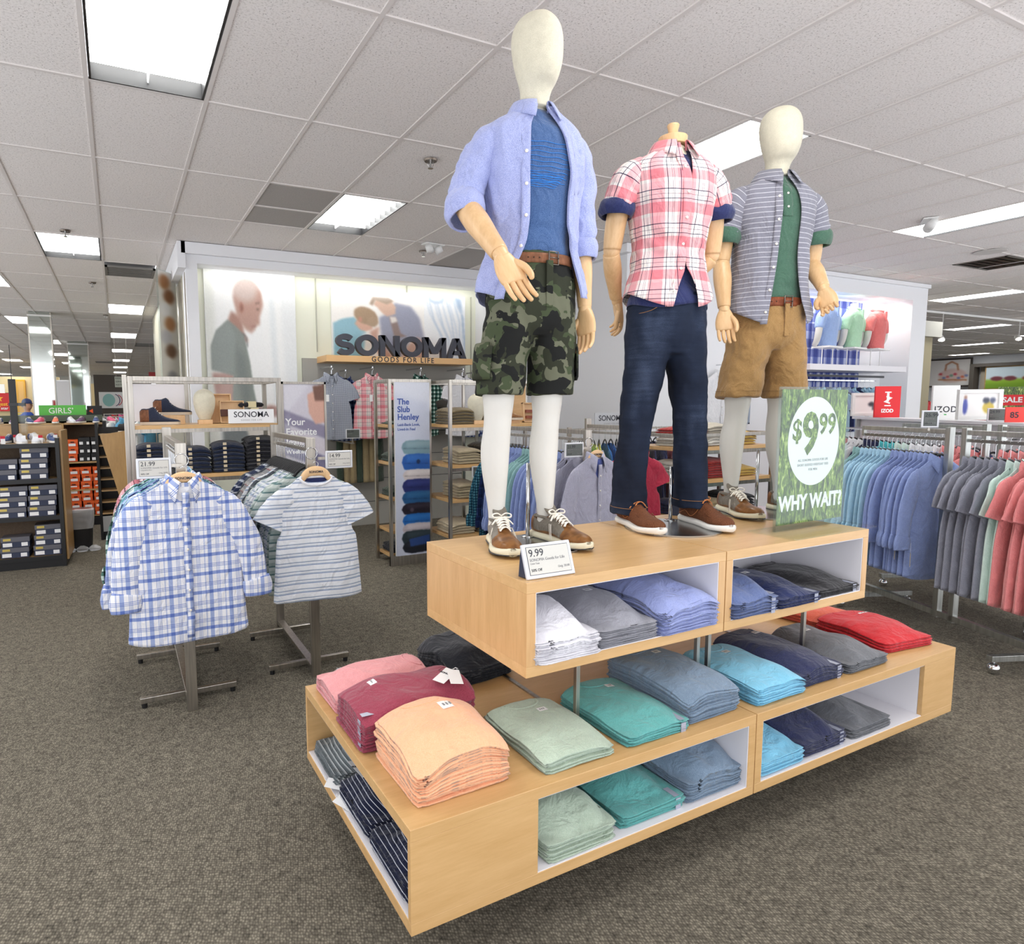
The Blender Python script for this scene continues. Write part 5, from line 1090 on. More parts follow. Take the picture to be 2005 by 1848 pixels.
# electronic tags on arms
def tag_arm(x, y, z, label, big, l3, s=1, dark=False):
    t = price_tag((x, y, z), 0, label, big, 'SONOMA Goods for Life', l3, w=.155*s, h=.098*s, tilt=0, holder=False, dark=dark)
    return t
for args, ax in (((.145, 3.37, 1.205, 'electronic tag reading 21.99 on the left rack', '21.99', 'Long sleeve shirts'), (.07, .125)), ((1.095, 3.47, 1.20, 'electronic tag reading 14.99 on the second rack', '14.99', 'Fashion tees'), (-.115, -.07)), ((2.70, 3.44, 1.195, 'dark electronic tag on the rack behind the tall mannequin', '21.99', 'Long sleeve shirts', 1, True), (.06, .14))):
    t = tag_arm(*args); box('bracket', (ax[0], ax[1], .01, .02, .05, .065), STEEL, t)
# tie-less second tier: rail of coloured tees along the side wall
t = thing('garment_rack', 'low straight rack of coloured tees below the grey brand sign', 'clothes rack', (4.5, 4.85, 0))
for x in (-.75, .75): box('post', (x-.02, x+.02, -.012, .012, 0, 1.33), STEEL, t, .002); box('foot', (x-.015, x+.015, -.25, .25, 0, .03), STEEL, t, .002)
box('hang_rail', (-.73, .73, -.008, .008, 1.295, 1.315), STEEL, t)
D_ = [(T_CYAN, 'aqua tee'), (T_CYAN, 'aqua tee'), (T_YEL, 'yellow tee'), (T_YEL, 'yellow tee'), (T_BLUE, 'royal blue tee'), (T_BLUE, 'royal blue tee'), (T_WHITE, 'white tee'), (T_WHITE, 'white tee'), (T_WHITE, 'white tee'), (T_RED, 'crimson tee'), (T_RED, 'crimson tee'), (T_RED, 'crimson tee'), (T_NAVY, 'navy tee'), (T_NAVY, 'navy tee'), (T_NAVY, 'navy tee'), (T_RED, 'crimson tee'), (T_RED, 'crimson tee'), (T_CYAN, 'aqua tee')]
rail_of_shirts((3.85, 4.85), (5.15, 4.85), 18, lambda k: D_[k], -pi/2-.5, 1.318, 'tee', 'on the low straight rack', 'coloured tees on the low straight rack', L=.68, cat_='t-shirt', order_word='from the left')
t = thing('brand_sign', 'grey card brand sign standing above the coloured tees', 'sign', (4.22, 4.82, 1.33))
box('panel', (-.2, .2, -.004, .004, 0, .13), plain('grey card', (176, 178, 182), .6), t); text('brand_name', 'SONOMA', .072, INK, t, (0, -.005, .078), (pi/2, 0, 0), .0005, .0009); text('tagline', 'GOODS FOR LIFE', .019, GREYINK, t, (0, -.005, .028), (pi/2, 0, 0), .0003, 0, 1.3)
# crimson tee facing out between the jeans legs
hangerobj('wood', 'beech hanger between the legs of the jeans mannequin', (3.66, 3.9, 1.23), -.3, h=.05); hang_shirt('hanging_tee', 'heather red tee hanging beyond the jeans mannequin legs', (3.66, 3.9, 1.22), -.3, T_RED, 'tee', seed=16, w=.44, L=.66, th=.03, hi=True, zt=-.07, cat_='t-shirt')
t = t_rack(3.68, 4.0, 4.5, 'short steel rack beyond the jeans mannequin'); 
# ---------------------------------------------------------------- right H rack
RD = Vector((.36, .93, 0)).normalized(); RC = Vector((4.88, 2.27, 0)); RA = math.atan2(-RD.x, RD.y)
GALV = brushed('dull galvanised steel', (204, 206, 202), .38)
def h_rack(c, name_l, half=.82):
    t = thing('garment_rack', name_l, 'clothes rack', c, RA); s = .019
    for y in (-.06, .06): box('post', (-s, s, y-s, y+s, .10, 1.38), GALV, t, .002)
    box('base_bar', (-s, s, -.72, .72, .11, .15), GALV, t, .002)
    for y in (-.62, .62):
        box('foot_bar', (-.30, .30, y-s, y+s, .075, .11), GALV, t, .002)
        for x in (-.27, .27):
            put('castor', cat(loft([(-.032, .004, .004, 0, 0), (-.026, .02, .02, 0, 0), (0, .032, .032, 0, 0), (.026, .02, .02, 0, 0), (.032, .004, .004, 0, 0)], 20, 16), cyl(.007, .02, .046, 10)), CHROME, t, loc=(x, y, .033))
    for y0, y1 in ((-half, -.08), (.08, half)):
        box('top_bar', (-.012, .012, y0, y1, 1.335, 1.365), GALV, t, .002); box('hang_rail', (-.006, .006, y0, y1, 1.29, 1.31), CHROMED, t)
        box('end_post', (-.012, .012, (y0 if y0 < -.5 else y1)-.01, (y0 if y0 < -.5 else y1)+.01, 1.29, 1.365), GALV, t)
    return t
h_rack((RC.x, RC.y, 0), 'wheeled steel rack with blue, grey and coral shirts, nearest right')
def rp(c, s): p = Vector(c)+RD*s; return (p.x, p.y)
E1 = [(CH_GR, 'steel grey short sleeved shirt', 'short')]*6+[(CH_MINT, 'mint shirt', 'short')]*2+[(CH_C, 'coral short sleeved shirt', 'short')]*10
rail_of_shirts(rp(RC, -.10), rp(RC, -.95), 18, lambda k: E1[k], RA+.25, 1.312, 'short', 'right rack near half', 'shirts on the near half of the right rack', L=.80, w=.52, order_word='from the post,', tilt=.08, th=.016)
E2 = [(CH_B, 'blue chambray shirt', 'long')]*9+[(CH_L, 'light sky chambray shirt', 'long')]*7+[(CH_M, 'seafoam shirt', 'long')]*2
rail_of_shirts(rp(RC, .10), rp(RC, .85), 18, lambda k: E2[k], RA+.2, 1.312, 'long', 'right rack far half', 'shirts on the far half of the right rack', L=.80, w=.5, order_word='from the post,', tilt=.08, th=.015)
RC2 = Vector((5.75, 2.45, 0)); h_rack((RC2.x, RC2.y, 0), 'second wheeled rack behind the nearest right rack')
rail_of_shirts(rp(RC2, -.10), rp(RC2, -.9), 12, lambda k: [(CH_C, 'coral polo', 'short'), (CH_MINT, 'mint polo', 'short'), (T_WHITE, 'white polo', 'short'), (T_NAVY, 'navy polo', 'short')][k//3], RA+.2, 1.312, 'short', 'second right rack near half', 'polos on the second right rack', L=.74, order_word='from the post,')
rail_of_shirts(rp(RC2, .10), rp(RC2, .85), 10, lambda k: [(CH_C, 'coral polo', 'short'), (T_WHITE, 'cream polo', 'short'), (CH_MINT, 'mint polo', 'short')][k//4], RA+.2, 1.312, 'short', 'second right rack far half', 'polos on the second right rack', L=.74, order_word='from the post,')
for k, (s, dz, hx) in enumerate(((.30, -.78, -.17), (.17, -.80, -.14))):
    p = Vector(RC)+RD*s; t = thing('price_tag', ['buff paper tag hanging from a blue chambray cuff', 'second buff tag below the blue chambray shirts', 'white paper tag beside the display cube edge'][k], 'tag', (p.x-.30, p.y-.05, 1.31+dz), RA+.9); box('card', (-.022, .022, -.0006, .0006, -.045, .045), CARD if k < 2 else PAPER, t); put('string', tube([(0, 0, .04), (.004, 0, .08), (.01, 0, .11)], [.0006], 5), PAPER, t)
t = price_tag((4.84, 2.42, 1.375), -.75, 'dark electronic tag standing above the right rack', '26.99', 'Chambray', 'Shirts', w=.10, h=.115, tilt=.0, holder=False, dark=True); box('stem', (-.006, .006, .006, .018, -.02, .03), STEEL, t)
# ---------------------------------------------------------------- painted pictures (vertex-coloured panels)
import numpy as np
class Pic:
    def __init__(s, x0, y0, x1, y1, nx, bg=(255, 255, 255)):
        s.x0, s.y0, s.x1, s.y1 = x0, y0, x1, y1; s.nx = nx; s.ny = max(4, int(nx*(y1-y0)/(x1-x0)))
        s.X, s.Y = np.meshgrid(x0+(x1-x0)*(np.arange(s.nx)+.5)/s.nx, y0+(y1-y0)*(np.arange(s.ny)+.5)/s.ny)
        s.C = np.ones((s.ny, s.nx, 3))*np.array(bg, float)
    def blend(s, m, c, a=1.0):
        m = (np.clip(m, 0, 1)*a)[..., None]; s.C = s.C*(1-m)+np.array(c, float)*m; return s
    def soft(s, M, px):
        k = max(0, int(round(px/((s.x1-s.x0)/s.nx))))
        for _ in range(2):
            if k: 
                P = np.pad(M, k, mode='edge'); c = np.cumsum(np.cumsum(P, 0), 1); c = np.pad(c, ((1, 0), (1, 0))); w = 2*k+1
                M = (c[w:, w:]-c[:-w, w:]-c[w:, :-w]+c[:-w, :-w])/(w*w)
        return M
    def poly(s, pts, c, soft=3, a=1.0):
        M = np.zeros(s.X.shape, bool); n = len(pts)
        for i in range(n):
            (xa, ya), (xb, yb) = pts[i], pts[(i+1) % n]
            if ya == yb: continue
            M ^= ((ya > s.Y) != (yb > s.Y)) & (s.X < (xb-xa)*(s.Y-ya)/(yb-ya)+xa)
        return s.blend(s.soft(M.astype(float), soft), c, a)
    def ell(s, cx, cy, rx, ry, c, soft=3, a=1.0, rot=0):
        dx, dy = s.X-cx, s.Y-cy; u = dx*cos(rot)+dy*sin(rot); v = -dx*sin(rot)+dy*cos(rot)
        return s.blend(s.soft(((u/rx)**2+(v/ry)**2 < 1).astype(float), soft), c, a)
    def line(s, pts, w, c, soft=1.5, a=1.0):
        M = np.zeros(s.X.shape)
        for (xa, ya), (xb, yb) in zip(pts[:-1], pts[1:]):
            L2 = (xb-xa)**2+(yb-ya)**2+1e-9; t = np.clip(((s.X-xa)*(xb-xa)+(s.Y-ya)*(yb-ya))/L2, 0, 1)
            M = np.maximum(M, (np.hypot(s.X-xa-t*(xb-xa), s.Y-ya-t*(yb-ya)) < w/2).astype(float))
        return s.blend(s.soft(M, soft), c, a)
    def grain(s, amp, seed=0):
        r = np.random.RandomState(seed); s.C = np.clip(s.C+r.randn(s.ny, s.nx, 1)*amp, 0, 255); return s
    def build(s, name, w, h, parent, loc=(0, 0, 0), rot=(0, 0, 0), rough=.35):
        """panel in the xz plane facing -y, origin bottom centre"""
        nx, ny = s.nx, s.ny; v = [(-w/2+w*i/nx, 0, h-h*j/ny) for j in range(ny+1) for i in range(nx+1)]
        f = [[j*(nx+1)+i, (j+1)*(nx+1)+i, (j+1)*(nx+1)+i+1, j*(nx+1)+i+1] for j in range(ny) for i in range(nx)]
        P = np.pad(s.C, ((1, 1), (1, 1), (0, 0)), mode='edge'); V = (P[:-1, :-1]+P[1:, :-1]+P[:-1, 1:]+P[1:, 1:])/4/255
        V = np.where(V <= .04045, V/12.92, ((V+.055)/1.055)**2.4); V = np.dstack([V, np.ones(V.shape[:2])])
        m, t, b, N, L = nt('printed picture'); at = N('ShaderNodeVertexColor'); at.layer_name = 'Col'; L(at.outputs[0], b.inputs['Base Color']); b.inputs['Roughness'].default_value = rough
        o = mesh(name, v, f, m, parent, smooth=False, loc=loc, rot=rot); ca = o.data.color_attributes.new('Col', 'FLOAT_COLOR', 'POINT'); ca.data.foreach_set('color', V.reshape(-1).astype(np.float32)); return o
# ---------------------------------------------------------------- first bay: poster wall
def st(name, b, m, kind='structure', bev=0):
    o = box(name, b, m, None, bev); o['kind'] = kind; return o
ZW = ZC-.001
st('wall_back_left', [(.74, .86, 7.62, 8.0, 0, ZW), (4.48, 5.17, 7.62, 8.0, 0, ZW), (.86, 4.48, 7.62, 8.0, 3.085, ZW)], WALLW)
st('wall_bay', [(.86, 4.48, 7.90, 8.0, 0, 3.085)], CREAMW)
st('trim_2', [(.70, 5.17, 7.57, 7.62, 3.175, ZW)], WALLW); 
st('wall_side', [(5.17, 5.30, 5.70, 7.95, 0, ZW)], WALLW); st('trim_3', [(5.09, 5.17, 5.62, 7.62, 3.20, ZW)], WALLW)
st('wall_far_left_side', [(.74, .80, 8.0, 14.5, 0, ZW)], plain('putty wall', (176, 172, 154), .5)); st('trim_4', [(.66, .74, 7.57, 9.6, 3.02, ZW)], WALLW)
st('trim_5', [(.735, .742, 7.7, 7.78, 0, 3.0), (.735, .742, 8.15, 8.22, 0, 3.0), (.735, .742, 8.6, 8.7, 0, 3.0)], STEEL)
SL = plain('grey slat panel', (170, 168, 160), .6)
st('wall_slat_panel', [(2.05, 4.3, 7.86, 7.90, .0, 2.12)], SL); st('trim_6', [(2.05, 4.3, 7.855, 7.861, z, z+.006) for z in (.3, .6, .9, 1.2, 1.5, 1.8)], DARKP)
st('trim_7', [(2.24, 2.25, 7.88, 7.90, 2.2, 3.08), (3.45, 3.46, 7.88, 7.90, 2.2, 3.08), (4.40, 4.41, 7.88, 7.90, 1.2, 3.0)], plain('panel joint', (190, 190, 176), .7))
# lights hidden in the header of each bay
def bay_light(name, x0, x1, y, z, e):
    l = bpy.data.lights.new(name, 'AREA'); l.shape = 'RECTANGLE'; l.size = x1-x0; l.size_y = .12; l.energy = e; l.color = (1, .98, .93); o = bpy.data.objects.new(name, l); COL.objects.link(o); o.location = ((x0+x1)/2, y, z); o.rotation_euler = (.35, 0, 0); return o
bay_light('header_light', .95, 4.4, 7.70, 3.07, 7)
# man at laptop
p = Pic(40, 90, 675, 1010, 170, (250, 251, 250))
p.poly([(40, 90), (100, 90), (110, 1010), (40, 1010)], (236, 238, 232), 14); p.poly([(480, 190), (520, 190), (545, 800), (505, 800)], (232, 238, 240), 12, .8); p.poly([(560, 150), (675, 150), (675, 800), (600, 800)], (240, 243, 244), 14)
sk, skd = (196, 158, 142), (150, 110, 98)
p.poly([(70, 620), (215, 610), (250, 760), (330, 800), (480, 785), (560, 800), (420, 830), (300, 860), (190, 850), (100, 790)], (186, 148, 138), 7)
p.poly([(215, 300), (290, 330), (300, 410), (330, 450), (270, 470), (190, 350)], (176, 136, 122), 6)
p.poly([(190, 345), (250, 380), (300, 420), (335, 560), (355, 700), (378, 800), (380, 880), (130, 900), (120, 860), (200, 790), (215, 630), (68, 600), (70, 480), (110, 400)], (140, 148, 142), 5)
p.poly([(68, 500), (110, 410), (190, 350), (240, 420), (225, 620), (70, 600)], (152, 160, 156), 9, .8); p.poly([(240, 480), (300, 520), (330, 740), (290, 800), (240, 650)], (118, 126, 124), 14, .6); p.line([(290, 410), (315, 430), (322, 480)], 7, (110, 112, 112), 3)
p.ell(330, 225, 98, 92, (200, 176, 168), 8); p.poly([(238, 230), (300, 170), (425, 190), (440, 260), (425, 300), (415, 320), (415, 362), (385, 372), (378, 390), (350, 408), (310, 390), (255, 330)], (190, 152, 138), 6)
p.ell(318, 190, 82, 60, (206, 190, 184), 14, .9); p.ell(288, 280, 16, 28, (176, 128, 112), 3); p.ell(290, 280, 8, 16, (150, 104, 92), 3); p.line([(388, 255), (415, 250)], 5, (110, 84, 78), 3); p.line([(395, 285), (412, 283)], 5, (100, 76, 70), 3); p.line([(352, 375), (385, 370)], 4, (140, 90, 86), 3)
p.poly([(90, 740), (200, 780), (330, 820), (470, 800), (560, 815), (580, 835), (400, 860), (250, 870), (130, 830)], (172, 132, 124), 8, .8)
p.poly([(590, 800), (640, 750), (672, 720), (675, 820), (600, 830)], (208, 212, 222), 4); p.line([(590, 812), (670, 728)], 4, (176, 182, 196), 2)
p.poly([(120, 860), (380, 860), (420, 1010), (130, 1010)], (126, 132, 134), 12); p.poly([(290, 900), (520, 880), (540, 980), (330, 1010)], (226, 220, 212), 6); p.ell(170, 740, 60, 120, (255, 255, 255), 40, .25); p.grain(3)
t = thing('poster', 'tall poster of a man in a grey tee at a laptop', 'poster', (1.465, 7.872, 1.05)); p.build('picture', 1.03, 2.05, t, (0, -.012, 0)); box('panel', (-.517, .517, -.011, .02, 0, 2.05), WHITEP, t)
# father and son
p = Pic(895, 195, 1780, 655, 220, (252, 250, 246)); 
p.poly([(1490, 195), (1780, 195), (1780, 655), (1490, 655)], (248, 251, 254), 2)
p.poly([(905, 430), (960, 400), (1030, 385), (1080, 430), (1110, 500), (1080, 655), (905, 655)], (150, 196, 212), 6); p.poly([(905, 600), (960, 480), (1000, 655)], (120, 176, 200), 10, .6)
p.poly([(1190, 380), (1260, 340), (1290, 270), (1400, 290), (1460, 370), (1490, 500), (1490, 560), (1400, 520), (1330, 655), (1220, 600), (1200, 480)], (160, 164, 184), 7); p.poly([(1255, 370), (1300, 370), (1330, 480), (1370, 500), (1290, 520)], (150, 130, 124), 6); p.poly([(1258, 368), (1300, 370), (1310, 400), (1270, 415)], (236, 230, 224), 3)
p.poly([(1190, 440), (1180, 520), (1240, 600), (1300, 655), (1200, 655), (1140, 560), (1125, 480)], (212, 168, 148), 8); p.poly([(1060, 380), (1140, 430), (1150, 460), (1105, 478), (1070, 470), (1035, 430)], (222, 180, 158), 5); p.ell(1105, 372, 78, 56, (176, 150, 122), 5, 1, .4); p.ell(1150, 410, 34, 36, (182, 156, 128), 6); p.ell(1070, 400, 12, 18, (206, 150, 130), 3)
p.poly([(1155, 290), (1180, 250), (1260, 250), (1300, 300), (1295, 350), (1240, 370), (1210, 345), (1180, 310)], (220, 186, 166), 5); p.poly([(1130, 290), (1150, 240), (1250, 238), (1290, 262), (1240, 285), (1170, 262), (1150, 300)], (176, 156, 138), 5)
p.poly([(1330, 655), (1380, 560), (1440, 500), (1490, 530), (1490, 655)], (210, 168, 150), 10, .8); p.poly([(1085, 490), (1130, 480), (1150, 560), (1100, 600)], (240, 236, 232), 8, .8)
for k in range(9): p.line([(1500+k*28, 210+((k*37) % 60)), (1530+k*30, 330+((k*53) % 80)), (1600+k*20, 470+((k*31) % 60)), (1640+k*15, 640)], 9, (190, 208, 228) if k % 2 else (206, 220, 236), 6, .8)
p.ell(1575, 225, 55, 34, (196, 212, 230), 5); p.ell(1575, 215, 42, 26, (228, 236, 244), 4); p.poly([(1700, 200), (1750, 215), (1762, 330), (1720, 260)], (150, 176, 206), 8, .8); p.line([(1758, 330), (1775, 520), (1782, 640)], 14, (170, 192, 216), 5, .8); p.ell(1200, 210, 120, 30, (255, 255, 255), 20, .9); p.grain(2.5, 2)
t = thing('poster', 'wide poster of a father and son with a pale blue tee behind the headline letters', 'poster', (3.365, 7.876, 2.15)); p.build('picture', 1.87, .84, t, (0, -.011, 0)); box('panel', (-.937, .937, -.010, .02, 0, .84), WHITEP, t)
# headline shelf and letters
t = thing('sign_shelf', 'maple ledge carrying the large dark headline letters', 'shelf', (3.21, 7.62, 2.06)); box('ledge', (-.98, .98, -.16, .24, 0, .075), MAPLE_EDGE, t, .002)
text('tagline', 'GOODS FOR LIFE', .088, INK, t, (0, -.1605, .036), (pi/2, 0, 0), .001, .0015, 1.35, sx=.95)
BLK = plain('slate grey foam letter face', (72, 74, 84), .6)
widths = [.225, .29, .26, .29, .315, .275]; xx = 2.36
def prism(pts, d): n = len(pts); return [(x, 0, z) for x, z in pts]+[(x, d, z) for x, z in pts], [list(range(n)), list(range(n, 2*n))[::-1]]+[[i, n+i, n+(i+1) % n, (i+1) % n] for i in range(n)]
def glyph(ch, w, h, t, loc, d=.07):
    P = []
    if ch == 'O':
        n = 40; v = []
        for k in range(n):
            a = 2*pi*k/n
            for r, y in (((w/2, h/2), 0), ((w/2, h/2), d), ((w/2-t, h/2-t*.95), 0), ((w/2-t, h/2-t*.95), d)): v.append((w/2+r[0]*sin(a), y, h/2+r[1]*cos(a)))
        f = []
        for k in range(n):
            a, b = 4*k, 4*((k+1) % n); f += [[a, b, b+2, a+2], [a+1, a+3, b+3, b+1], [a, a+1, b+1, b], [a+2, b+2, b+3, a+3]]
        P = [(v, f)]
    elif ch == 'N': P = [prism(q, d) for q in ([(0, 0), (t, 0), (t, h), (0, h)], [(w-t, 0), (w, 0), (w, h), (w-t, h)], [(w-t*1.05, 0), (w, 0), (t*1.05, h), (0, h)])]
    elif ch == 'M': P = [prism(q, d) for q in ([(0, 0), (t, 0), (t, h), (0, h)], [(w-t, 0), (w, 0), (w, h), (w-t, h)], [(0, h), (w/2-t*.62, .05), (w/2, .05), (w/2, .11), (t, h)], [(w, h), (w-t, h), (w/2, .11), (w/2, .05), (w/2+t*.62, .05)])]
    elif ch == 'A': P = [prism(q, d) for q in ([(0, 0), (t*1.1, 0), (w/2+t*.1, h*.80), (w/2+t*.55, h), (w/2-t*.55, h)], [(w-t*1.1, 0), (w, 0), (w/2+t*.55, h), (w/2-t*.55, h), (w/2-t*.1, h*.80)], [(w*.22, h*.17), (w*.78, h*.17), (w*.68, h*.38), (w*.32, h*.38)])]
    else:
        r = (h-t)/4; c = [(w/2+(w/2-t/2)*cos(a), h-t/2-r+r*sin(a)) for a in [rad(25+q*(245/14)) for q in range(15)]]+[(w/2+(w/2-t/2)*cos(a), t/2+r+r*sin(a)) for a in [rad(90-q*(245/14)) for q in range(15)]]
        v, f = [], []
        for k, (x, z) in enumerate(c):
            x0, z0 = c[max(k-1, 0)]; x1, z1 = c[min(k+1, len(c)-1)]; L_ = math.hypot(x1-x0, z1-z0); nx_, nz_ = -(z1-z0)/L_*t/2, (x1-x0)/L_*t/2
            v += [(x+nx_, 0, z+nz_), (x-nx_, 0, z-nz_), (x-nx_, d, z-nz_), (x+nx_, d, z+nz_)]
        for k in range(len(c)-1):
            for q in range(4): f.append([4*k+q, 4*k+(q+1) % 4, 4*k+4+(q+1) % 4, 4*k+4+q])
        f += [[3, 2, 1, 0], [4*len(c)-4+q for q in range(4)]]; P = [(v, f)]
    p = cat(*P); return mesh('sign_letter', p[0], p[1], BLK, None, smooth=False, loc=loc)
for ch, w in zip('SONOMA', widths):
    n_ = glyph(ch, w, .255, .066, (xx, 7.47, 2.136))
    tag(n_, 'large dark foam letter %s standing on the maple ledge, %s from the left' % (ch, FST['SONOMA'.find(ch)] if ch not in 'O' else ('second' if xx < 3 else 'fourth')), 'letter', 'headline letters'); xx += w+.018
# face-out shirts on the slat wall
for k, (x, m, l, kd) in enumerate(((2.27, GINGH, 'grey micro gingham shirt', 'short'), (2.78, PINKPL, 'pink plaid shirt', 'short'), (3.42, PL_F, 'green check shirt', 'short'), (4.02, T_WHITE, 'white shirt', 'short'), (2.52, PL_C, 'navy check shirt', 'short'), (4.32, PL_C, 'blue plaid shirt', 'short'))):
    y = 7.42 if k < 4 else 7.66; zz = 1.99-(.03 if k > 3 else 0)
    t = thing('faceout_arm', 'chrome arm on the grey slat wall holding the '+l, 'bracket', (x, 7.86, zz)); box('arm', (-.006, .006, -(7.86-y)-.02, 0, .0, .016), CHROME, t)
    for q in range(4 if k < 4 else 1):
        lab_ = l+', '+(FST[q]+' on its wall arm' if k < 4 else 'between the wall arms' if k == 4 else 'behind the mannequin on the wall')
        hl = 'black hanger of the '+lab_; loc = (x+q*.012, y+.03*q, zz); hangerobj('black', hl, loc, random.uniform(-.05, .05), 'hangers on the slat wall')
        hang_shirt('hanging_shirt', lab_, loc, random.uniform(-.06, .06), m if q == 0 else [PL_C, PL_F, PL_H][(k+q) % 3] if k != 3 else T_WHITE, kd, 'shirts on the slat wall', seed=40+k*3+q, w=.46, L=.74, th=.03 if q == 0 else .014, hi=q == 0 and k < 4, zt=-.10)
    if k < 2: t = thing('price_tag', 'small white tag on the front of the '+l, 'tag', (x-.07+k*.03, y-.06, zz-.36)); box('card', (-.02, .02, -.0006, .0006, -.04, .04), PAPER, t); put('string', tube([(0, 0, .04), (.0, 0, .07), (.004, .01, .09)], [.0006], 5), PAPER, t)
# khaki trousers hung below
t = thing('faceout_arm', 'low chrome arm on the slat wall holding khaki trousers', 'bracket', (2.72, 7.86, 1.22)); box('arm', (-.3, .3, -.16, -.145, .0, .016), CHROME, t); box('strut', (-.01, .01, -.15, 0, 0, .02), CHROME, t)
for k in range(7):
    x = 2.46+k*.085; v, f, u = loft([(-.62, .075, .04, 0, 0), (-.4, .08, .04, 0, 0), (-.2, .085, .038, 0, 0), (0, .08, .03, 0, 0)], 20, 12, .8, disp=lambda th, z: .006*nz(cos(th)*2+k, sin(th)*2, z*8))
    tag(put('hanging_trousers', (v, f, u), KHK if k % 3 else K_GREEN, None, loc=(x, 7.715, 1.2), rot=(0, 0, .8)), 'khaki trousers on the slat wall, %s from the left' % FST[k], 'trousers', 'khaki trousers on the slat wall')
t = price_tag((2.38, 7.0, 1.17), 0, 'small electronic tag under the grey gingham shirt', '23.99', 'SONOMA', 'Shirts', w=.17, h=.11, tilt=0, holder=False, dark=True); box('stem', (-.006, .006, .006, .018, -.05, .03), STEEL, t); box('clamp', (-.02, .02, .006, .86, -.06, -.05), STEEL, t)
# ---------------------------------------------------------------- second bay: plaid wall with torso forms
st('wall_back_right', [(5.30, 6.80, 5.70, 6.15, 0, ZW), (10.72, 11.10, 5.70, 6.15, 0, ZW), (6.80, 10.72, 5.70, 6.15, 3.05, ZW), (6.80, 10.72, 6.10, 6.15, 0, 3.05)], WALLW); st('trim_8', [(5.2, 11.1, 5.66, 5.70, 3.24, ZW)], WALLW)
st('wall_end_column', [(11.5, 12.9, 6.5, 7.2, 0, 2.9)], plain('olive pilaster', (150, 140, 110), .6)); st('trim_9', [(11.45, 12.98, 6.4, 7.25, 2.66, 2.92)], SL)
bay_light('header_light', 6.9, 10.6, 5.80, 3.03, 22)
PLD = plaid('printed blue plaid', 0, [(0, (196, 202, 230)), (.1, (110, 124, 186)), (.42, (190, 198, 228)), (.5, (250, 250, 255)), (.62, (190, 198, 228)), (.7, (110, 124, 186)), (.9, (250, 250, 255))], [(0, (210, 216, 238)), (.1, (140, 150, 200)), (.4, (250, 250, 255)), (.46, (140, 150, 200)), (.8, (210, 216, 238))], .30, .36)
def flat(name, x0, x1, z0, z1, y, m, par=None):
    return mesh(name, [(x0, y, z0), (x1, y, z0), (x1, y, z1), (x0, y, z1)], [[0, 1, 2, 3]], m, par, uv=[(x0, z0), (x1, z0), (x1, z1), (x0, z1)], smooth=False)
t = thing('wall_graphic', 'blue plaid wall graphic behind the polo torsos', 'wall graphic'); box('panel', (8.62, 10.12, 6.075, 6.099, 1.45, 3.02), WHITEP, t); flat('print', 8.62, 10.12, 1.45, 3.02, 6.073, PLD, t)
t = thing('wall_graphic', 'pale plaid graphic above the red panel on the white wall', 'wall graphic'); box('panel', (6.83, 8.3, 6.07, 6.099, 2.62, 2.99), WHITEP, t); flat('print', 6.83, 8.3, 2.62, 2.99, 6.068, PLD, t)
p = Pic(0, 0, 100, 60, 60, (176, 188, 214)); [p.poly([(0, y), (100, y-3), (100, y+4), (0, y+6)], c, 4) for y, c in ((8, (206, 214, 230)), (22, (156, 170, 202)), (34, (196, 204, 224)), (48, (164, 178, 208)))]; t = thing('wall_graphic', 'soft blue banded panel left of the red panel', 'wall graphic'); p.build('print', 1.1, .62, t, (7.38, 6.04, 2.0)); box('panel', (6.83, 7.93, 6.045, 6.09, 2.0, 2.62), WHITEP, t)
t = thing('wall_graphic', 'plain orange-red panel beside the rear mannequin arm', 'wall graphic'); box('panel', (7.16, 7.95, 5.98, 6.03, 2.02, 2.63), plain('orange red lacquer', (238, 60, 34), .4), t)
p = Pic(1400, 650, 1475, 805, 110, (206, 222, 236)); p.poly([(1400, 650), (1475, 650), (1475, 700), (1400, 700)], (226, 236, 242), 5)
p.poly([(1408, 700), (1412, 690), (1440, 692), (1455, 700), (1452, 745), (1440, 765), (1425, 768), (1412, 752), (1406, 728)], (244, 214, 180), 1.5); p.ell(1428, 684, 24, 14, (112, 110, 108), 2); p.ell(1420, 677, 14, 8, (148, 146, 142), 2); p.ell(1440, 680, 14, 8, (90, 88, 88), 2)
p.ell(1409, 727, 9, 9, (96, 84, 104), 1); p.ell(1431, 724, 11, 9, (104, 108, 140), 1); p.line([(1400, 719), (1445, 715)], 1.6, (60, 56, 60), .6); p.line([(1412, 745), (1422, 751), (1434, 746)], 4, (250, 246, 240), 1); p.poly([(1412, 765), (1436, 768), (1450, 805), (1405, 805)], (240, 208, 170), 2); p.poly([(1400, 760), (1412, 775), (1418, 805), (1400, 805)], (120, 150, 196), 2); p.poly([(1436, 770), (1475, 760), (1475, 805), (1425, 805)], (252, 252, 254), 2)
t = thing('poster', 'framed poster of a smiling man in sunglasses behind the jeans mannequin', 'poster', (7.22, 6.0, 1.28)); p.build('picture', .74, 1.06, t, (0, -.021, 0)); box('frame', [(-.40, -.37, -.03, .02, -.02, 1.09), (.37, .40, -.03, .02, -.02, 1.09), (-.40, .40, -.03, .02, 1.06, 1.09), (-.40, .40, -.03, .02, -.02, 0), (-.37, .37, -.018, .02, 0, 1.06)], plain('blue grey frame', (150, 162, 180), .4), t)
t = thing('display_shelf', 'white floating shelf carrying the three polo torsos', 'shelf'); box('shelf_board', (8.3, 10.52, 5.62, 6.09, 1.98, 2.06), LINER, t, .003); box('underside_rail', (8.5, 10.3, 5.8, 5.83, 1.90, 1.93), DARKP, t)
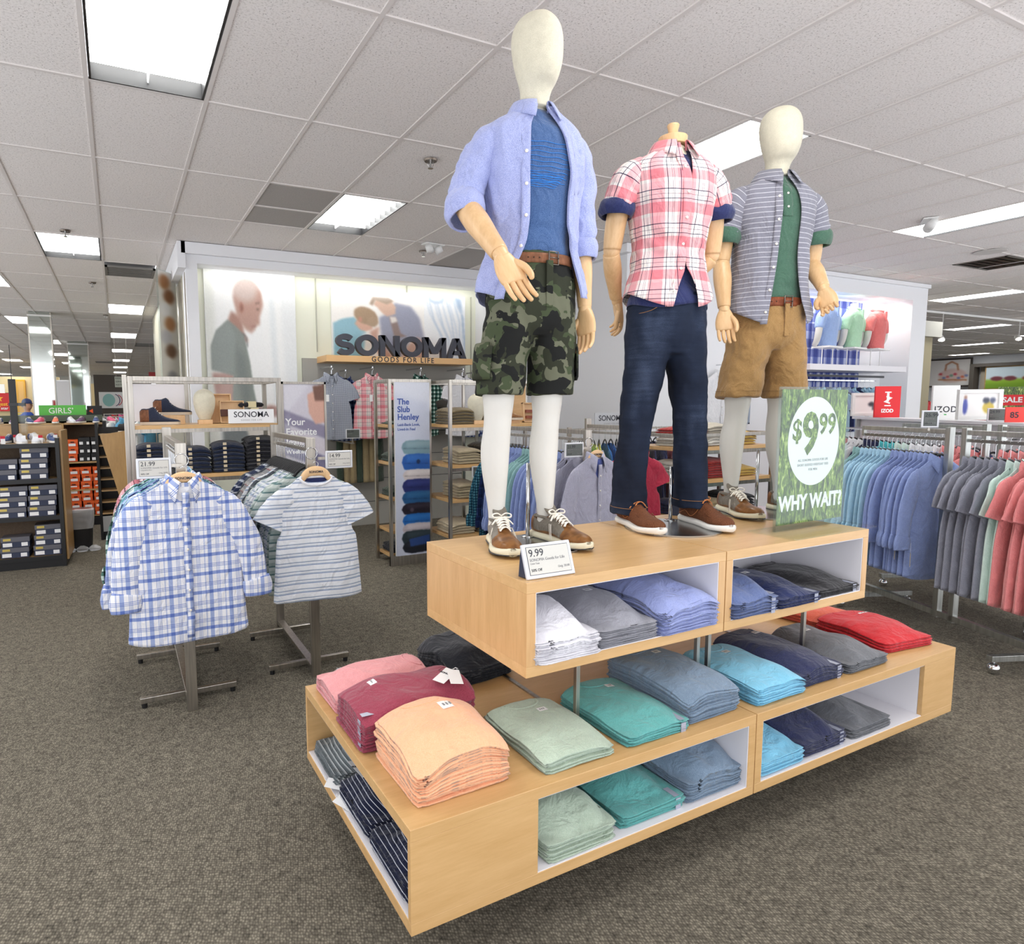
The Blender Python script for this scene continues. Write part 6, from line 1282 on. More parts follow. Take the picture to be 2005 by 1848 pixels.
POLO = [(cloth('pale blue pique', (142, 170, 222), (176, 198, 236), .3), 'pale blue'), (cloth('mint pique', (164, 212, 174), (196, 230, 200), .3), 'mint green striped'), (cloth('coral pique', (226, 108, 108), (240, 142, 138), .3), 'coral pink')]
for k, (m, l) in enumerate(POLO):
    x = 8.98+.56*k; t = thing('torso_form', l+' polo shirt on a white headless torso form, white shelf', 'torso form', (x, 5.84, 2.06), .15)
    K = [(.26, .150, .10, 0, 0), (.34, .155, .10, 0, 0), (.46, .165, .11, 0, 0), (.60, .19, .12, 0, 0), (.70, .20, .11, 0, 0), (.76, .18, .09, 0, 0), (.80, .09, .075, 0, 0), (.82, .065, .062, 0, 0)]
    parts = [loft(K, 32, disp=lambda th, z: .006*nz(sin(th)*2+k, cos(th)*2, z*14))]
    for s in (-1, 1): parts.append(tube([(s*.13, 0, .72), (s*.21, 0, .66), (s*.25, 0, .56), (s*.262, 0, .50)], [.055, .068, .064, .062], 18, 16))
    fuse(put('polo_shirt', cat(*parts), m, t), .012)
    put('neck', loft([(.78, .055, .055, 0, 0), (.86, .052, .052, 0, 0), (.885, .05, .05, 0, 0)], 24), LEGW, t)
    for s in (-1, 1): put('arm', tube([(s*.26, 0, .54), (s*.275, 0, .44), (s*.25, .03, .34), (s*.20, .08, .28)], [.046, .044, .04, .034], 16, 12), LEGW, t)
    put('collar', tube([(.075*sin(a), -.075*cos(a), .815+.02*-cos(a)) for a in [(.15+q*(2*pi-.3)/16) for q in range(17)]], [(.010, .022)], 8, 32), m, t)
    box('placket', (-.014, .014, -.128, -.105, .66, .79), m, t, .002); box('stand', [(-.16, -.15, -.01, .0, 0, .27), (.15, .16, -.01, 0, 0, .27), (-.2, .2, -.12, .12, .24, .262)], WHITEP, t)
t = thing('garment_rack', 'wall rail of dark hangers under the white floating shelf', 'clothes rack', (9.4, 5.95, 1.86)); box('hang_rail', (-.95, .95, -.006, .006, -.01, .01), CHROME, t); box('bracket', [(-.9, -.88, 0, .14, -.01, .01), (.88, .9, 0, .14, -.01, .01)], CHROME, t)
rail_of_shirts((8.6, 5.95), (10.25, 5.95), 14, lambda k: [(CH_L, 'light sky shirt'), (T_NAVY, 'navy polo'), (CH_B, 'blue shirt')][k % 3 if k < 11 else 0], -pi/2, 1.87, 'short', 'under the floating shelf', 'shirts under the floating shelf', L=.6, order_word='from the left')
hang_shirt('hanging_shirt', 'white shirt hung on the wall left of the sunglasses poster', (6.62, 5.62, 2.0), 0, T_WHITE, 'long', seed=77, hi=True, th=.03); t = thing('faceout_arm', 'short arm holding the white shirt on the wall', 'bracket', (6.62, 5.69, 2.0)); box('arm', (-.006, .006, -.08, 0, 0, .014), CHROME, t)
# shelving with folded shirts between the legs
def gond_frame(t, x0, x1, y0, y1, h, w=.028, mid=None, m=STEEL):
    for x in (x0, x1)+((mid,) if mid else ()):
        for y in (y0, y1): box('post', (x-w/2, x+w/2, y-w/2, y+w/2, 0, h), m, t, .002)
    for y in (y0, y1): box('top_rail', (x0+w/2, x1-w/2, y-w/2, y+w/2, h-w, h), m, t, .002)
    for x in (x0, x1): box('side_rail', (x-w/2, x+w/2, y0+w/2, y1-w/2, h-w, h), m, t, .002)
def shelf(t, x0, x1, y0, y1, z, m=MAPLE): 
    s = box('shelf_board', (x0, x1, y0, y1, z-.03, z), m, t, .0015); box('shelf_rail', [(x0, x1, y0-.004, y0+.012, z-.06, z-.03), (x0, x1, y1-.012, y1+.004, z-.06, z-.03)], STEEL, t); return s
ID = lambda x, y, z=0: Vector((x, y, z))
def small_stack(x, y, z, m, desc, where, n=4, w=.28, d=.30, t=.028, seed=1, rz=0, cat_='folded shirt'): shirt_stack(x, y, z, w, d, n, t, m, desc, where, cat_, seed=seed, rz=rz, droop=.02, frame=ID, base_rz=0, big=False, neck=False)
g3 = thing('shelving_unit', 'maple and steel shelving unit seen between the mannequin legs', 'shelving'); gond_frame(g3, 4.02, 5.10, 3.76, 4.30, 1.30)
for z in (1.19, .92, .62, .30): shelf(g3, 4.035, 5.085, 3.76, 4.30, z)
KW = cloth('off white twill', (206, 202, 190), (232, 228, 218), .3); KR = cloth('brick red twill', (150, 34, 40), (178, 60, 48), .3); KY = cloth('mustard twill', (204, 164, 70), (224, 190, 104), .3); KT = cloth('putty twill', (176, 168, 150), (200, 192, 176), .3)
for x, z, m, l, n in ((4.22, 1.19, KW, 'off white shorts', 3), (4.22, 1.292, KR, 'brick red shorts', 2), (4.50, 1.19, KW, 'off white shorts', 3), (4.50, 1.292, KT, 'putty shorts', 3), (4.82, 1.19, KY, 'mustard shorts', 4), (4.22, .92, KW, 'off white shorts', 5), (4.52, .92, KR, 'dark red tees', 7), (4.84, .92, KY, 'mustard shorts', 3), (4.22, .62, K_NAVY, 'navy shorts', 4), (4.52, .62, KHK, 'olive khaki shorts', 4), (4.84, .62, K_BLACK, 'black shorts', 5), (4.24, .30, KW, 'white shorts', 4)):
    small_stack(x, 3.96, z, m, 'folded '+l, 'shelving between legs, %s shelf, %s' % ({1.19: 'top', 1.292: 'upper pile of top', .92: 'second', .62: 'third', .30: 'lowest'}[z], 'left' if x < 4.3 else 'middle' if x < 4.7 else 'right'), n, seed=int(x*10+z*7), cat_='folded shorts', t=.034 if n < 7 else .026, w=.27)
# ---------------------------------------------------------------- left gondola with jeans and shoes
g1 = thing('shelving_unit', 'steel framed display unit with shoes, linen head and folded jeans', 'shelving'); X0_, X1_, Y0_, Y1_ = .10, 1.235, 5.55, 6.15
gond_frame(g1, X0_, X1_, Y0_, Y1_, 1.78, .036); box('mid_post', (.54, .575, Y1_-.018, Y1_+.018, 0, 1.745), STEEL, g1, .002); box('outer_post', (X0_-.055, X0_-.022, Y0_-.018, Y0_+.018, 0, 1.79), STEEL, g1, .002)
for z in (1.40, 1.0, .68, .36): shelf(g1, X0_+.018, X1_-.018, Y0_, Y1_, z)
box('back_panel', (X0_+.02, .54, Y1_-.006, Y1_, 1.42, 1.74), LINER, g1)
DJ = cloth('dark indigo jeans cloth', (22, 30, 50), (44, 54, 78), .5); DK = cloth('black jeans cloth', (22, 22, 28), (40, 40, 48), .5); JT = plain('kraft size label', (206, 190, 160), .8)
def jeans_stack(x, z, n, m, l, where, dx=0):
    c = 0
    for k in range(n):
        v, f, _ = folded(.24, .32, .036, int(x*20), .004, k, 8, 6); th = thing('folded_jeans', 'folded %s, %s, %s' % (l, 'topmost' if k == n-1 else 'bottom one' if k == 0 else ORD[n-1-k]+' from top', where), 'folded jeans', (x, Y0_+.19, z+.001+k*.0365), 0, 'folded '+l+' '+where); put('body', (v, f), m, th)
        box('size_label', (-.05, -.022, -.169, -.160, .006, .028), JT, th, .001)
jeans_stack(.245, 1.0, 7, DJ, 'dark indigo jeans', 'left bay of the display unit'); jeans_stack(.55, 1.0, 6, DJ, 'dark indigo jeans', 'second pile of the display unit'); jeans_stack(.82, 1.0, 7, DJ, 'dark indigo jeans', 'third pile of the display unit'); jeans_stack(1.09, 1.0, 8, DK, 'black jeans', 'right pile of the display unit')
small_stack(.3, 5.75, .68, K_GREY, 'grey folded tee', 'lower shelf of the display unit', 4, seed=3); small_stack(.8, 5.75, .68, T_WHITE, 'white folded tee', 'lower shelf of the display unit', 4, seed=4)
def block(x, y, z, w, d, h, lab, rz=0): t = box('riser_block', (-w/2, w/2, -d/2, d/2, 0, h), NATURAL, None, .002, loc=(x, y, z), rot=(0, 0, rz)); tag(t, lab, 'riser'); return t
def dshoe(loc, rz, m, m2, sole, label, boot=False, L=.30, rot=None, cat_='shoe', group=None, sc=1):
    t = thing('display_shoe', label, cat_, loc, rz, group, rot=rot); t.scale = (sc,)*3
    ks = [(0, .022, .0, .075), (.06, .032, 0, .09), (.2, .036, 0, .09), (.36, .036, 0, .10), (.45, .038, 0, .092), (.6, .044, 0, .066), (.75, .048, 0, .05), (.9, .04, 0, .04), (.97, .026, 0, .034), (1, .008, 0, .026)]
    if boot: ks = [(a, b, c, d*(1.42 if a < .42 else 1.1 if a < .5 else 1)) for a, b, c, d in ks]
    v, f = [], []; n = 14; us = [k/18 for k in range(19)]
    for u in us:
        w, _, h = pint(ks, u)
        for q in range(n): a = 2*pi*q/n; zz = .018+(h-.018)*(.5+.5*sgnp(sin(a), .8)); v.append((w*sgnp(cos(a), .7)*(1 if sin(a) < 0 else 1-.3*sin(a)), .06-u*L, zz))
    for j in range(18):
        for q in range(n): f.append([j*n+q, (j+1)*n+q, (j+1)*n+(q+1) % n, j*n+(q+1) % n])
    f += [list(range(n)), [18*n+q for q in range(n)][::-1]]; fm = [1 if (j < 4) and (q % n) not in (2, 3, 4) else 0 for j in range(18) for q in range(n)]+[0, 0]
    mesh('upper', v, f, m, t, mats=[m2], fm=fm)
    pts = [(.0475 if False else pint(ks, u)[0]+.004, .06-u*L) for u in us]; ol = [(a, b) for a, b in pts]+[(-a, b) for a, b in pts[::-1]]
    vv = [(a, b, 0) for a, b in ol]+[(a, b, .022) for a, b in ol]; N_ = len(ol); mesh('sole', vv, [list(range(N_))[::-1], list(range(N_, 2*N_))]+[[i, (i+1) % N_, N_+(i+1) % N_, N_+i] for i in range(N_)], sole, t, smooth=False)
    put('lace', cat(*[tube([(-.02, .06-u*L, pint(ks, u)[2]-.006), (0, .055-u*L, pint(ks, u)[2]+.003), (.02, .06-u*L, pint(ks, u)[2]-.006)], [.0022], 6) for u in (.38, .43, .48, .53)]), LACE, t); return t
NSU = cloth('navy suede', (36, 42, 60), (54, 60, 80), .4); CSO = plain('pale crepe sole', (206, 190, 170), .7); TANL = plain('tan leather', (156, 96, 56), .5); TANS = cloth('tan suede', (140, 96, 58), (164, 118, 78), .4)
dshoe((.22, 5.68, 1.402), pi/2-.05, NSU, TANL, CSO, 'navy suede ankle boot lying in front on the display unit shelf', True); block(.40, 5.88, 1.40, .22, .12, .075, 'small beech block under the rear ankle boot'); dshoe((.33, 5.88, 1.477), pi/2-.1, NSU, TANL, CSO, 'navy suede ankle boot raised on the beech block', True)
HK2 = [(0, .045, .045, 0, 0), (.02, .052, .055, 0, 0), (.06, .07, .075, 0, 0), (.12, .084, .09, 0, 0), (.18, .085, .095, 0, 0), (.22, .07, .08, 0, 0), (.245, .04, .045, 0, 0), (.255, .01, .01, 0, 0)]
def hform(x, y, z, l): t = thing('head_form', l, 'head form', (x, y, z)); box('block_base', (-.055, .055, -.05, .05, 0, .035), NATURAL, t, .002); put('head', loft([(a+.035, b, c, d, e) for a, b, c, d, e in HK2], 32, 30), LINEN, t)
hform(.655, 5.72, 1.40, 'linen covered egg head form beside the wooden trays'); 
def tray(x, y, z, w, h, lab, rz=0, tilt=.12, belts=0, par=None):
    t = thing('wooden_tray', lab, 'tray', (x, y, z), rot=(-tilt, 0, rz)); box('back', (-w/2, w/2, .0, .006, 0, h), NATURAL, t); box('rim', [(-w/2, -w/2+.01, -.035, 0, 0, h), (w/2-.01, w/2, -.035, 0, 0, h), (-w/2, w/2, -.035, 0, 0, .01), (-w/2, w/2, -.035, 0, h-.01, h)], NATURAL, t); return t
tray(.80, 5.86, 1.40, .18, .25, 'upright beech tray behind the belt tray'); tray(.88, 5.76, 1.40, .2, .19, 'smaller beech tray holding a brown belt')
MB_ = plain('brown belt leather', (78, 42, 34), .4); tag(box('rolled_belt', (-.09, .09, -.012, .012, 0, .06), MB_, None, .004, loc=(.87, 5.715, 1.46)), 'brown leather belt rolled in the beech tray', 'belt')
SOCK = cloth('black sock knit', (30, 30, 36), (50, 50, 56), .4); 
for k in range(3): t = thing('folded_socks', ['upper', 'middle', 'lower'][k]+' pair of black socks with a cream band in the display unit', 'socks', (1.05+.02*k, 5.78, 1.53-.055*k), .2, 'black sock pairs'); put('sock', tube(*ballend([(-.09, 0, .025), (0, 0, .03), (.08, 0, .026)], [(.03, .022)], 14)), SOCK, t); box('paper_band', (-.04, .03, -.034, .03, .004, .056), plain('cream band', (232, 222, 180), .7), t, .003)
block(1.07, 5.8, 1.40, .16, .14, .02, 'flat beech riser under the sock pairs')
t = thing('brand_sign', 'white card brand sign on the shoe and jeans display unit shelf', 'sign', (1.0, 5.535, 1.405)); box('panel', (-.185, .185, -.004, .004, 0, .115), PAPER, t); text('brand_name', 'SONOMA', .066, INK, t, (0, -.005, .07), (pi/2, 0, 0), .0004, .0005); text('tagline', 'GOODS FOR LIFE', .017, GREYINK, t, (0, -.005, .025), (pi/2, 0, 0), .0003, 0, 1.35)
# banners
p = Pic(1560, 228, 1935, 1400, 90, (204, 200, 210)); p.poly([(1560, 228), (1800, 228), (1560, 430)], (216, 214, 222), 12)
for k, c in enumerate(((126, 120, 146), (206, 198, 206), (104, 100, 132), (210, 202, 210), (116, 110, 140), (206, 198, 208), (120, 116, 146))): p.poly([(1560, 380+k*95), (1935, 480+k*95), (1935, 560+k*95), (1560, 460+k*95)], c, 6, .85)
p.poly([(1780, 290), (1935, 240), (1935, 460), (1850, 470), (1790, 400)], (214, 168, 150), 6); p.poly([(1830, 240), (1935, 228), (1935, 330), (1850, 330)], (120, 84, 70), 6); p.poly([(1560, 440), (1620, 380), (1620, 640), (1560, 660)], (150, 148, 168), 6, .6); p.grain(3, 4)
t = thing('banner', 'grey banner reading Your Favorite Jeans at the display unit end', 'banner', (1.45, 5.56, .06)); p.build('picture', .355, 1.67, t, (0, -.012, 0)); box('panel', (-.178, .178, -.011, .012, 0, 1.67), WHITEP, t); box('frame', [(-.195, -.178, -.02, .02, -.06, 1.69), (.178, .195, -.02, .02, -.06, 1.69), (-.195, .195, -.02, .02, 1.67, 1.69)], STEEL, t)
for k, l in enumerate(('Your', 'Favorite', 'Jean.', 'Weekend')): text('lettering', l, .082 if k < 3 else .05, PAPER, t, (-.165, -.014, 1.345-.085*k), (pi/2, 0, 0), .0003, .0015, align='LEFT')
p = Pic(525, 625, 780, 1745, 110, (206, 212, 230)); p.poly([(525, 625), (780, 625), (780, 760), (525, 700)], (222, 226, 238), 20); p.poly([(525, 1500), (780, 1400), (780, 1745), (525, 1745)], (196, 200, 216), 40, .7)
for y, h_, c, c2 in ((1000, 85, (126, 158, 170), (150, 178, 186)), (1088, 100, (44, 96, 176), (60, 120, 200)), (1188, 68, (214, 204, 204), (234, 228, 226)), (1252, 84, (44, 52, 110), (62, 72, 136)), (1330, 80, (40, 90, 140), (56, 110, 160)), (1408, 72, (36, 30, 44), (60, 52, 66)), (1478, 80, (28, 100, 180), (50, 124, 200)), (1540, 70, (190, 180, 188), (214, 206, 210)), (1590, 90, (34, 48, 56), (54, 70, 78)), (1660, 70, (20, 24, 36), (40, 44, 60))):
    j = ((y*13) % 30); p.poly([(575+j*.5, y+14), (600+j*.4, y-2), (690, y-6), (780, y), (780, y+h_), (640, y+h_+6), (585+j*.3, y+h_-6), (565+j*.5, y+h_*.5)], c, 3); p.poly([(600+j*.4, y+4), (780, y+2), (780, y+h_*.35), (610, y+h_*.45)], c2, 8, .8); p.line([(580+j*.5, y+h_*.55), (780, y+h_*.62)], 3, tuple(int(q*.6) for q in c), 2, .8)
p.ell(694, 1134, 14, 14, (30, 50, 90), 2); p.ell(643, 1448, 14, 14, (80, 70, 84), 2); p.poly([(620, 1640), (775, 1620), (775, 1680), (630, 1690)], (40, 70, 130), 3); p.grain(2.5, 6)
t = thing('banner', 'tall pale banner with a blue headline above a picture of folded jeans', 'banner', (2.515, 5.66, .10)); p.build('picture', .36, 1.66, t, (0, -.012, 0)); box('panel', (-.181, .181, -.011, .012, 0, 1.66), WHITEP, t)
NB = plain('banner blue ink', (70, 96, 172), .6)
for k, l in enumerate(('The', 'Slub', 'Henley')): text('headline', l, .078, NB, t, (-.155, -.014, 1.475-.072*k), (pi/2, 0, 0), .0003, .0018, align='LEFT')
for k, l in enumerate(('Laid-Back Look,', 'Lived-In Feel')): text('subline', l, .036, NB, t, (-.155, -.014, 1.26-.043*k), (pi/2, 0, 0), .0003, .0006, align='LEFT')
# ---------------------------------------------------------------- middle gondola with khakis
g2 = thing('shelving_unit', 'narrow steel end unit behind the folded jeans banner', 'shelving'); gond_frame(g2, 2.30, 2.715, 5.69, 6.06, 1.79, .03); box('base_panel', (2.285, 2.73, 5.676, 5.70, .0, .10), STEEL, g2)
for z in (1.36, 1.0, .66, .34, .10): shelf(g2, 2.315, 2.70, 5.70, 6.05, z)
for z, n, m in ((1.36, 1, K_GREEN), (1.0, 3, K_GREEN), (.66, 3, K_GREEN), (.10, 3, K_BLACK)): small_stack(2.47, 5.90, z, m, 'dark folded trousers', 'end unit shelf at %s' % {1.36: 'eye level', 1.0: 'chest level', .66: 'knee level', .10: 'the bottom'}[z], n, w=.26, d=.24, seed=int(z*9), cat_='folded trousers', t=.034)
g4 = thing('shelving_unit', 'steel and maple shelving unit stacked with khaki trousers', 'shelving'); gond_frame(g4, 2.77, 3.98, 5.36, 5.92, 1.775, .03); box('back_post', [(3.2, 3.225, 5.905, 5.93, 0, 1.75), (3.36, 3.385, 5.905, 5.93, 0, 1.75), (3.6, 3.64, 5.905, 5.93, 0, 1.75)], STEEL, g4)
for z in (1.36, .98, .65, .30): shelf(g4, 2.785, 3.965, 5.36, 5.92, z)
box('end_panel', (3.70, 3.97, 5.90, 5.93, 1.36, 1.74), MAPLE, g4)
KH = [cloth('stone twill', (176, 160, 128), (204, 190, 160), .4), cloth('olive twill', (104, 90, 62), (136, 120, 88), .4), cloth('dark olive twill', (66, 58, 44), (92, 82, 64), .4), cloth('sand twill', (196, 180, 148), (220, 206, 178), .4)]
for i, (x, y, z, mi, n) in enumerate(((2.92, 5.56, 1.36, 1, 5), (3.30, 5.72, 1.36, 1, 5), (3.0, 5.56, .98, 0, 5), (3.30, 5.60, .98, 2, 6), (3.6, 5.6, .98, 2, 5), (3.0, 5.56, .65, 0, 5), (3.3, 5.56, .65, 1, 4), (2.95, 5.6, .30, 3, 4), (3.25, 5.6, .30, 1, 4))):
    small_stack(x, y, z, KH[mi], 'folded '+['stone', 'olive', 'dark olive', 'sand'][mi]+' trousers', 'khaki unit, %s shelf, %s pile' % ({1.36: 'top', .98: 'second', .65: 'third', .30: 'lowest'}[z], ['left', 'middle', 'right'][min(2, int((x-2.8)/.3))]), n, w=.25, d=.33, seed=50+i, cat_='folded trousers', t=.036)
hform(3.10, 5.44, 1.36, 'linen covered egg head form among the khaki trousers'); block(3.31, 5.47, 1.36, .07, .07, .07, 'small beech cube beside the tan shoes'); block(3.47, 5.5, 1.36, .26, .1, .03, 'thin beech riser under the lower tan shoe')
dshoe((3.40, 5.46, 1.392), pi/2, TANS, TANS, CSO, 'tan suede shoe lower on the khaki unit shelf'); block(3.5, 5.64, 1.36, .30, .1, .09, 'beech riser under the upper tan shoe'); dshoe((3.38, 5.64, 1.452), pi/2, TANS, TANS, CSO, 'tan suede shoe raised on the khaki unit shelf')
tray(3.83, 5.6, 1.36, .2, .2, 'beech tray holding two rolled belts'); [tag(box('rolled_belt', (-.08, .08, -.012, .012, 0, .03), plain('red brown belt leather', (134, 70, 50), .4), None, .003, loc=(3.83, 5.565+.005*k, 1.40+.06*k)), ['lower', 'upper'][k]+' red-brown belt in the tray on the khaki unit', 'belt') for k in range(2)]
t = price_tag((3.06, 5.33, .86), 0, 'electronic tag reading 32.99 on the khaki unit', '32.99', 'SONOMA', 'Chinos', w=.15, h=.105, tilt=0, holder=False, dark=True)
# ---------------------------------------------------------------- left: shoe department
CARPB = cloth('brown carpeted board', (92, 78, 66), (120, 104, 88), .5, 300); OAK = woodmat('oak laminate', (160, 122, 70), (190, 152, 96), (8, 8, 1.2)); OAKH = woodmat('oak laminate shelf', (176, 140, 92), (204, 168, 118), (1.2, 9, 9))
NB1 = plain('navy shoebox card', (46, 54, 78), .6); NB2 = plain('grey shoebox lid', (96, 96, 104), .45); OB = plain('orange shoebox card', (226, 84, 24), .6); OB2 = plain('orange shoebox lid', (236, 100, 36), .55); KB = plain('black shoebox card', (34, 34, 36), .6); GOLD = plain('gold foil', (206, 184, 96), .35, .3)
def shoebox(kind, label, loc, rz, group, w=.30, d=.20, h=.115):
    t = thing('shoe_box', label, 'shoe box', loc, rz, group); m1_, m2_ = {'navy': (NB1, NB2), 'orange': (OB, OB2), 'black': (KB, KB)}[kind]
    box('box_base', (-w/2+.003, w/2-.003, -d/2+.003, d/2-.003, 0, h*.75), m1_, t)
    l = box('lid', (-w/2, w/2, -d/2, d/2, h*.55 if kind != 'orange' else h*.6, h), m2_, t, .0015)
    if kind == 'navy': box('gold_mark', (-w*.42, -w*.16, -d/2-.001, -d/2, h*.68, h*.9), GOLD, l)
    if kind == 'orange': box('notch', (-.022, .022, -d/2-.001, -d/2, h*.58, h*.72), BLACKP, l)
    for a, b in ((-w*.44, -w*.12), (w*.2, w*.42)) if kind != 'orange' else ((-w*.34, w*.28),): box('size_label', (a, b, -d/2+.0015, -d/2+.003, h*.1, h*.46), PAPER, t); 
    return t
SH = [thing('shelving_unit', 'dark framed shoe shelving full of navy boxes at the left edge', 'shelving', (-1.15, 7.22, 0), -.03)][0]
W_ = 1.15
box('kick_plate', (-.35, .62, 0, .6, 0, .09), BLACKP, SH); 
for z in (.11, .50, .86, 1.20): box('shelf_board', (-.35, .60, 0, .58, z-.02, z), OAKH, SH); box('shelf_edge', (-.35, .60, -.012, 0, z-.035, z+.004), BLACKP, SH)
box('back_board', (-.35, .6, .28, .30, .11, 1.2), CARPB, SH); box('end_post', (.60, .635, -.012, .6, 0, 1.25), BLACKP, SH, .002); box('end_panel', (.637, .655, .02, .58, .06, 1.32), OAK, SH)
ba = []
proto = None; n = 0
rows = [(.11, [(-.87, 2, 'navy'), (-.62, 0, ''), (-.66, 3, 'navy')]), (.50, [(-1.14, 1, 'navy'), (-.92, 3, 'navy'), (-.70, 3, 'navy')]), (.86, [(-1.18, 1, 'navy'), (-1.0, 2, 'navy'), (-.80, 2, 'navy'), (-.70, 0, '')])]
NAV = [(.115, -1.20, 1), (.115, -.93, 2), (.115, -.66, 3), (.50, -1.20, 1), (.50, -.93, 3), (.50, -.685, 3), (.86, -1.24, 2), (.86, -.985, 2), (.86, -.735, 3)]
for z, x, c in NAV:
    for k in range(c):
        row = {.115: 'bottom', .50: 'middle', .86: 'upper'}[z]; colm = 'left' if x < -1.1 else 'middle' if x < -.8 else 'right'
        lab = 'navy shoe box, %s shelf, %s stack, %s' % (row, colm, 'on top' if k == c-1 and c > 1 else 'at the base' if k == 0 else 'in between')
        loc = (x+.008*((k*7) % 3-1), 7.325, z+.001+k*.101)
        if proto is None: proto = shoebox('navy', lab, loc, -.02, 'navy shoe boxes on the left shelving', w=.235, d=.19, h=.098)
        else: dup(proto, loc, -.02+.03*((k+int(x*10)) % 3-1), lab, 'navy shoe boxes on the left shelving')
# top display of trainers
COLS = [(plain('white trainer leather', (226, 228, 234), .5), plain('blue trainer trim', (50, 74, 140), .5), 'white and blue'), (cloth('pink trainer mesh', (226, 70, 120), (240, 110, 150)), plain('grey trainer trim', (150, 150, 156), .5), 'pink and grey'), (cloth('purple trainer mesh', (96, 60, 100), (120, 84, 124)), plain('black trim', (40, 40, 44), .5), 'purple'), (cloth('orange trainer mesh', (236, 110, 70), (244, 140, 100)), plain('silver trim', (190, 190, 196), .5), 'orange and silver'), (cloth('navy trainer mesh', (40, 60, 110), (60, 84, 140)), plain('white trim', (230, 230, 230), .5), 'navy and white')]
for k, (x, y, rz, c) in enumerate(((-1.18, 7.42, .3, 4), (-1.02, 7.36, -.2, 1), (-.86, 7.40, .25, 0), (-.72, 7.38, .1, 0), (-.60, 7.42, .3, 4), (-.95, 7.62, -.3, 4), (-.78, 7.66, .5, 0), (-.62, 7.66, .2, 3))):
    m, m2, l = COLS[c]; dshoe((x, y, 1.205), rz, m, m2, SOLEW, '%s trainer on the left shelving top, %s' % (l, FST[k]+' of the group'), sc=.8 if k % 2 else .9, group='trainers on the left shelving')
    t = thing('price_tag', 'white tag beside the %s trainer on the left shelving' % FST[k], 'tag', (x+.05, y-.13, 1.205), group='white tags on the left shelving'); box('card', (-.018, .018, -.001, .001, 0, .075), PAPER, t); box('red_band', (-.018, .018, -.0016, -.001, .05, .075) if k % 2 else (-.018, .018, -.0016, -.001, 0, .02), plain('red print', (200, 30, 50), .6), t)
box('back_riser', (-1.3, -.52, 7.75, 7.79, 1.2, 1.36), OAKH); tag(bpy.data.objects['back_riser'], 'low oak riser board along the left shelving top', 'board')
# black sign post with clear hood
t = thing('sign_post', 'tall black post with clear plastic side wing on the left shelving', 'post', (-.905, 7.55, 1.2)); box('post', (-.03, .03, -.02, .02, 0, .62), BLACKP, t, .003); box('wire', (-.003, .003, -.003, .003, .62, .95), BLACKP, t); box('clear_wing', (.045, .10, -.06, .06, .02, .60), ACR, t); box('joint', (-.035, .1, -.03, .03, .36, .39), DARKP, t)
# orange wall unit
SH2 = thing('shelving_unit', 'tall shoe shelving of orange and black boxes behind the bin', 'shelving', (-.80, 9.55, 0)); box('kick_plate', (-.9, .64, 0, .5, 0, .12), BLACKP, SH2); box('end_post', (.62, .66, -.02, .5, 0, 1.36), BLACKP, SH2); box('back_board', (-.9, .62, .3, .33, .1, 1.36), CARPB, SH2); box('end_panel', (.14, .18, -.02, .5, .12, 1.34), OAK, SH2)
for z in (.13, .48, .84, 1.34): box('shelf_board', (-.9, .62, 0, .5, z-.02, z), OAKH, SH2)
po = pk = None
for ri, (z, rows_) in enumerate(((.135, 4), (.485, 3), (.845, 4))):
    for ci_ in range(3):
        for k in range(rows_ if ri < 2 else 3):
            x = -.545+.14*ci_+.004*((k*5) % 3); kind = 'orange' if not (ri == 2 and ci_ > 0) else 'black'; h = .092 if kind == 'orange' else .1
            if kind == 'orange' and ri == 2 and k > 2: continue
            lab = '%s shoe box, %s shelf of the wall unit, column %s, %s' % (kind, ['lowest', 'middle', 'upper'][ri], ['one', 'two', 'three'][ci_], FST[k]+' up'); loc = (x, 9.68, z+k*(h+.003)); g_ = kind+' shoe boxes on the wall unit'
            if kind == 'orange': po = dup(po, loc, .04*((k+ci_) % 3-1), lab, g_) if po else shoebox('orange', lab, loc, 0, g_, w=.128, d=.25, h=h)
            else: pk = dup(pk, loc, 0, lab, g_) if pk else shoebox('black', lab, loc, 0, g_, w=.13, d=.25, h=h)
for k in range(11):
    m, m2, l = COLS[(k*2+1) % 5]; x = -1.62+.152*k; dshoe((x, 9.66, 1.345), .4*sin(k*2.1), m, m2, SOLEW, '%s trainer on top of the wall unit, %s from the left' % (l, FST[k]), sc=.78, group='trainers on the wall unit')
box('ledge_board', (-1.7, -.18, 9.85, 9.88, 1.34, 1.44), plain('green grey ledge', (84, 96, 84), .6)); tag(bpy.data.objects['ledge_board'], 'dark ledge board behind the row of trainers', 'board')
t = thing('department_sign', 'green sign reading GIRLS above the row of trainers', 'sign', (-.64, 9.90, 1.44)); box('panel', (-.27, .27, -.006, .006, -.02, .13), plain('bright green sign', (92, 186, 76), .5), t); text('lettering', 'GIRLS\u2019', .105, PAPER, t, (-.02, -.008, .055), (pi/2, 0, 0), .0004, .0002)
t = thing('brand_sign', 'black card with an orange arrow right of the green sign', 'sign', (-.27, 9.95, 1.44)); box('panel', (-.09, .09, -.006, .006, -.02, .12), KB, t); mesh('orange_arrow', [(-.07, -.008, .05), (-.02, -.008, .02), (-.02, -.008, .08)], [[0, 1, 2]], OB, t, smooth=False)
t = thing('award_sign', 'red sign with a gold star at the left edge', 'sign', (-1.30, 9.5, 1.36)); box('panel', (-.14, .14, -.006, .006, .14, .36), plain('deep red sign', (196, 32, 36), .5), t); box('stem', (-.01, .01, -.005, .005, -.02, .14), STEEL, t)
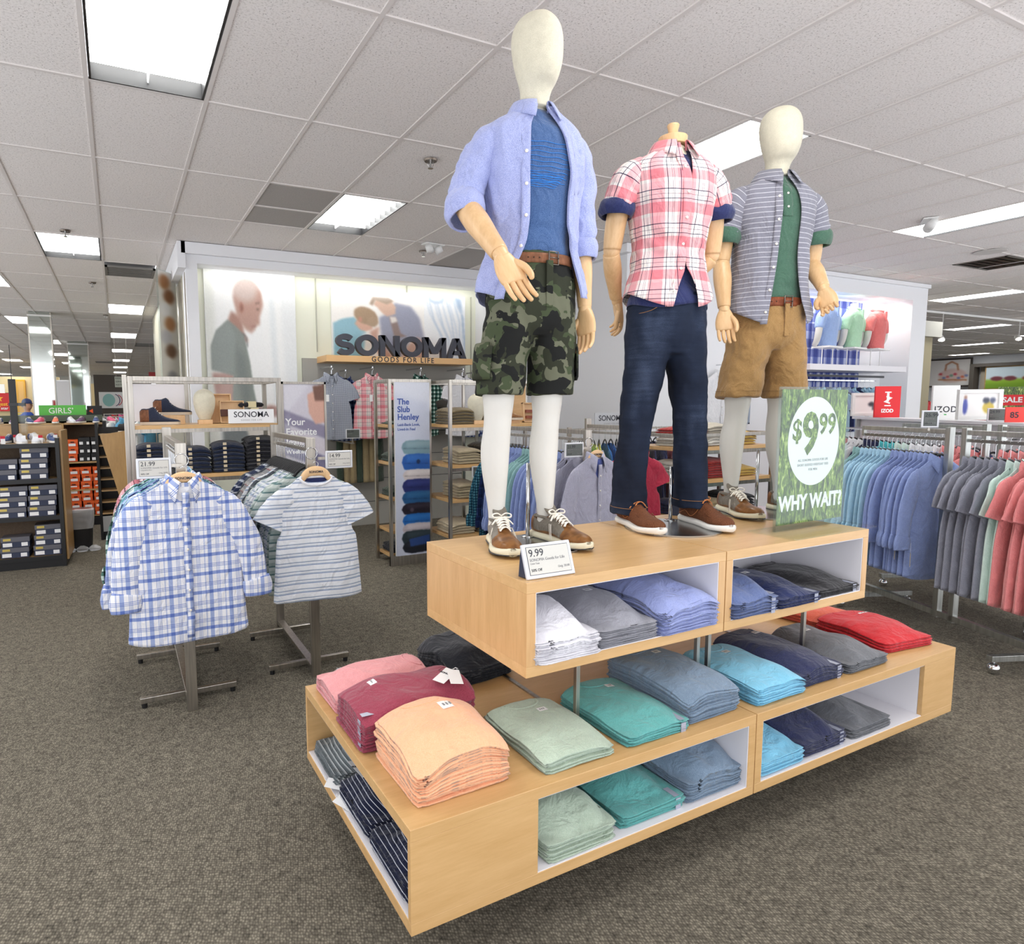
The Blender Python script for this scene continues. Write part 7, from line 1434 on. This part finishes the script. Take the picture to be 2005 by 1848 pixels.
star = [(.02+.045*(1 if k % 2 == 0 else .42)*sin(k*pi/5), -.008, .295+.045*(1 if k % 2 == 0 else .42)*cos(k*pi/5)) for k in range(10)]; mesh('gold_star', star, [list(range(10))], plain('gold print', (240, 180, 40), .5), t, smooth=False); text('lettering', 'biggest', .06, plain('gold print', (240, 180, 40), .5), t, (0.02, -.008, .225), (pi/2, 0, 0), .0003, .001); text('lettering', 'gold star', .05, PAPER, t, (.02, -.008, .175), (pi/2, 0, 0), .0003, .0005)
# dark slatted step rack and oak fitting board
t = thing('step_display', 'dark stepped shoe rack with wooden treads beside the bin', 'shelving', (-.20, 8.4, 0)); 
for k in range(8): box('tread', (-.01, .34, .0+.03*k, .26+.03*k, .30+.13*k, .315+.13*k), OAKH, t)
box('side_panel', (-.04, -.012, 0, .55, 0, 1.36), BLACKP, t); box('back_panel', (-.012, .36, .5, .52, 0, 1.3), BLACKP, t); box('front_drawer', (-.01, .33, -.01, .0, .10, .28), plain('light grey drawer', (176, 178, 178), .5), t); box('kick_plate', (-.01, .34, .02, .5, 0, .1), BLACKP, t)
dshoe((.05, 8.75, 1.236), pi/2-.2, KB, KB, SOLEW, 'black canvas shoe with white laces on the top tread', True, sc=.8)
v = [(-.16, 0, 1.28), (.09, 0, 1.32), (.12, 0, .50), (.04, 0, .42)]; vv = v+[(a, .03, c) for a, _, c in v]; tag(mesh('fitting_board', vv, [[0, 3, 2, 1], [4, 5, 6, 7], [0, 1, 5, 4], [1, 2, 6, 5], [2, 3, 7, 6], [3, 0, 4, 7]], OAK, None, smooth=False, loc=(.0, 6.95, 0)), 'tapered oak board standing behind the display unit', 'board')
tag(box('board_support', (-.12, .1, .03, .30, 0, .48), OAK, None, loc=(.03, 6.95, 0)), 'oak cabinet base under the tapered oak board', 'cabinet')
# bin
t = thing('waste_bin', 'black waste bin with a clear plastic liner on the carpet', 'bin', (-.42, 7.95, 0)); 
K = [(0, .105, .085, 0, 0), (.30, .125, .10, 0, 0), (.42, .132, .108, 0, 0)]; put('bin_body', loft(K, 32, 10, .6), BLACKP, t)
def film():
    m, t, b, N, L = nt('clear film'); tr = N('ShaderNodeBsdfTransparent'); g = N('ShaderNodeBsdfPrincipled'); g.inputs['Base Color'].default_value = (.8, .82, .84, 1); g.inputs['Roughness'].default_value = .25; x = N('ShaderNodeMixShader'); x.inputs[0].default_value = .45
    L(tr.outputs[0], x.inputs[1]); L(g.outputs[0], x.inputs[2]); L(x.outputs[0], t.nodes['Material Output'].inputs[0]); return m
FILM = film(); put('bin_liner', loft([(.24, .128, .105, 0, 0), (.33, .137, .115, 0, 0), (.40, .142, .12, 0, 0), (.45, .138, .116, 0, 0), (.455, .12, .1, 0, 0)], 48, 20, .6, caps=(False, False), disp=lambda th, z: .006*nz(th*4, z*20, 1)), FILM, t)
for k in range(3): t2 = put('plastic_scrap', loft([(0, .05, .03, 0, 0), (.03, .06, .04, 0, 0), (.06, .02, .02, 0, 0)], 20, 8, disp=lambda th, z: .012*nz(th*2, z*30, k)), FILM, None, loc=(-.53+.12*k, 7.84, 0)); tag(t2, 'crumpled clear plastic on the carpet by the bin, '+['left', 'middle', 'right'][k]+' piece', 'plastic wrap')
# hanging acrylic banner by the wall corner
p = Pic(0, 0, 30, 215, 24, (226, 224, 218)); [p.ell(10+(k*7) % 14, 20+k*26, 9, 14, c, 3) for k, c in enumerate(((170, 120, 80), (140, 96, 66), (236, 236, 238), (180, 130, 90), (200, 200, 206), (120, 90, 70), (228, 226, 222), (150, 150, 156)))]
t = thing('hanging_banner', 'narrow hanging picture banner beside the corner of the poster wall', 'banner', (.60, 8.45, 1.80), .9); p.build('picture', .34, 1.32, t, (0, -.012, 0)); box('acrylic_panel', (-.175, .175, -.010, .010, 0, 1.33), ACR, t); box('hanging_wire', [(-.15, -.148, 0, .002, 1.33, ZC-1.8), (.148, .15, 0, .002, 1.33, ZC-1.8)], STEEL, t)
# mirrored columns
MIR = plain('mirror glass', (206, 214, 210), .04, 1)
for x, y, l, w in ((-1.2, 14.2, 'mirror clad column beyond the green sign', .36), (-.86, 20.2, 'second mirror clad column farther back', .48)):
    t = thing('mirror_column', l, 'column', (x, y, 0)); box('mirror_face', (-w/2, w/2, 0, w, 0, ZW), MIR, t); box('corner_trim', [(s*w/2-.01, s*w/2+.01, -.012, .004, 0, ZW) for s in (-1, 1)], STEEL, t); box('top_cap', (-w/2-.012, w/2+.012, -.014, w, ZW-.08, ZW-.05), WHITEP, t)
t = thing('hanging_sign', 'grey hanging sign reading KIDS SERVICES RESTROOMS', 'sign', (.12, 16, 1.97)); box('panel', (-.13, .17, -.01, .01, 0, .23), plain('sage grey sign', (168, 172, 160), .6), t)
for k, l in enumerate(('KIDS', 'SERVICES', 'RESTROOMS')): text('lettering', l, .05, DARKP, t, (-.115, -.012, .19-.07*k), (pi/2, 0, 0), .0004, 0, align='LEFT')
box('wire', [(-.1, -.096, 0, .004, .23, ZC-1.97), (.13, .134, 0, .004, .23, ZC-1.97)], STEEL, t)
# person in a blue cap
def person():
    t = thing('person', 'person in a navy cap and blue shirt standing beyond the trainers', 'person', (-1.72, 16.4, 0), 1.2)
    B = [(.08, .07, .08, 0, 0), (.5, .10, .10, 0, 0), (.85, .16, .12, 0, 0), (1.0, .16, .13, 0, 0), (1.2, .18, .14, 0, 0), (1.36, .20, .12, 0, 0), (1.42, .10, .08, 0, 0), (1.46, .055, .06, 0, 0)]
    SKIN = plain('skin', (190, 140, 112), .6)
    legs = cat(loft([(.0, .05, .12, -.09, -.04), (.08, .05, .06, -.09, 0), (.5, .07, .075, -.09, 0), (.88, .09, .1, -.08, 0)], 20), loft([(.0, .05, .12, .09, -.04), (.08, .05, .06, .09, 0), (.5, .07, .075, .09, 0), (.88, .09, .1, .08, 0)], 20), loft([(.82, .15, .11, 0, 0), (1.0, .16, .12, 0, 0), (1.2, .17, .12, 0, 0), (1.36, .19, .11, 0, 0), (1.42, .09, .08, 0, 0), (1.44, .055, .06, 0, 0), (1.49, .055, .06, 0, 0), (1.53, .066, .085, 0, -.01), (1.60, .076, .095, 0, -.005), (1.67, .07, .085, 0, 0), (1.71, .03, .03, 0, 0)], 28))
    arms = [tube([(s*.18, 0, 1.36), (s*.23, .02, 1.15), (s*.24, -.06, .95), (s*.22, -.16, .88)], [.05, .045, .036, .026], 14) for s in (-1, 1)]
    p_ = cat(legs, *arms, *[tube(*ballend([(s*.22, -.17, .88), (s*(.20-.012*k), -.24+.005*k, .865)], [.010, .008]), 8) for s in (-1, 1) for k in range(5)])
    fuse(mesh('body', p_[0], p_[1], SKIN, t), .012)
    fuse(mesh('shirt', *cat(loft([(.93, .17, .13, 0, 0), (1.2, .18, .135, 0, 0), (1.36, .20, .125, 0, 0), (1.42, .10, .09, 0, 0), (1.44, .07, .07, 0, 0)], 28), *[tube([(s*.17, 0, 1.37), (s*.235, .02, 1.15), (s*.242, -.05, .98)], [.062, .058, .05], 14) for s in (-1, 1)])[:2], plain('blue work shirt', (30, 66, 150), .8), t), .012)
    fuse(mesh('trousers', *cat(loft([(.80, .15, .12, 0, 0), (.98, .168, .128, 0, 0)], 28), *[loft([(.07, .07, .09, s*.09, 0), (.5, .085, .09, s*.09, 0), (.88, .10, .115, s*.075, 0)], 20) for s in (-1, 1)])[:2], plain('dark trousers', (40, 42, 52), .8), t), .012)
    put('cap', loft([(1.62, .084, .102, 0, 0), (1.66, .082, .098, 0, 0), (1.71, .06, .07, 0, 0), (1.73, .02, .02, 0, 0)], 28), plain('navy cap', (36, 48, 92), .8), t); put('cap_brim', tube([(0, -.08, 1.63), (0, -.17, 1.615)], [(.07, .006), (.05, .004)], 16, up=(0, 0, 1)), plain('navy cap', (36, 48, 92), .8), t)
    for s in (-1, 1): put('ear', tube(*ballend([(s*.076, .0, 1.57), (s*.08, .005, 1.60)], [.012, .014]), 8), SKIN, t); put('eye', loft([(-.006, .003, .003, 0, 0), (0, .007, .004, 0, 0), (.006, .003, .003, 0, 0)], 8), BLACKP, t, loc=(s*.03, -.094, 1.60))
    put('nose', tube(*ballend([(0, -.098, 1.60), (0, -.112, 1.57)], [.008, .012]), 8), SKIN, t); put('hair', loft([(1.55, .07, .03, 0, .07), (1.62, .078, .04, 0, .065)], 16), plain('grey hair', (150, 140, 130), .8), t)
person()
# far left store backdrop
st('wall_far_back', [(-16, 1.5, 43, 43.2, 0, 2.95), (-16, 1.5, 43.0, 43.2, 2.95, ZW)], plain('pale far wall', (226, 226, 220), .7))
st('wall_far_left', [(-16.2, -16, 8, 43, 0, ZW)], plain('pale far wall', (226, 226, 220), .7))
def far(name, label, cat_, x, y, z0, w, h, d, m, extra=None):
    t = thing(name, label, cat_, (x, y, z0)); box('panel', (-w/2, w/2, 0, d, 0, h), m, t, .004)
    if extra:
        for e in extra: box(e[0], e[1], e[2], t)
    return t
YEL = plain('yellow column', (244, 176, 40), .5); CRM = plain('cream display wall', (238, 218, 170), .6); AQ = plain('aqua disc', (150, 200, 196), .5)
WAL = [('display_wall', 'cream wall bay with a yellow pillar beyond the mirror column', 'display wall', -3.1, 30, 0, 2.2, 2.72, .3, CRM, [('yellow_pillar', (-.35, -.05, -.12, 0, 0, 2.6), YEL), ('shelf', (.1, 1.0, -.25, 0, 1.2, 1.26), OAKH), ('hanging_vest', (-.95, -.55, -.1, -.02, 1.4, 2.1), K_GREEN)]),
 ('display_wall', 'second cream wall bay with a slim yellow pillar farther along', 'display wall', -1.3, 34, 0, 1.6, 2.6, .3, CRM, [('yellow_pillar', (-.2, .0, -.12, 0, .9, 2.5), YEL), ('shelf', (.1, .7, -.25, 0, 1.2, 1.26), OAKH)]),
 ('lightbox', 'white lightbox with a pale yellow disc at the left edge', 'sign', -3.9, 23, 1.50, 1.9, .72, .1, plain('lightbox face', (246, 246, 242), .4, 0, (255, 255, 250), .35), None),
 ('display_wall', 'white wall panel with drawn lines in the girls department', 'display wall', -1.9, 27, 1.0, 1.0, 1.5, .1, WALLW, [('rail', (-.4, .4, -.15, -.1, .35, .38), STEEL)]),
 ('display_wall', 'white striped wall panel between the mirror columns', 'display wall', -1.55, 25, 1.5, .7, .9, .1, WALLW, None)]
for a in WAL: far(*a)
t = bpy.data.objects['lightbox']; mesh('yellow_disc', [(.25+.30*cos(2*pi*q/32), -.006, .36+.30*sin(2*pi*q/32)) for q in range(32)], [list(range(32))], plain('pale yellow disc', (248, 206, 96), .5), t, smooth=False); text('lettering', 'climate', .26, GREYINK, t, (-.3, -.01, .28), (pi/2, 0, 0), .001, 0)
t = thing('poster', 'white poster with aqua plates on a dark alcove in the far left store', 'poster', (-.14, 20.96, 1.50)); box('panel', (-.30, .36, 0, .03, .0, .46), PAPER, t); mesh('aqua_plate', [(-.05+.16*cos(2*pi*q/32), -.006, .23+.18*sin(2*pi*q/32)) for q in range(32)], [list(range(32))], AQ, t, smooth=False)
for k, (c, m) in enumerate((((.06, .17), plain('plum plate rim', (96, 80, 120), .5)), ((.14, .15), plain('rose plate rim', (200, 90, 100), .5)))): put('plate_rim', tube([(c[0]+c[1]*cos(a), -.004, .23+c[1]*1.05*sin(a)) for a in [-1.2+2.4*q/12 for q in range(13)]], [.012], 6), m, t)
far('display_wall', 'dark alcove behind the plates poster', 'display wall', .2, 21, 0, 1.5, 2.45, .3, plain('dark taupe alcove', (84, 76, 70), .7))
t = thing('hanging_sign', 'dark red hanging sign above the display unit', 'sign', (1.25, 20, 2.37)); box('panel', (-.4, .42, -.02, .02, 0, .13), plain('dark red sign', (140, 24, 28), .5), t); text('lettering', 'juniors', .12, plain('gold print', (240, 180, 40), .5), t, (.0, -.025, .06), (pi/2, 0, 0), .0004, 0); box('wire', [(-.35, -.345, 0, .005, .13, ZC-2.37), (.37, .375, 0, .005, .13, ZC-2.37)], STEEL, t)
# far fixtures: simple racks of garments, each garment its own thing
FC = [(220, 90, 140), (90, 160, 200), (240, 200, 80), (60, 60, 70), (200, 200, 206), (120, 180, 110), (180, 60, 60), (240, 240, 240), (90, 80, 140)]
FM = [cloth('far garment colour %s' % w, c) for w, c in zip(('pink', 'sky', 'yellow', 'black', 'grey', 'green', 'red', 'white', 'violet'), FC)]; FN = ('pink', 'sky blue', 'yellow', 'black', 'grey', 'green', 'red', 'white', 'violet')
gp = {}
def far_rack(x, y, label, n=7, seed=0, h=1.35, rz=0.0):
    t = thing('garment_rack', label, 'clothes rack', (x, y, 0), rz); box('hang_rail', (-.55, .55, -.01, .01, h, h+.02), STEEL, t); box('post', (-.55, -.53, -.01, .01, 0, h), STEEL, t); box('post', (.53, .55, -.01, .01, 0, h), STEEL, t); box('foot', [(-.56, -.52, -.25, .25, 0, .03), (.52, .56, -.25, .25, 0, .03)], STEEL, t)
    for k in range(n):
        c = (k*3+seed*2) % 9; px = -.45+.9*k/(n-1); loc = (x+px*cos(rz), y+px*sin(rz), h+.012); l = '%s top, %s from the left, %s' % (FN[c], FST[k], label.split(' rack ')[-1])
        if c not in gp: gp[c] = hang_shirt('blouse', l, loc, rz+1.0, FM[c], 'short', 'tops on far racks', seed=c, L=.62, w=.42, th=.05, placket=False, zt=-.05)
        else: dup(gp[c], loc, rz+1.0, l, 'tops on far racks')
for k, (x, y, l) in enumerate(((-2.3, 12.6, 'nearest rack beside the mirror column'), (-1.5, 17.6, 'middle rack behind the capped person'), (-3.0, 18.0, 'outer rack at the left edge'), (-1.0, 23.5, 'back rack below the plates poster'), (-2.6, 25.5, 'last rack in front of yellow pillar'), (.1, 13.2, 'side rack behind the display unit'), (.25, 18.0, 'deep rack behind the display unit'))): far_rack(x, y, l.replace('rack', 'clothes rack', 1), seed=k)
# ---------------------------------------------------------------- right side: white fixture with signs
D2 = Vector((.56, .83, 0)).normalized(); A2 = math.atan2(-D2.x, D2.y); LC = Vector((7.62, 3.80, 0))
t = thing('display_fixture', 'long white fixture with a ledge behind the right racks', 'display fixture', (LC.x, LC.y, 0), A2); box('ledge', (-.10, .16, -1.6, 1.45, 1.335, 1.365), LINER, t, .003); box('panel', (.0, .03, -1.6, 1.45, .02, 1.335), LINER, t); box('end_post', (-.05, .1, -1.62, -1.58, 0, 1.335), GALV, t); box('end_post', (-.05, .1, 1.43, 1.47, 0, 1.335), GALV, t); box('inset_frame', [(-.008, 0, -.9, -.2, .9, .912), (-.008, 0, -.9, -.2, 1.2, 1.212), (-.008, 0, -.9, -.888, .9, 1.2), (-.008, 0, -.212, -.2, .9, 1.2)], GALV, t); box('hang_rail', (-.3, -.285, -1.5, 1.4, 1.22, 1.235), CHROME, t); box('rail_bracket', [(-.3, 0, -1.4, -1.39, 1.22, 1.235), (-.3, 0, 1.3, 1.31, 1.22, 1.235)], CHROME, t)
def onl(s, off=0.03): p = LC+D2*s; return (p.x-off*D2.y*-1*-1, p.y+off*D2.x, 1.366)
random.seed(9)
P0 = LC+D2*-1.45+Vector((-.29*D2.y, .29*D2.x, 0)); P1 = LC+D2*1.35+Vector((-.29*D2.y, .29*D2.x, 0))
FX = [(FM[6], 'red polo'), (T_WHITE, 'white polo'), (K_NAVY, 'navy polo'), (T_CYAN, 'aqua polo'), (K_BLACK, 'black polo')]
rail_of_shirts((P1.x, P1.y), (P0.x, P0.y), 24, lambda k: FX[(k//3) % 5], A2+.3, 1.232, 'short', 'white fixture', 'polos on the white fixture', L=.7, order_word='from the wall,')
RED = plain('logo red', (222, 30, 38), .5)
def std_sign(s, w, h, label, m, rz=-.35):
    x, y, z = onl(s); t = thing('brand_sign', label, 'sign', (x, y, z), rz); box('panel', (-w/2, w/2, -.012, .012, 0, h), m, t, .002); return t
t = std_sign(.80, .28, .36, 'tall red sign with white interlocked letters on the white ledge', RED, -.55)
text('monogram', 'I', .15, PAPER, t, (0, -.0135, .235), (pi/2, 0, 0), .0004, .006); text('monogram', 'Z', .10, PAPER, t, (0, -.0140, .20), (pi/2, .35, 0), .0004, .004); box('serif', [(-.035, .035, -.0142, -.012, .285, .298), (-.035, .035, -.0142, -.012, .13, .143)], PAPER, t); text('brand_name', 'IZOD', .055, PAPER, t, (0, -.0135, .075), (pi/2, 0, 0), .0004, .0025)
t = std_sign(-.26, .26, .34, 'plain white brand sign with thin dark letters on the white ledge', WHITEP, -.5); text('brand_name', 'IZOD', .085, INK, t, (0, -.0135, .10), (pi/2, 0, 0), .0004, .0008, 1.1); box('green_mark', (-.012, .012, -.0136, -.012, .045, .055), plain('green print', (60, 180, 80), .5), t)
def pframe(s, w, h, label, cols):
    x, y, z = onl(s); t = thing('picture_frame', label, 'picture frame', (x, y, z+.01), -.55); b = .035
    box('frame', [(-w/2, w/2, -.02, .02, 0, b), (-w/2, w/2, -.02, .02, h-b, h), (-w/2, -w/2+b, -.02, .02, b, h-b), (w/2-b, w/2, -.02, .02, b, h-b)], WHITEP, t, .002)
    p = Pic(0, 0, 100, 45, 70, (246, 244, 242)); [p.ell(x_, y_, rx, ry, c, 2) for x_, y_, rx, ry, c in cols]; p.build('picture', w-2*b, h-2*b, t, (0, -.002, b)); box('backing', (-w/2+b, w/2-b, 0, .01, b, h-b), WHITEP, t)
pframe(1.10, .50, .28, 'white framed picture of a black dog left of the red sign', [(45, 22, 9, 6, (60, 62, 72)), (50, 30, 3, 8, (60, 62, 72)), (80, 26, 6, 12, (190, 130, 120)), (80, 12, 4, 4, (150, 110, 90))])
pframe(-.76, .38, .28, 'white framed picture of golfers right of the white sign', [(10, 26, 7, 16, (80, 90, 170)), (10, 8, 4, 4, (160, 120, 100)), (75, 28, 16, 12, (204, 180, 80)), (68, 14, 10, 6, (70, 74, 90)), (86, 14, 8, 6, (90, 96, 120))])
# electronic tags near IZOD ledge, far sale signs
x, y, z = onl(-1.0); t = price_tag((x, y, z), -.6, 'electronic tag beside the sale card on the white ledge', '24.99', 'Polo', 'Golf', w=.16, h=.12, tilt=0, holder=False, dark=True)
x, y, z = onl(-1.22); t = thing('sale_sign', 'coral clearance card reading 85 percent at the white ledge end', 'sign', (x, y, z), -.6); box('panel', (-.08, .08, -.004, .004, 0, .13), plain('coral card', (232, 72, 64), .6), t); text('lettering', '85', .07, INK, t, (-.01, -.0055, .06), (pi/2, 0, 0), .0003, .001)
# far right walls
def xwall(name, y0, y1, z0, z1, m, x=30, d=.2): return st(name, [(x, x+d, y0, y1, z0, z1)], m)
xwall('wall_right', 4.5, 20, 0, ZW, WALLW, 30.4)
t = thing('poster', 'framed handbag poster on the far right wall', 'poster', (30.30, 14.6, 2.18), pi/2+0)
p = Pic(0, 0, 140, 110, 90, (250, 246, 244)); p.ell(85, 68, 46, 30, (232, 206, 200), 3); [p.ell(45+k*12, 60+(k*17) % 22, 6, 5, c, 2) for k, c in enumerate(((210, 80, 90), (120, 140, 190), (220, 110, 110), (130, 170, 150), (206, 70, 90), (120, 130, 190), (226, 120, 90), (140, 150, 200)))]; p.line([(60, 44), (62, 20), (80, 8), (98, 20), (102, 44)], 5, (190, 120, 80), 1.5); p.line([(40, 84), (130, 88)], 5, (196, 126, 80), 2)
t.rotation_euler = (0, 0, -pi/2); p.build('picture', 1.5, 1.02, t, (0, -.03, 0)); box('frame', [(-.8, .8, -.05, .02, -.06, 0), (-.8, .8, -.05, .02, 1.02, 1.08), (-.8, -.75, -.05, .02, 0, 1.02), (.75, .8, -.05, .02, 0, 1.02), (-.75, .75, -.02, .02, 0, 1.02)], plain('dark frame', (70, 60, 56), .5), t)
t = thing('poster', 'long poster of three sunglasses on grass on the far right wall', 'poster', (30.05, 11.6, 2.02), -pi/2)
p = Pic(0, 0, 460, 170, 150, (206, 222, 232)); p.poly([(0, 100), (460, 84), (460, 170), (0, 170)], (150, 190, 60), 6); p.poly([(0, 130), (460, 120), (460, 170), (0, 170)], (126, 166, 50), 8); [p.ell(x_, 92, 28, 18, c, 2) for x_, c in ((50, (120, 60, 70)), (110, (120, 60, 70)), (190, (130, 50, 40)), (250, (130, 50, 40)), (340, (50, 70, 150)), (400, (50, 70, 150)))]; p.build('picture', 3.2, .80, t, (0, -.03, 0)); box('frame', (-1.64, 1.64, -.02, .06, -.04, .84), OAKH, t)
st('trim_10', [(29.9, 30.3, 5, 13.7, 2.86, 2.98), (29.9, 30.3, 13.55, 13.7, 0, 2.86)], plain('dark bronze frame', (88, 82, 76), .5)); st('wall_alcove', [(30.3, 30.39, 5, 13.5, 0, 2.86)], plain('taupe alcove', (196, 186, 168), .7))
far('wall_cabinet', 'oak topped case line below the sunglasses poster', 'cabinet', 29.6, 8, 1.62, .2, .12, 4, OAK)
for k, (x, y, s_, col_, l) in enumerate(((14.6, 8.6, 0, 6, 'tops by the olive pilaster'), (15.5, 7.0, 3, 7, 'tops left of the handbag poster'), (17.5, 7.2, 1, 3, 'tops under the handbag poster'), (16.0, 5.6, 5, 2, 'tops under the sunglasses poster'), (19.0, 6.6, 2, 4, 'tops below the long poster'), (13.2, 3.8, 4, 4, 'tops behind the white ledge'), (20.5, 8.6, 7, 4, 'tops at the far right'))): far_rack(x, y, 'right aisle rack '+l, 9, seed=s_, rz=.9)
t = thing('kimono_top', 'red kimono top on a stand right of the white wall', 'top', (13.9, 7.1, 1.62), 0); put('body', shirt_mesh(.6, 1.0, .06, 5, .3, sw=.12, ztop=-.02), cloth('crimson silk', (176, 26, 34), (206, 46, 52), .3), t); box('stand', (-.01, .01, -.01, .01, -1.62, .02), CHROME, t)
t = thing('sale_sign', 'red card reading SALE in the right aisle', 'sign', (15.2, 6.5, 1.32), -.9); box('panel', (-.22, .22, -.01, .01, 0, .3), RED, t); text('lettering', 'SALE', .15, PAPER, t, (0, -.013, .15), (pi/2, 0, 0), .0005, .004); box('stem', (-.01, .01, 0, .01, -1.32, 0), STEEL, t)
t = thing('sale_sign', 'grass green sale poster reading SALE and clearance near the right edge', 'sign', (12.3, 4.75, 1.34), -1.0); box('panel', (-.45, .45, -.01, .01, 0, .42), GRASS, t); box('red_card', (-.44, -.12, -.014, -.01, .14, .30), RED, t); text('lettering', 'SALE', .11, PAPER, t, (-.28, -.016, .22), (pi/2, 0, 0), .0005, .003); box('clearance_card', (-.02, .42, -.014, -.01, 0, .2), RED, t); text('lettering', 'clearance', .08, PAPER, t, (.2, -.016, .15), (pi/2, 0, 0), .0005, .001); box('stem', (-.01, .01, 0, .01, -1.34, 0), STEEL, t)
SPOT = emis('spot lamp glow', 40, (255, 240, 220))
for k, (x, y, z) in enumerate(((14.6, 7.2, 2.75), (17.6, 7.2, 2.88))):
    t = thing('spotlight', 'bright track spotlight, %s of two near the right white wall' % ['nearer', 'farther'][k], 'spotlight', (x, y, z)); put('lamp_housing', tube([(0, 0, 0), (.05, .05, .06)], [.06, .05], 14), WHITEP, t); put('lamp', loft([(-.03, .02, .02, 0, 0), (-.012, .05, .05, 0, 0), (0, .045, .045, 0, 0)], 20), SPOT, t); box('stem', (-.006, .006, -.006, .006, .04, ZC-z), WHITEP, t)
tag(box('track_rail', (13.8, 18.2, 7.17, 7.23, ZC-.05, ZC-.01), WHITEP), 'white lighting track on the ceiling near the right wall', 'lighting track')
